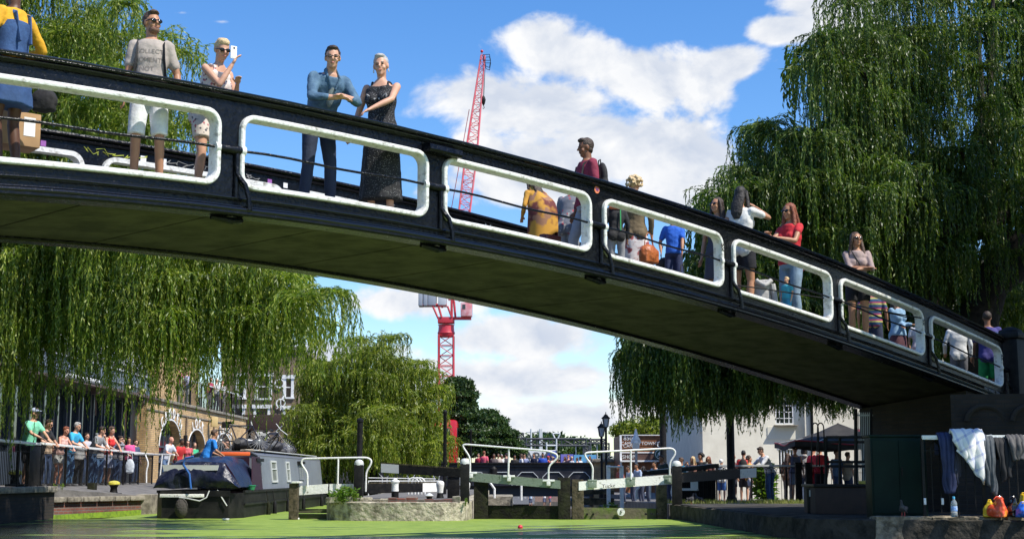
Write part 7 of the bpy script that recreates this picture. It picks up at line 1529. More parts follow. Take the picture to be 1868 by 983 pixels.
# green cabinet
t = thing('green_cabinet', 'tall dark green utility cabinet left of the railing with clothes', 'cabinet', tuple(at(1640, 936, 22.9))); a, b = at(1592, 936, 22.9), at(1688, 797, 22.9); M_gc = mat('dark_green_paint', (.003, .013, .010), .5, c2=(.004, .018, .013), ns=3, spec=.12)
mb = MB(); mb.bb(a.x, b.x, 22.9, 23.3, .35, b.z, .012); mb.build('body', M_gc, t); mb = MB(); mb.bb(a.x - .02, b.x + .02, 22.87, 23.33, b.z + .001, b.z + .04, .01); mb.build('roof', M_gc, t); mb = MB(); mb.bb(a.x + .03, (a.x + b.x) / 2 - .005, 22.885, 22.899, .42, b.z - .05); mb.bb((a.x + b.x) / 2 + .005, b.x - .03, 22.885, 22.899, .42, b.z - .05); mb.build('door', M_gc, t)
mb = MB(); mb.bb((a.x + b.x) / 2 + .03, (a.x + b.x) / 2 + .05, 22.86, 22.884, 1.0, 1.14); mb.build('handle', M_blackm, t)
# front railing with clothes
A = at(1687, 937, 22.35); B = Vector((A.x + 3.6, 22.0, 0)); A.z = .36; B.z = .36
FH = at(1687, 799, 22.35).z - .36
t = thing('railing', 'black hooped railing with a white end rail in front of the abutment, hung with clothes', 'railing', tuple(A)); railing(t, A, B, FH, 5, picket=.125, railr=.035)
mb = MB()
for px in (1688, 1720): p = at(px, 914, 22.28); mb.box((p.x, 22.30, p.z), (.035, .03, .10), 0, .004)
mb.build('white_tape', M_white, t)
def drape(label, px0, px1, ytop, ylow0, ylow1, m, name='coat', seed=0, Y=22.30, cat='clothing', thick=.02, back=.35):
    """cloth folded over the rail: front fall with deep folds and a shorter back fall"""
    n, m_ = 26, 26; x0, x1 = at(px0, ytop, Y).x, at(px1, ytop, Y).x; zt = at(px0, ytop, Y).z; rows = []
    for i in range(n + 1):
        u_ = i / n; x = x0 + (x1 - x0) * u_; zl = at(px0, ylow0 + (ylow1 - ylow0) * u_, Y).z; row = []
        for j in range(m_ + 1):
            s_ = j / m_ * (1 + back) - back
            if s_ < 0: z = zt + s_ * .6 / back * .5; y = Y + .09 + .02
            else: z = zt - (zt - zl) * s_; y = Y - .05 - .03 * math.sin(s_ * 2.2)
            if abs(s_) < .05: z = zt + .03; y = Y + .02
            f = .032 * math.sin(u_ * 10 + seed + 1.2 * math.sin(s_ * 2)) + .035 * noise.noise(Vector((u_ * 4, s_ * 2, seed))); w = max(0, min(1, (s_ + .1) * 2))
            row.append((x + .06 * noise.noise(Vector((s_ * 3, u_ * 2, seed + 4))) * max(0, s_) - (u_ - .5) * .1 * max(0, s_), y - abs(f) * w * 1.2 - .02 * w, z + .02 * noise.noise(Vector((u_ * 9, 3, seed)))))
        rows.append(row)
    q = MB(); q.grid(rows); o = q.build(name, m, smooth=True, ang=0); sm = o.modifiers.new('thick', 'SOLIDIFY'); sm.thickness = thick; return tag(o, label, cat)
drape('dark navy coat hanging over the white end of the front railing', 1708, 1737, 794, 899, 900, mat('navy_cloth', (.012, .018, .06), .7, c2=(.02, .03, .09), ns=6), seed=1)
drape('dark checked shirt hanging beside the navy coat', 1728, 1752, 800, 892, 868, pattern('dark_check', (.03, .03, .045), (.09, .09, .12), 9, .18, 'voronoi'), 'shirt', 5, Y=22.33)
M_plaid = bpy.data.materials.new('white_blue_plaid'); M_plaid.use_nodes = True; T = NT(M_plaid.node_tree); b_ = M_plaid.node_tree.nodes['Principled BSDF']; b_.inputs['Roughness'].default_value = .9; g_ = T.n('ShaderNodeTexCoord'); s_ = T.n('ShaderNodeSeparateXYZ'); T.l(g_.outputs['Object'], s_.inputs[0])
k1 = T.m('GREATER_THAN', T.m('FRACT', T.m('MULTIPLY', T.m('ADD', s_.outputs[0], T.m('MULTIPLY', s_.outputs[2], .25)), 6.5)), .76); k2 = T.m('GREATER_THAN', T.m('FRACT', T.m('MULTIPLY', T.m('SUBTRACT', s_.outputs[2], T.m('MULTIPLY', s_.outputs[0], .5)), 5)), .8); T.l(T.mix(T.m('MULTIPLY', T.m('ADD', k1, k2), .45), (.80, .79, .76), (.30, .34, .56)), b_.inputs['Base Color']); MC['white_blue_plaid'] = M_plaid
drape('white blanket with a blue check draped brightly lit over the front railing', 1733, 1793, 789, 822, 884, M_plaid, 'blanket', 2, thick=.035, Y=22.24)
drape('dark grey denim jeans hanging right of the white blanket', 1788, 1812, 798, 885, 905, mat('grey_denim', (.05, .06, .07), .8, c2=(.09, .10, .11), ns=8), 'jeans', 6, Y=22.22); drape('long black coat hanging towards the right end of the railing', 1812, 1842, 802, 880, 870, mat('black_cloth', (.012, .012, .014), .8), 'coat', 7, Y=22.2); drape('dark grey jacket bundled on the railing at the right edge', 1834, 1868, 798, 840, 838, mat('charcoal_cloth', (.05, .048, .05), .7, c2=(.09, .085, .085), ns=8), 'jacket', 8, Y=22.15)
def carrier(label, px, pb, Y, w, h, m, seed, m2=None):
    p = at(px, pb, Y); q = MB(); g = random.Random(seed)
    for i in range(4): q.ball((p.x + g.uniform(-.2, .2) * w, Y + g.uniform(-.05, .05), .38 + h * g.uniform(.25, .4)), (w * .32, .13, h * .3), 10, 8)
    q.tube([(p.x, Y, .385), (p.x, Y, .38 + h * .5), (p.x, Y, .38 + h * .9)], [(.11, w * .5), (.10, w * .49), (.03, w * .42)], 12); t = thing('carrier_bag', label, 'bag', (p.x, Y, .38)); link('bag', remesh(q, .012, 1, .016, 9, seed), m, t, ang=0); mb = MB(); mb.tube([(p.x - w * .2, Y, .38 + h * .85), (p.x - w * .1, Y, .38 + h * .97), (p.x + w * .1, Y, .38 + h * .97), (p.x + w * .2, Y, .38 + h * .85)], .01, 5); mb.build('handle', m, t); return t
carrier('crumpled orange-red carrier bag standing at the foot of the front railing', 1823, 937, 21.95, .36, .32, mat('orange_red_plastic', (.75, .09, .03), .35, c2=(.85, .35, .02), ns=5, cr=(.55, .62), coat=.3), 1); carrier('yellow bag peeping out behind the left of the orange-red bag', 1806, 935, 22.1, .14, .27, mat('yellow_plastic', (.75, .50, .02), .35), 2); carrier('shiny black bin bag between the orange-red and blue bags', 1849, 936, 22.1, .26, .32, mat('black_plastic', (.01, .01, .012), .2, coat=.5), 3); carrier('bright blue carrier bag at the right edge', 1866, 937, 21.9, .18, .24, mat('blue_plastic', (.02, .12, .55), .35), 4); carrier('yellow carrier bag behind the blue bag at the right edge', 1868, 925, 22.1, .16, .38, mat('yellow_plastic', (.75, .50, .02)), 5)
p = at(1741, 940, 21.98); t = thing('water_bottle', 'clear plastic water bottle with a blue label on the quay edge', 'bottle', (p.x, 21.98, .39)); mb = MB(); mb.lathe((p.x, 21.98, .385), [(.045, 0), (.05, .01), (.05, .08), (.044, .09)], 16); mb.lathe((p.x, 21.98, .385), [(.045, .165), (.05, .18), (.046, .22), (.02, .26), (.018, .275)], 16); mb.build('bottle', mat('clear_plastic', (.7, .78, .82), .08, transm=.75), t); mb = MB(); mb.lathe((p.x, 21.98, .475), [(.049, 0), (.0505, .01), (.0505, .065), (.049, .074)], 16); mb.build('label', mat('blue_label', (.08, .25, .65), .4, c2=(.6, .7, .85), ns=20), t); mb = MB(); mb.lathe((p.x, 21.98, .66), [(.021, 0), (.021, .03), (.015, .034)], 12); mb.build('cap', mat('light_blue_cap', (.1, .45, .7), .4), t)
p = at(1750, 941, 21.9); mb = MB(); mb.lathe((p.x, 21.9, .385), [(.07, 0), (.07, .012), (.03, .016)], 14); mb.cyl((p.x, 21.9, .39), (p.x, 21.9, .47), .012); tag(mb.build('metal_cleat', M_blackm), 'small black iron cleat beside the water bottle', 'cleat')
# can on the newel
c = BP(6.0, 1.31, 0); p = at(1816, 612, c.y); t = thing('drink_can', 'blue and white drinks can standing on the end of the bridge handrail', 'can', tuple(p)); mb = MB(); mb.lathe((p.x, p.y, p.z - .12), [(.05, 0), (.058, .02), (.058, .16), (.05, .18)], 14); mb.build('can', mat('can_print', (.55, .6, .68), .3, c2=(.08, .2, .5), ns=18), t); mb = MB(); mb.lathe((p.x, p.y, p.z + .061), [(.048, 0), (.045, .006)], 14); mb.build('lid', M_gend, t)
# things afloat
def float_(name, label, px, py, r, m, cat):
    p = atz(px, py, 0); mb = MB(); mb.ball((p.x, p.y, r[2] * .4), r, 14, 9, Matrix.Rotation(.5, 3, 'X')); tag(mb.build(name, m), label, cat)
float_('ball', 'small red ball floating on the duckweed in front of the gates', 949, 963, (.05, .05, .05), mat('red_ball', (.6, .03, .05), .4), 'ball'); float_('drift_stone', 'pale round stone at the foot of the island by the left gate leaf', 880, 940, (.12, .1, .11), M_roughstone, 'stone')
for i, (px, py) in enumerate(((412, 948), (540, 947), (608, 940))): 
    p = atz(px, py, 0); mb = MB(); mb.box((p.x, p.y, .02), (.16, .08, .04), i, .012); tag(mb.build('floating_litter', M_white), ['white scrap of litter floating in front of the boat stern', 'pale scrap of litter beside the timber gate post', 'small scrap of litter left of the island'][i], 'litter')
# overhead wires between the bridge and the right
t = thing('cable', 'black cables strung along the right end of the footbridge', 'cable', tuple(at(1600, 580, 24)))
mb = MB()
def cab(P, r=.012): 
    pts = [at(x, y, Y) for x, y, Y in P]; mb.tube(pts, r, 5)
cab([(1328, 518, 21.9), (1400, 528, 22.4), (1530, 548, 24), (1700, 590, 26.5), (1830, 612, 28)]); cab([(1530, 548, 23.6), (1600, 566, 24.6), (1680, 580, 25.6)]); cab([(1000, 470, 19), (1105, 490, 20), (1230, 505, 21), (1328, 518, 21.9)]); mb.build('wire', M_blackm, t)
# pigeon
def pigeon(px, pb, Y, z, label, face=0, s=1.0):
    p = at(px, pb, Y); b = Vector((p.x, Y, z)); t = thing('pigeon', label, 'pigeon', tuple(b)); Rz = Matrix.Rotation(R(face), 3, 'Z'); q = MB()
    q.capsule([(-.09, 0, .10), (0, 0, .13), (.06, 0, .16)], [.035, .065, .05], 12); q.capsule([(.06, 0, .17), (.085, 0, .23), (.09, 0, .265)], [.042, .026, .024], 10); q.ball((.095, 0, .275), (.028, .022, .023), 10, 8); q.capsule([(-.10, 0, .10), (-.19, 0, .065)], [.030, .016], 8); q.capsule([(.115, 0, .275), (.14, 0, .268)], [.007, .004], 6)
    for sy in (-1, 1): q.ball((-.02, sy * .05, .135), (.10, .018, .042), 10, 7, Matrix.Rotation(.25, 3, 'Y'))
    def B_(mb):
        for i, v_ in enumerate(mb.v): mb.v[i] = tuple(b + Rz @ (Vector(v_) * s))
        return mb
    link('body', remesh(B_(q), .007, 2), mat('pigeon_grey', (.03, .032, .038), .8, c2=(.06, .06, .065), ns=14), t, ang=0)
    for sy in (-1, 1): q = MB(); q.tube([(.0, sy * .025, .085), (.005, sy * .025, .01)], .006, 5); q.tube([(.005, sy * .025, .008), (.04, sy * .03, .005)], .005, 4); B_(q).build('leg', mat('pigeon_leg', (.5, .08, .08), .6), t)
pigeon(1648, 937, 22.25, .39, 'grey pigeon standing on the quay edge in front of the green cabinet', 235, .85)
pigeon(1260, 918, 34.9, .33, 'dark pigeon pecking on the grass behind the gate post, left of the other', 30, .9); pigeon(1275, 917, 35.2, .33, 'dark pigeon on the grass right of the first with its tail up', 150, .9)
# ================================================================== WHO STANDS WHERE
def onb(px, off, pt, face, label, **k):
    t = bt(px, off); p = BP(t, DECK + .001, off); p2 = at(px, pt, p.y); return person(label, p, face, ztop=p2.z, **k)
V1 = .0105
P1 = 'people on the footbridge'
# 1 woman in mustard and denim pinafore, far left
p = onb(6, .60, -42, -115, 'person at the left edge in a mustard long-sleeved top under a blue denim pinafore', sex='f', skin_='dark', hair='black', style='bun', top=((.70, .36, .015), 1.0), bottom=('skirt', (.03, .08, .22), .62), R_=(.30, .22, 1.12), L_=(-.28, .2, 1.0), vox=V1, build=.98, group=P1)
M_den = mat('blue_denim', (.035, .09, .22), .85, c2=(.02, .055, .15), ns=12, bump=.004, bs=60)
q = MB(); U = p['U']; q.tube([U((-.07, .11, 1.05)), U((-.075, .13, 1.26)), U((-.085, .05, 1.47)), U((-.08, -.10, 1.40)), U((-.06, -.14, 1.15))], [(.028, .012)] * 5, 8); q.tube([U((.07, .11, 1.05)), U((.075, .13, 1.26)), U((.085, .05, 1.47)), U((.08, -.10, 1.40)), U((.06, -.14, 1.15))], [(.028, .012)] * 5, 8); rows = [[U((rx * math.cos(k * math.pi / 12), ry * math.sin(k * math.pi / 12) + .005, z)) for k in range(25)] for z, rx, ry in ((.88, .20, .15), (.98, .175, .135), (1.06, .152, .122), (1.16, .150, .125), (1.27, .160, .150), (1.33, .150, .135), (1.34, .14, .12))]; q.grid(rows); q.build('pinafore_bib', M_den, p['root'])
c = BP(bt(40, 1.0), 0, 1.0); z = at(30, 240, c.y).z
t = thing('cardboard_box', 'brown cardboard box with a white label carried behind the person in mustard', 'box', tuple(c)); mb = MB(); mb.box((at(26, 240, c.y).x, c.y, z), (.44, .34, .36), R(38), .01); mb.build('carton', mat('cardboard', (.42, .26, .13), .85, c2=(.36, .22, .11), ns=4), t)
mb = MB(); x_ = Matrix.Rotation(R(38), 3, 'Z'); cc = Vector((at(26, 240, c.y).x, c.y, z)); mb.box(cc + x_ @ Vector((.10, -.172, .03)), (.12, .004, .20), R(38)); mb.build('label', M_st, t)
handbag(BP(bt(70, .55), 1.02, .55) - Vector((0, 0, 0)), (.26, .14, .24), 'soft black shoulder bag hanging behind the person in mustard', col(.015, .015, .018), handle=False)
# 2 man in taupe print T-shirt
p = onb(264, .42, 22, 12, 'man in a taupe printed T-shirt, white shorts and sunglasses with a black backpack', skin_='tan', hair='brown', style='quiff', top=((.40, .345, .30), .42, .92), bottom=('shorts', (.74, .76, .80), .93), head=(32, -4, 0), glasses='sun', R_=(.22, .10, .88), L_=(-.27, .06, .90), vox=V1, build=.92, straps=(.02, .02, .022), spread=.12, shoe=(.3, .3, .3), group=P1, beard=True)
ink = mat('shirt_ink', (.22, .185, .165), .8); printed(p, 'COLLECT', .062, 1.32, ink, x=.01); printed(p, 'MOMENTS', .062, 1.235, ink, x=.01); printed(p, 'NOT', .062, 1.15, ink, x=.03)
backpack(p, 'black backpack worn by the man in the taupe T-shirt', (.02, .02, .022), (.28, .13, .44))
# 3 woman with phone
M_flor = pattern('floral_cream', (.66, .58, .52), (.42, .12, .14), 22, .30, 'voronoi', (.10, .10, .12))
p = onb(372, .62, 80, 52, 'woman in a floral playsuit and sunglasses taking a picture with a white phone', sex='f', skin_='fair', hair='blonde', style='bun', lean=18, top=((.66, .58, .52), 0), mtop=M_flor, bottom=('shorts', (.5, .4, .4), .6), mbot=M_flor, head=(-18, 14, 0), glasses='sun', R_=(.02, .40, 1.40), L_=(-.08, .38, 1.22), vox=V1, build=1.05, group=P1)
h = p['arms'][0][1] + p['Rz'] @ Vector((-.0, .02, .085)) * p['s']; t = thing('smartphone', 'white smartphone held up by the woman in the floral playsuit', 'phone', tuple(h)); mb = MB(); mb.box(h + Vector((0, 0, .05)), (.075, .012, .145), p['Rz'].to_euler().z - .3, .004); mb.build('case', M_white, t); mb = MB(); mb.box(h + Vector((0, 0, .05)) + p['Rz'] @ Vector((0, .0075, .05)), (.02, .003, .02), p['Rz'].to_euler().z - .3); mb.build('lens', M_glass, t)
# 4 man in denim jacket leaning on elbows
p = onb(578, .50, 100, 32, 'man in a blue denim jacket and dark jeans leaning on the rail with clasped hands', skin_='fair', hair='dark', style='short', lean=30, top=((.05, .11, .18), .80, .88), mtop=mat('jacket_denim', (.045, .10, .17), .85, c2=(.09, .17, .25), ns=10, bump=.008, bs=30), bottom=('jeans', (.015, .025, .06)), head=(-24, 6, 0), glasses='thin', R_=(.03, .50, 1.09), L_=(-.04, .51, 1.11), polR=(.9, -.1, -.6), polL=(-.9, -.1, -.6), vox=V1, spread=.15, group=P1)
q = MB(); q.ball(p['U']((0, .122, 1.28)), (.045 * p['s'], .02 * p['s'], .13 * p['s']), 12, 8, p['Rz'] @ Matrix.Rotation(-R(20), 3, 'X')); q.build('undershirt', col(.22, .27, .27), p['root'])
q = MB()
for sx in (-1, 1): q.tube([p['U']((sx * .03, .135, 1.34)), p['U']((sx * .07, .09, 1.45)), p['U']((sx * .06, -.02, 1.50))], [(.03, .012)] * 3, 8)
q.build('collar', MC['jacket_denim'], p['root'])
# 5 woman in long dotted dress
M_dot = pattern('black_white_dots', (.012, .012, .014), (.42, .42, .42), 62, .16, 'voronoi')
p = onb(694, .42, 102, -14, 'short-haired grey woman in a long black dotted dress resting a hand on the rail', sex='f', skin_='fair', hair='grey', style='short', lean=2, top=((.02, .02, .02), 0), mtop=M_dot, bottom=('dress', (.02, .02, .02), .22), mbot=M_dot, head=(10, 2, 4), R_=(.28, .1, .92), L_=(-.02, .38, 1.09), polL=(-1, -.2, .1), vox=V1, build=1.04, group=P1)
q = MB(); q.tube([p['U']((-.09, .12, 1.20)), p['U']((-.10, .15, 1.30)), p['U']((-.02, .14, 1.25))], .016, 8); q.tube([p['U']((.09, .12, 1.20)), p['U']((.10, .15, 1.30)), p['U']((.02, .14, 1.25))], .016, 8); q.build('dress_trim', col(.35, .35, .36), p['root'])
q = MB()
for sx in (-1, 1): q.capsule([p['hp'](sx * .078, 0, -.035), p['hp'](sx * .078, 0, -.06)], [.006, .008], 6)
q.build('earring', M_gend, p['root'])
# 6 man in maroon
p = onb(1072, 1.25, 253, -72, 'young man in a maroon long-sleeved top walking left with a black backpack', skin_='brown', hair='dark', style='grown', top=((.22, .02, .05), .9), bottom=('jeans', (.30, .32, .35)), head=(0, 6, 0), step=.14, vox=V1, straps=(.02, .02, .022), group=P1)
backpack(p, 'black backpack on the young man in maroon', (.02, .02, .022), (.28, .12, .42))
# 7 bent figure in mustard shawl
p = onb(990, 1.15, 318, -150, 'person bending down under a large mustard and brown shawl beside the middle of the rail', sex='f', skin_='tan', hair='dark', style='long', lean=30, top=((.52, .26, .03), 1.0, .86), bottom=('skirt', (.13, .04, .03), .35), R_=(.2, .35, .95), L_=(-.2, .35, .95), head=(0, 30, 0), vox=.014, build=1.1, group=P1)
U = p['U']; rows = []
for i in range(17):
    a = R(-170 + 340 * i / 16) ; row = []
    for j in range(13):
        s_ = j / 12; r = .06 + .15 * min(1, s_ * 2.2) + .07 * s_ + .02 * math.sin(i * 1.9 + s_ * 3); zz = 1.52 - 1.0 * s_ + .10 * math.sin(i * .8) * s_; row.append(U((r * math.sin(a) * .92, -r * math.cos(a) * .8 - .02, zz)))
    rows.append(row)
q = MB(); q.grid(rows); o = q.build('shawl', pattern('mustard_shawl', (.50, .25, .03), (.12, .025, .02), 2.6, .50, 'noise', (.28, .14, .08)), p['root'], smooth=True, ang=0); sm = o.modifiers.new('thick', 'SOLIDIFY'); sm.thickness = .02
c = BP(bt(1003, .55), .43, .55); t = thing('handbag', 'dark red leather bag hanging below the mustard shawl', 'handbag', tuple(c)); mb = MB(); mb.box(c, (.34, .10, .20), R(45), .02); mb.build('bag', mat('oxblood_leather', (.10, .02, .02), .35), t); mb = MB(); mb.box(c + Vector((.035, -.035, .05)), (.30, .06, .09), R(45), .015); mb.build('flap', MC['oxblood_leather'], t)
# 8 person in patterned jumper
p = onb(1036, 1.9, 322, 160, 'person in a grey and red patterned jumper partly hidden behind the mustard shawl', sex='f', skin_='tan', hair='dark', style='bob', lean=18, top=((.2, .2, .22), 1.0), mtop=pattern('patterned_jumper', (.14, .15, .18), (.35, .05, .07), 16, .30, 'voronoi', (.35, .33, .30)), bottom=('jeans', (.25, .27, .30)), vox=.014, group=P1)
# 9 blonde curly woman
M_ws = pattern('white_red_floral', (.62, .58, .56), (.32, .07, .07), 7, .52, 'noise')
p = onb(1158, 1.55, 323, 170, 'woman with curly blonde hair seen from behind in an olive jacket and white-red floral skirt', sex='f', skin_='fair', hair='blonde', style='curly', top=((.14, .10, .05), .9), bottom=('skirt', (.6, .5, .5), .30), mbot=M_ws, vox=V1, build=1.05, group=P1)
handbag(BP(bt(1183, 1.15), .83, 1.15), (.36, .20, .30), 'bulky orange-brown leather shoulder bag on the curly-haired woman', mat('tan_leather', (.42, .12, .03), .4, c2=(.30, .08, .02), ns=9, bump=.02, bs=12), rz=R(45))
handbag(BP(bt(1212, 1.3), .72, 1.3), (.34, .2, .36), 'black rucksack-like bag between the orange bag and the boy in blue', col(.02, .02, .025), 'rucksack', rz=R(45), cat='rucksack')
# 10 dark figure with orange scarf
p = onb(1124, 1.0, 352, -175, 'person in black with a green stripe and an orange scarf left of the curly-haired woman', sex='f', skin_='tan', hair='auburn', style='bob', top=((.02, .02, .022), 1.0), bottom=('jeans', (.28, .28, .30)), vox=.013, group=P1)
q = MB(); q.tube([p['U']((.11 * math.cos(a), .09 * math.sin(a), 1.45)) for a in [k * math.pi / 5 for k in range(10)]], .035, 8, closed=True); q.build('scarf', col(.65, .20, .08), p['root']); q = MB(); q.tube([p['U']((.06, -.14, 1.4)), p['U']((.06, -.15, 1.0))], .009, 6); q.build('stripe', mat('green_stripe', (.05, .4, .12), .6), p['root'])
# 11 boy in blue
p = onb(1228, 1.05, 386, -10, 'boy in a bright blue polo shirt and navy shorts carrying a dark bag', skin_='tan', hair='brown', style='short', top=((.02, .13, .60), .42), bottom=('shorts', (.02, .03, .09), .95), R_=(.24, .12, .95), L_=(-.18, .28, .80), head=(0, 10, 0), vox=.013, group=P1, build=.92)
handbag(BP(bt(1243, .75), .38, .75), (.20, .12, .28), 'dark bag held by the boy in blue', col(.02, .02, .02), rz=R(45))
# 13 woman dark grey dress
p = onb(1308, 1.35, 360, -38, 'woman in a dark grey dress and sunglasses with long dark hair', sex='f', skin_='tan', hair='dark', style='wavy', top=((.055, .055, .075), 0), bottom=('skirt', (.055, .055, .075), .55), glasses='sun', head=(-12, -8, 0), vox=V1, hairlen=.30, group=P1)
# 14 white tee, back
p = onb(1352, .95, 341, 142, 'black-haired woman in a white T-shirt and black shorts with a raised hand', sex='f', skin_='tan', hair='black', style='long', top=((.70, .69, .66), .36), bottom=('shorts', (.015, .015, .02), .62), R_=(.08, .26, 1.50), polR=(.9, .3, -.7), vox=V1, hairlen=.22, head=(14, 0, 0), group=P1, build=1.06, shoe=(.5, .5, .5))
# grey hoodie
c = BP(bt(1388, .75), .55, .75); t = thing('hoodie', 'pale grey hoodie hanging between the white T-shirt and the red top', 'hoodie', tuple(c)); q = MB(); q.tube([c + Vector((0, 0, .32)), c + Vector((0, 0, .22)), c + Vector((0, 0, -.1)), c + Vector((.02, 0, -.42))], [(.12, .09), (.17, .11), (.18, .11), (.17, .10)], 16); q.tube([c + Vector((-.13, -.12, .30)), c + Vector((0, -.17, .20)), c + Vector((.13, -.10, .30))], .045, 8); link('cloth', remesh(q, .014, 2, .01, 7, 3), col(.42, .41, .40), t, ang=0); q = MB(); q.tube([c + Vector((.15, -.08, .24)), c + Vector((.19, -.10, -.05)), c + Vector((.17, -.10, -.36))], [.05, .045, .04], 8); q.build('sleeve', col(.42, .41, .40), t)
# 15 red top
p = onb(1441, .85, 371, -52, 'auburn-haired woman in a sleeveless red top and pale blue jeans with raised hands', sex='f', skin_='tan', hair='auburn', style='long', top=((.55, .02, .03), .22), bottom=('jeans', (.22, .32, .42)), glasses='sun', R_=(.0, .44, 1.28), L_=(-.12, .40, 1.22), vox=V1, hairlen=.34, group=P1, build=1.04)
# 16 small child
p = onb(1432, .50, 505, -60, 'toddler in a turquoise and striped outfit standing by the red-topped woman', skin_='fair', hair='blonde', style='short', top=((.05, .38, .52), .4), bottom=('shorts', (.05, .30, .50), .9), vox=.02, build=1.35, group=P1)
q = MB(); q.ball(BP(bt(1447, .35), .30, .35), (.13, .13, .09), 14, 9); tag(q.build('ball', mat('pink_blue_ball', (.10, .45, .6), .5, c2=(.7, .2, .25), ns=4, cr=(.48, .52))), 'turquoise and pink beach ball at the feet of the red-topped woman', 'ball')
# 17 taupe top woman
p = onb(1560, .42, 424, -8, 'woman in a taupe top, black shorts and sunglasses leaning on the rail with folded arms', sex='f', skin_='tan', hair='brown', style='wavy', lean=4, top=((.36, .27, .25), .55), bottom=('shorts', (.012, .012, .016), .55), glasses='sun', R_=(-.12, .26, 1.16), L_=(.02, .28, 1.13), polR=(1, -.1, -.4), polL=(-1, -.1, -.4), head=(22, -8, 0), vox=V1, hairlen=.26, group=P1, build=1.06)
q = MB(); U = p['U']; q.tube([U((-.10, .125, 1.05)), U((-.02, .16, 1.25)), U((.08, .10, 1.44))], .010, 6); q.build('bag_strap', col(.02, .02, .02), p['root'])
# 18-22 figures further down, mostly in shade
p = onb(1585, 1.2, 517, 160, 'boy in a yellow, navy and pink striped shirt behind the woman in taupe', skin_='tan', hair='brown', top=((.3, .3, .1), .42), mtop=pattern('boy_stripes', (.03, .08, .16), (.45, .42, .12), 9, .45, 'stripes', (.35, .05, .14)), bottom=('shorts', (.03, .04, .08), .95), vox=.016, build=1.25, group=P1)
p = onb(1630, 1.5, 536, 30, 'person in a light blue shirt and plum skirt with folded arms on the footbridge', sex='f', skin_='tan', hair='dark', style='long', top=((.22, .36, .50), 1.0), bottom=('skirt', (.09, .03, .04), .45), R_=(-.1, .26, 1.12), L_=(.1, .26, 1.08), vox=.016, group=P1)
p = onb(1668, 1.3, 575, 0, 'small child in a white top at the right end of the sixth opening', sex='f', skin_='tan', hair='brown', style='long', top=((.55, .55, .62), .4), bottom=('skirt', (.5, .5, .6), .4), vox=.02, build=1.2, group=P1)
p = onb(1738, 1.1, 577, 175, 'person in a loose white shirt and grey trousers seen from behind in the last opening', skin_='tan', hair='black', top=((.60, .60, .58), 1.0, .80), bottom=('trousers', (.12, .12, .13)), L_=(-.25, .2, .98), vox=.015, build=1.1, group=P1)
p = onb(1792, 1.0, 568, 170, 'boy in a violet shirt and green shorts at the lower end of the footbridge', skin_='brown', hair='dark', top=((.05, .045, .20), .42, .88), bottom=('shorts', (.02, .30, .08), .9), vox=.015, build=1.1, group=P1)  # violet darkened so the shirt colour holds the shade on it
# ------------------------------------------------------------------ left railing
def onl(px, pt, face, label, inset=.36, **k):
    # along the railing line, inset behind it
    Y = 40.0
    for _ in range(30): Y = (fence_x(Y) - inset) * FP / (px - PX)
    X = fence_x(Y) - inset; pz = at(px, pt, Y).z; k.setdefault('vox', .016); return person(label, (X, Y, .735), face, ztop=pz, group='people at the left railing', **k)
leanR = dict(R_=(.14, .46, 1.06), L_=(-.10, .46, 1.06), polR=(.8, -.3, -.4), polL=(-.8, -.3, -.4))
onl(58, 744, 70, 'man in a mint green T-shirt and pale blue cap leaning on the left railing', skin_='fair', top=((.22, .66, .44), .42), bottom=('shorts', (.03, .03, .035), .9), cap=(.42, .48, .62), lean=12, **leanR)
onl(78, 765, 75, 'man in a black T-shirt and sunglasses leaning with both forearms on the left railing', hair='dark', top=((.02, .02, .025), .42), bottom=('jeans', (.03, .03, .04)), glasses='sun', lean=22, head=(0, 14, 0), **leanR)
onl(113, 778, 70, 'woman with cropped auburn hair in a pale pink top at the left railing', sex='f', skin_='pink', hair='auburn', style='short', top=((.72, .45, .40), 0), bottom=('shorts', (.65, .65, .62), .6), lean=20, head=(0, 12, 0), **leanR)
onl(133, 770, 75, 'grey-haired man in a sky blue shirt leaning on the left railing', skin_='fair', hair='grey', top=((.04, .40, .68), .42), bottom=('jeans', (.10, .22, .40)), lean=18, head=(0, 10, 0), **leanR)
onl(150, 793, 40, 'small blond child in a white top peering through the left railing', skin_='fair', hair='blonde', style='bob', top=((.65, .65, .64), .4), bottom=('trousers', (.02, .02, .02)), build=1.2)
onl(174, 778, 80, 'man with a grey hoodie over a black T-shirt bending over the left railing', hair='dark', skin_='fair', top=((.25, .26, .27), .45), hood=True, bottom=('jeans', (.06, .13, .26)), lean=26, head=(0, 12, 0), **leanR)
onl(187, 790, 60, 'woman in a white T-shirt with her face between the hooded man and the curly-haired woman', sex='f', skin_='fair', hair='dark', style='bob', top=((.65, .65, .66), .42), bottom=('jeans', (.12, .24, .45)), lean=15, glasses='sun', **leanR)
onl(201, 779, 60, 'woman with piled curly brown hair in a red top at the left railing', sex='f', skin_='fair', hair='brown', style='curly', top=((.70, .03, .03), 0), bottom=('skirt', (.45, .50, .65), .5), lean=14, head=(0, 10, 0), **leanR)
onl(217, 795, 75, 'woman in a grey cardigan and sunglasses, chin on hand, at the left railing', sex='f', skin_='fair', hair='dark', style='bun', top=((.25, .25, .28), .9), bottom=('jeans', (.05, .10, .22)), glasses='sun', lean=16, R_=(.05, .22, 1.52), polR=(.5, .5, -.8), L_=(-.10, .46, 1.06))
onl(240, 797, 20, 'black-haired person in a bright pink shirt at the end of the left railing', skin_='tan', hair='black', style='grown', top=((.75, .10, .30), .6), bottom=('jeans', (.015, .02, .05)), R_=(.10, .25, 1.06), L_=(-.05, .25, 1.1))
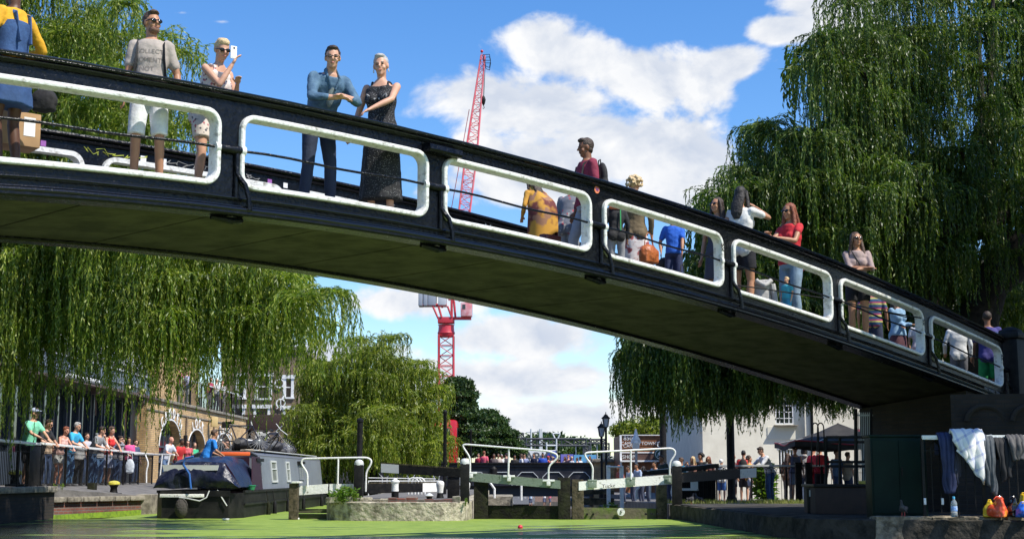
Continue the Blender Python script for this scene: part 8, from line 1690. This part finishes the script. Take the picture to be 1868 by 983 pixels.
for (px, pt, c_, hr, st, sx, lab) in ((92, 774, (.62, .45, .30), 'blonde', 'bun', 'f', 'fair-haired woman in a peach top behind the man in black at the left railing'), (163, 789, (.5, .5, .55), 'dark', 'short', 'm', 'dark-haired man in pale grey in the second row behind the blond child'), (209, 792, (.10, .12, .2), 'black', 'long', 'f', 'black-haired woman in navy in the second row right of the red top'), (228, 799, (.6, .6, .58), 'brown', 'short', 'm', 'man in a cream shirt in the second row near the pink shirt'), (252, 801, (.06, .08, .16), 'dark', 'short', 'm', 'man in a dark blue shirt at the very end of the left railing')):
    onl(px, pt, 60, lab, inset=.95, sex=sx, hair=hr, style=st, skin_='fair', top=(c_, .42), bottom=('jeans', (.06, .10, .2)))
handbag(at(232, 850, 42.5) + Vector((0, .3, 0)), (.25, .1, .4), 'white and blue cloth bag hanging beside the person in the pink shirt', col(.6, .65, .7), 'cloth_bag', cat='bag')
# ------------------------------------------------------------------ behind the boat
def atp(px, pt, Y, z, face, label, cls=None, grp=None, **k):
    p = at(px, 860, Y); k.setdefault('vox', .02); return person(label, (p.x, Y, z), face, ztop=at(px, pt, Y).z, group=grp, **k)
B_ = 'people between the boat and the brick arches'
atp(300, 796, 47, .7, 70, 'balding man in a white shirt leaning on the white rail beside the boat', grp=B_, skin_='pink', hair='grey', style='bald', top=((.62, .66, .75), .42), bottom=('jeans', (.12, .2, .35)), lean=22, **leanR)
atp(324, 800, 47.5, .7, 60, 'man in a red T-shirt seated behind the boat cover', grp=B_, skin_='dark', hair='black', top=((.65, .04, .04), .42), bottom=('trousers', (.05, .05, .06)), lean=15)
atp(341, 803, 48.5, .7, 20, 'woman with brown hair and a turquoise strap between the red and the green top', grp=B_, sex='f', skin_='fair', hair='brown', style='bob', top=((.55, .1, .12), .2), bottom=('shorts', (.1, .1, .1), .6), glasses='sun')
atp(353, 806, 49, .7, 45, 'woman in a bright green top behind the man in blue', grp=B_, sex='f', skin_='fair', hair='dark', style='long', top=((.05, .45, .22), .3), bottom=('trousers', (.05, .05, .06)))
atp(411, 803, 46, .75, 30, 'bald man in dark shirt and sunglasses, hand at his mouth, beside the bicycle wheel', skin_='tan', grp=B_, style='bald', top=((.06, .065, .07), .42), bottom=('trousers', (.05, .05, .06)), glasses='sun', R_=(.06, .24, 1.5), lean=10)
p = atp(374, 783, 36.1, .62, 118, 'man in a bright blue T-shirt standing at the stern of the narrowboat seen from behind', skin_='tan', hair='brown', top=((.015, .20, .62), .46), bottom=('jeans', (.05, .08, .14)), lean=22, R_=(.30, .42, .98), L_=(-.1, .4, 1.0), build=1.12, vox=.014)
printed(p, 'TEAMSTER', .075, 1.33, mat('pale_print', (.5, .65, .8), .8), back=True)
for i, (px, pt, c_, lab, kw) in enumerate(((553, 814, (.70, .04, .05), 'person in a red T-shirt reaching right behind the bow of the narrowboat', dict(R_=(.35, .4, 1.25), hair='black', skin_='tan')), (566, 829, (.6, .6, .62), 'person in white at the left of the distant group behind the white handrail', {}), (578, 830, (.68, .66, .66), 'person in a white top second in the distant group behind the white handrail', dict(hair='black')), (588, 828, (.6, .15, .2), 'person in a dark pink top in the distant group behind the white handrail', dict(hair='blonde', sex='f', style='bob')), (601, 830, (.7, .7, .7), 'person in a white T-shirt at the right of the distant group behind the white handrail', dict(hair='auburn')), (613, 831, (.35, .38, .45), 'person in grey at the right end of the distant group behind the white handrail', dict(hair='dark')))):
    atp(px, pt, 56 + (i % 3), .3, 40 + i * 23, lab, grp='distant people above the bow', top=(c_, .42), vox=.028, bottom=('trousers', (.05, .05, .07)), **kw)
mb = MB(); fp0, fp1 = at(556, 885, 54), at(640, 885, 54); tq = thing('railing', 'black railing with a white rail behind the bow of the narrowboat', 'railing', tuple(fp0)); railing(tq, (fp0.x, 54.6, .2), (fp1.x, 54.6, .2), at(600, 836, 54.6).z - .2, 4, picket=.14)
# balcony
for i, (px, pt, fc, kw) in enumerate(((355, 668, 60, dict(label='woman in a pink top raising her arm on the roof balcony', sex='f', top=((.75, .2, .3), .4), R_=(.15, .2, 1.75), hair='blonde', style='bob')), (364, 675, 70, dict(label='man in a lilac shirt with a pale backpack on the roof balcony', top=((.40, .40, .58), .42), hair='dark', bottom=('trousers', (.5, .5, .5)))), (388, 688, 60, dict(label='woman in a crimson top leaning on the roof balcony rail', sex='f', skin_='tan', top=((.35, .04, .08), .2), hair='dark', style='bun', lean=10, L_=(-.1, .45, 1.08))), (397, 690, 50, dict(label='person in a white top behind the woman in crimson on the roof balcony', top=((.66, .66, .66), .42), hair='white')), (406, 694, 50, dict(label='fair-haired person at the right of the roof balcony', top=((.45, .42, .42), .42), hair='auburn', style='short')))):
    Y = {355: 61.8, 364: 63.0, 388: 67.6, 397: 69.3, 406: 71.0}[px]; X = min(at(px, 700, Y).x, FXB - .15); b_ = kw.pop('bottom', ('trousers', (.35, .33, .30) if i % 2 == 0 else (.08, .08, .10))); p = person(base=(X, Y, 4.1), face=fc, ztop=at(px, pt, Y).z, vox=.024, bottom=b_, group='people on the roof balcony', **kw)
    if px == 364: backpack(p, 'pale grey backpack on the man in lilac on the roof balcony', (.5, .52, .58), (.3, .16, .42))
# ------------------------------------------------------------------ road bridge crowd
g = random.Random(8); crowd = [
 (873, 826, (.40, .02, .05), 'dark', 'm', 'person in crimson at the left end of the crowd on the road bridge'), (883, 822, (.75, .12, .18), 'auburn', 'm', 'person in a pink and white shirt second from the left on the road bridge'), (901, 827, (.10, .08, .08), 'dark', 'f', 'bare-armed person in black and cream, third from left on the road bridge'), (909, 827, (.5, .42, .36), 'brown', 'f', 'person in beige close to the white shirt on the road bridge'), (915, 828, (.72, .72, .72), 'grey', 'm', 'person in a plain white shirt left of the first handrail post on the road bridge'), (924, 826, (.05, .04, .05), 'black', 'm', 'person in black just left of the left rail post on the road bridge'), (939, 829, (.02, .02, .02), 'black', 'm', 'large person in black right of the left rail post on the road bridge'),
 (951, 827, (.66, .66, .70), 'brown', 'f', 'woman in white with raised arms in front of the white hoarding'), (957, 827, (.30, .34, .52), 'dark', 'm', 'man in a blue-grey shirt at the left edge of the white hoarding'), (974, 826, (.015, .02, .05), 'black', 'm', 'man in a navy shirt in front of the hoarding letters'), (990, 826, (.02, .08, .45), 'black', 'm', 'man in a bright blue shirt at the right end of the white hoarding'), (1000, 831, (.55, .10, .10), 'auburn', 'f', 'woman with a red headscarf under the curled end of the left handrail'), (1008, 832, (.70, .55, .42), 'brown', 'f', 'woman in a sun hat under the curled end of the left handrail'), (1017, 834, (.30, .14, .10), 'brown', 'f', 'person with arms raised right of the left handrail on the road bridge'),
 (1031, 832, (.60, .50, .45), 'brown', 'f', 'woman in a patterned beige top in front of the violet hoarding'), (1037, 829, (.35, .18, .18), 'auburn', 'm', 'tall person in dark pink in front of the violet hoarding'), (1043, 832, (.74, .74, .74), 'blonde', 'm', 'person in bright white in front of the violet hoarding'), (1053, 834, (.60, .40, .34), 'brown', 'f', 'woman in salmon in front of the light blue hoarding'), (1059, 832, (.70, .72, .74), 'black', 'm', 'dark-haired person in white in front of the light blue hoarding'), (1076, 831, (.70, .68, .62), 'brown', 'f', 'woman in a cream top near the brick pier on the road bridge')]
for (px, pt, c_, hr, sx, lab) in crowd:
    Y = 91 + g.uniform(0, 1.2); x = at(px, 860, Y).x; person(lab, (x, Y, .551), g.uniform(-150, 150) if g.random() < .5 else g.uniform(-50, 50), ztop=at(px, pt, Y).z, sex=sx, skin_=g.choice(['fair', 'tan', 'fair', 'brown']), hair=hr, style='short' if sx == 'm' else g.choice(['bob', 'long', 'bun']), top=(c_, .42), bottom=('trousers', (.05, .05, .08)), vox=.034, build=1.15, group='crowd on the road bridge', cap=(.6, .5, .35) if px == 1008 else ((.5, .03, .05) if px == 1000 else None))
for i, (px, c_, lab) in enumerate(((968, (.5, .6, .75), 'tiny person in pale blue and white on the lower bank seen through the gate'), (993, (.7, .7, .72), 'tiny person in white on the lower bank seen through the gate'), (1003, (.65, .12, .2), 'tiny person in red on the lower bank seen through the gate'))):
    Y = 104; x = at(px, 900, Y).x; zb_ = at(px, 921, Y).z; person(lab, (x, Y, zb_ - .2), 40 * i, ztop=at(px, 902 if i else 904, Y).z + .4, top=(c_, .42), bottom=('shorts', (.1, .12, .2), .9), vox=.035, group='people on the lower bank')
mb = MB(); a = at(975, 922, 104); mb.bb(a.x - 4, a.x + 6, 103, 112, -2.5, a.z - .2); tag(mb.build('landing', M_paving), 'low landing stage where the tiny people stand beyond the gate', 'landing stage')
a = at(980, 905, 104); mb = MB(); mb.bb(a.x - .1, a.x + .75, 104, 104.4, a.z, a.z + .15, .03); tag(mb.build('orange_kayak', mat('orange_plastic', (.75, .13, .03), .4)), 'small orange boat hull among the tiny people beyond the gate', 'kayak')
# ------------------------------------------------------------------ right towpath: sitters and standing crowd
G2 = 'visitors lounging behind the right gate'
sit = [(1137, 848, 47, (.45, .12, .10), 'red', 'f', 'red-haired woman sitting low at the left of the group behind the right gate', -60), (1155, 849, 46, (.60, .64, .72), 'dark', 'm', 'person in a white shirt sitting just left of the one in pale blue', -70), (1170, 845, 45.5, (.42, .52, .72), 'black', 'm', 'person in a pale blue shirt sitting behind the right gate', -60), (1183, 850, 44.5, (.02, .02, .04), 'black', 'f', 'person in a black top sitting beside the pale blue shirt', -80), (1202, 841, 43.5, (.50, .55, .65), 'black', 'm', 'young man in a white and grey top sitting with his arms on his knees', -50), (1218, 830, 42.5, (.03, .05, .04), 'brown', 'm', 'man in a dark green shirt left of the gate post leaning on the timber rail', -60)]
for (px, pt, Y, c_, hr, sx, lab, fc) in sit: atp(px, pt, Y, .12, fc, lab, grp=G2, sex=sx, hair=hr, style='short' if sx == 'm' else 'long', top=(c_, .45), bottom=('jeans', (.06, .07, .12)), skin_='tan', lean=24, R_=(.1, .42, 1.05), L_=(-.1, .42, 1.05), build=1.12)
for (px, pt, c_, hr, st, sx, lab, fc, kw) in ((1243, 834, (.02, .28, .48), 'brown', 'short', 'm', 'man in a turquoise T-shirt and sunglasses just right of the gate post', -70, dict(glasses='sun', straps=(.02, .02, .04))), (1264, 832, (.40, .20, .16), 'blonde', 'long', 'f', 'woman with hands at her face right of the turquoise T-shirt', -60, dict(R_=(.05, .26, 1.5), L_=(-.05, .26, 1.46))), (1279, 826, (.02, .02, .022), 'black', 'curly', 'm', 'dark curly-haired person in black leaning on the timber rail', -50, {}), (1293, 832, (.10, .03, .03), 'auburn', 'long', 'f', 'woman with auburn hair and sunglasses at the right end of the timber rail', -30, dict(glasses='sun'))):
    atp(px, pt, 42.6, .13, fc, lab, grp=G2, sex=sx, hair=hr, style=st, top=(c_, .42), bottom=('jeans', (.03, .03, .05)), skin_='tan', vox=.018, **kw)
G3 = 'people along the right towpath railing'
R3 = [(1316, 837, 45.5, 'white', 'short', 'm', (.68, .68, .66), 'person in a white hooded top with a dark rucksack left of the thick black post', 160, dict(hood=True, bottom=('shorts', (.06, .16, .45), .95), straps=(.02, .02, .02), cap=(.6, .6, .58))),
 (1337, 826, 45, 'red', 'bob', 'f', (.12, .04, .04), 'red-haired woman in a dark vest just right of the thick black post', 60, dict(bottom=('shorts', (.02, .025, .05), .8))),
 (1357, 821, 45.4, 'black', 'short', 'm', (.65, .05, .05), 'man in a red T-shirt with a black backpack seen from behind at the right railing', 165, dict(bottom=('shorts', (.03, .03, .04), .9))),
 (1367, 831, 44.6, 'brown', 'curly', 'f', (.78, .40, .06), 'girl in an orange top and pale shorts behind the white beam end', 80, dict(bottom=('shorts', (.50, .52, .62), .6), shoe=(.7, .7, .7))),
 (1437, 826, 45.6, 'brown', 'long', 'f', (.25, .13, .06), 'person in brown just left of the woman in the navy and grey top', 150, dict(bottom=('trousers', (.25, .22, .18)))),
 (1451, 812, 44.3, 'dark', 'bun', 'f', (.10, .12, .20), 'woman in a navy sleeveless top and sunglasses facing us at the right railing', 8, dict(bottom=('shorts', (.22, .26, .36), .8), glasses='sun', build=1.08, shoe=(.6, .6, .6))),
 (1468, 815, 45.2, 'black', 'bob', 'm', (.33, .33, .33), 'black-haired person in a grey hoodie seen from behind right of the woman in sunglasses', 170, dict(hood=True)),
 (1484, 813, 44.7, 'dark', 'short', 'm', (.70, .03, .05), 'left of the two people in red beside the iron frame', 120, dict(bottom=('trousers', (.35, .02, .03)))),
 (1497, 812, 44.4, 'brown', 'short', 'm', (.75, .04, .06), 'right of the two people in red beside the iron frame', -40, dict(bottom=('trousers', (.03, .03, .04)), build=1.15))]
for (px, pt, Y, hr, st, sx, c_, lab, fc, kw) in R3:
    kw.setdefault('bottom', ('jeans', (.06, .09, .16))); p = atp(px, pt, Y, .16, fc, lab, grp=G3, sex=sx, hair=hr, style=st, top=(c_, .42 if px != 1451 else 0), skin_='fair', vox=.017, **kw)
    if px == 1357: backpack(p, 'black backpack on the man in the red T-shirt at the right railing', (.03, .03, .03))
p = atp(1405, 815, 43.9, .16, -70, 'dark-haired man in a white rolled-sleeve shirt bending over the right railing with a phone', grp=G3, hair='dark', style='grown', skin_='fair', top=((.66, .68, .72), .7), bottom=('jeans', (.05, .12, .26)), lean=26, head=(0, 22, 0), R_=(.08, .62, 1.10), L_=(-.08, .60, 1.08), polR=(.8, -.2, -.5), polL=(-.8, -.2, -.5), vox=.015, build=1.06)
h = at(1391, 835, 43.9); t = thing('smartphone', 'black phone held by the man in the white shirt at the right railing', 'phone', tuple(h)); mb = MB(); mb.box(h, (.08, .02, .15), R(30), .004, Matrix.Rotation(R(-35), 3, 'Y')); mb.build('case', M_blackm, t); mb = MB(); mb.box(h + Vector((-.012, 0, .0)), (.07, .022, .13), 0, 0, Matrix.Rotation(R(-35), 3, 'Y')); mb.build('screen', M_glass, t)
for i, (px, c_, lab) in enumerate(((1408, (.10, .25, .04), 'shrub in a tub behind the man in the white shirt'),)): shrub(lab, px - 12, 912, 46.5, .6, 1.5, 350, 40, M_fresh, z=.15)
for i, (px, pt, c_, lab) in enumerate(((1527, 820, (.12, .20, .35), 'shadowy person in blue under the large grey parasol'), (1547, 824, (.5, .4, .3), 'shadowy person in tan behind the iron frame'))): atp(px, pt, 41.5, .17, 30 + 90 * i, lab, grp='people under the parasol', top=(c_, .42), vox=.022)
bpy.data.batch_remove(JUNK); bpy.data.scenes.remove(TS)
print('PEOPLE', PEOPLE)
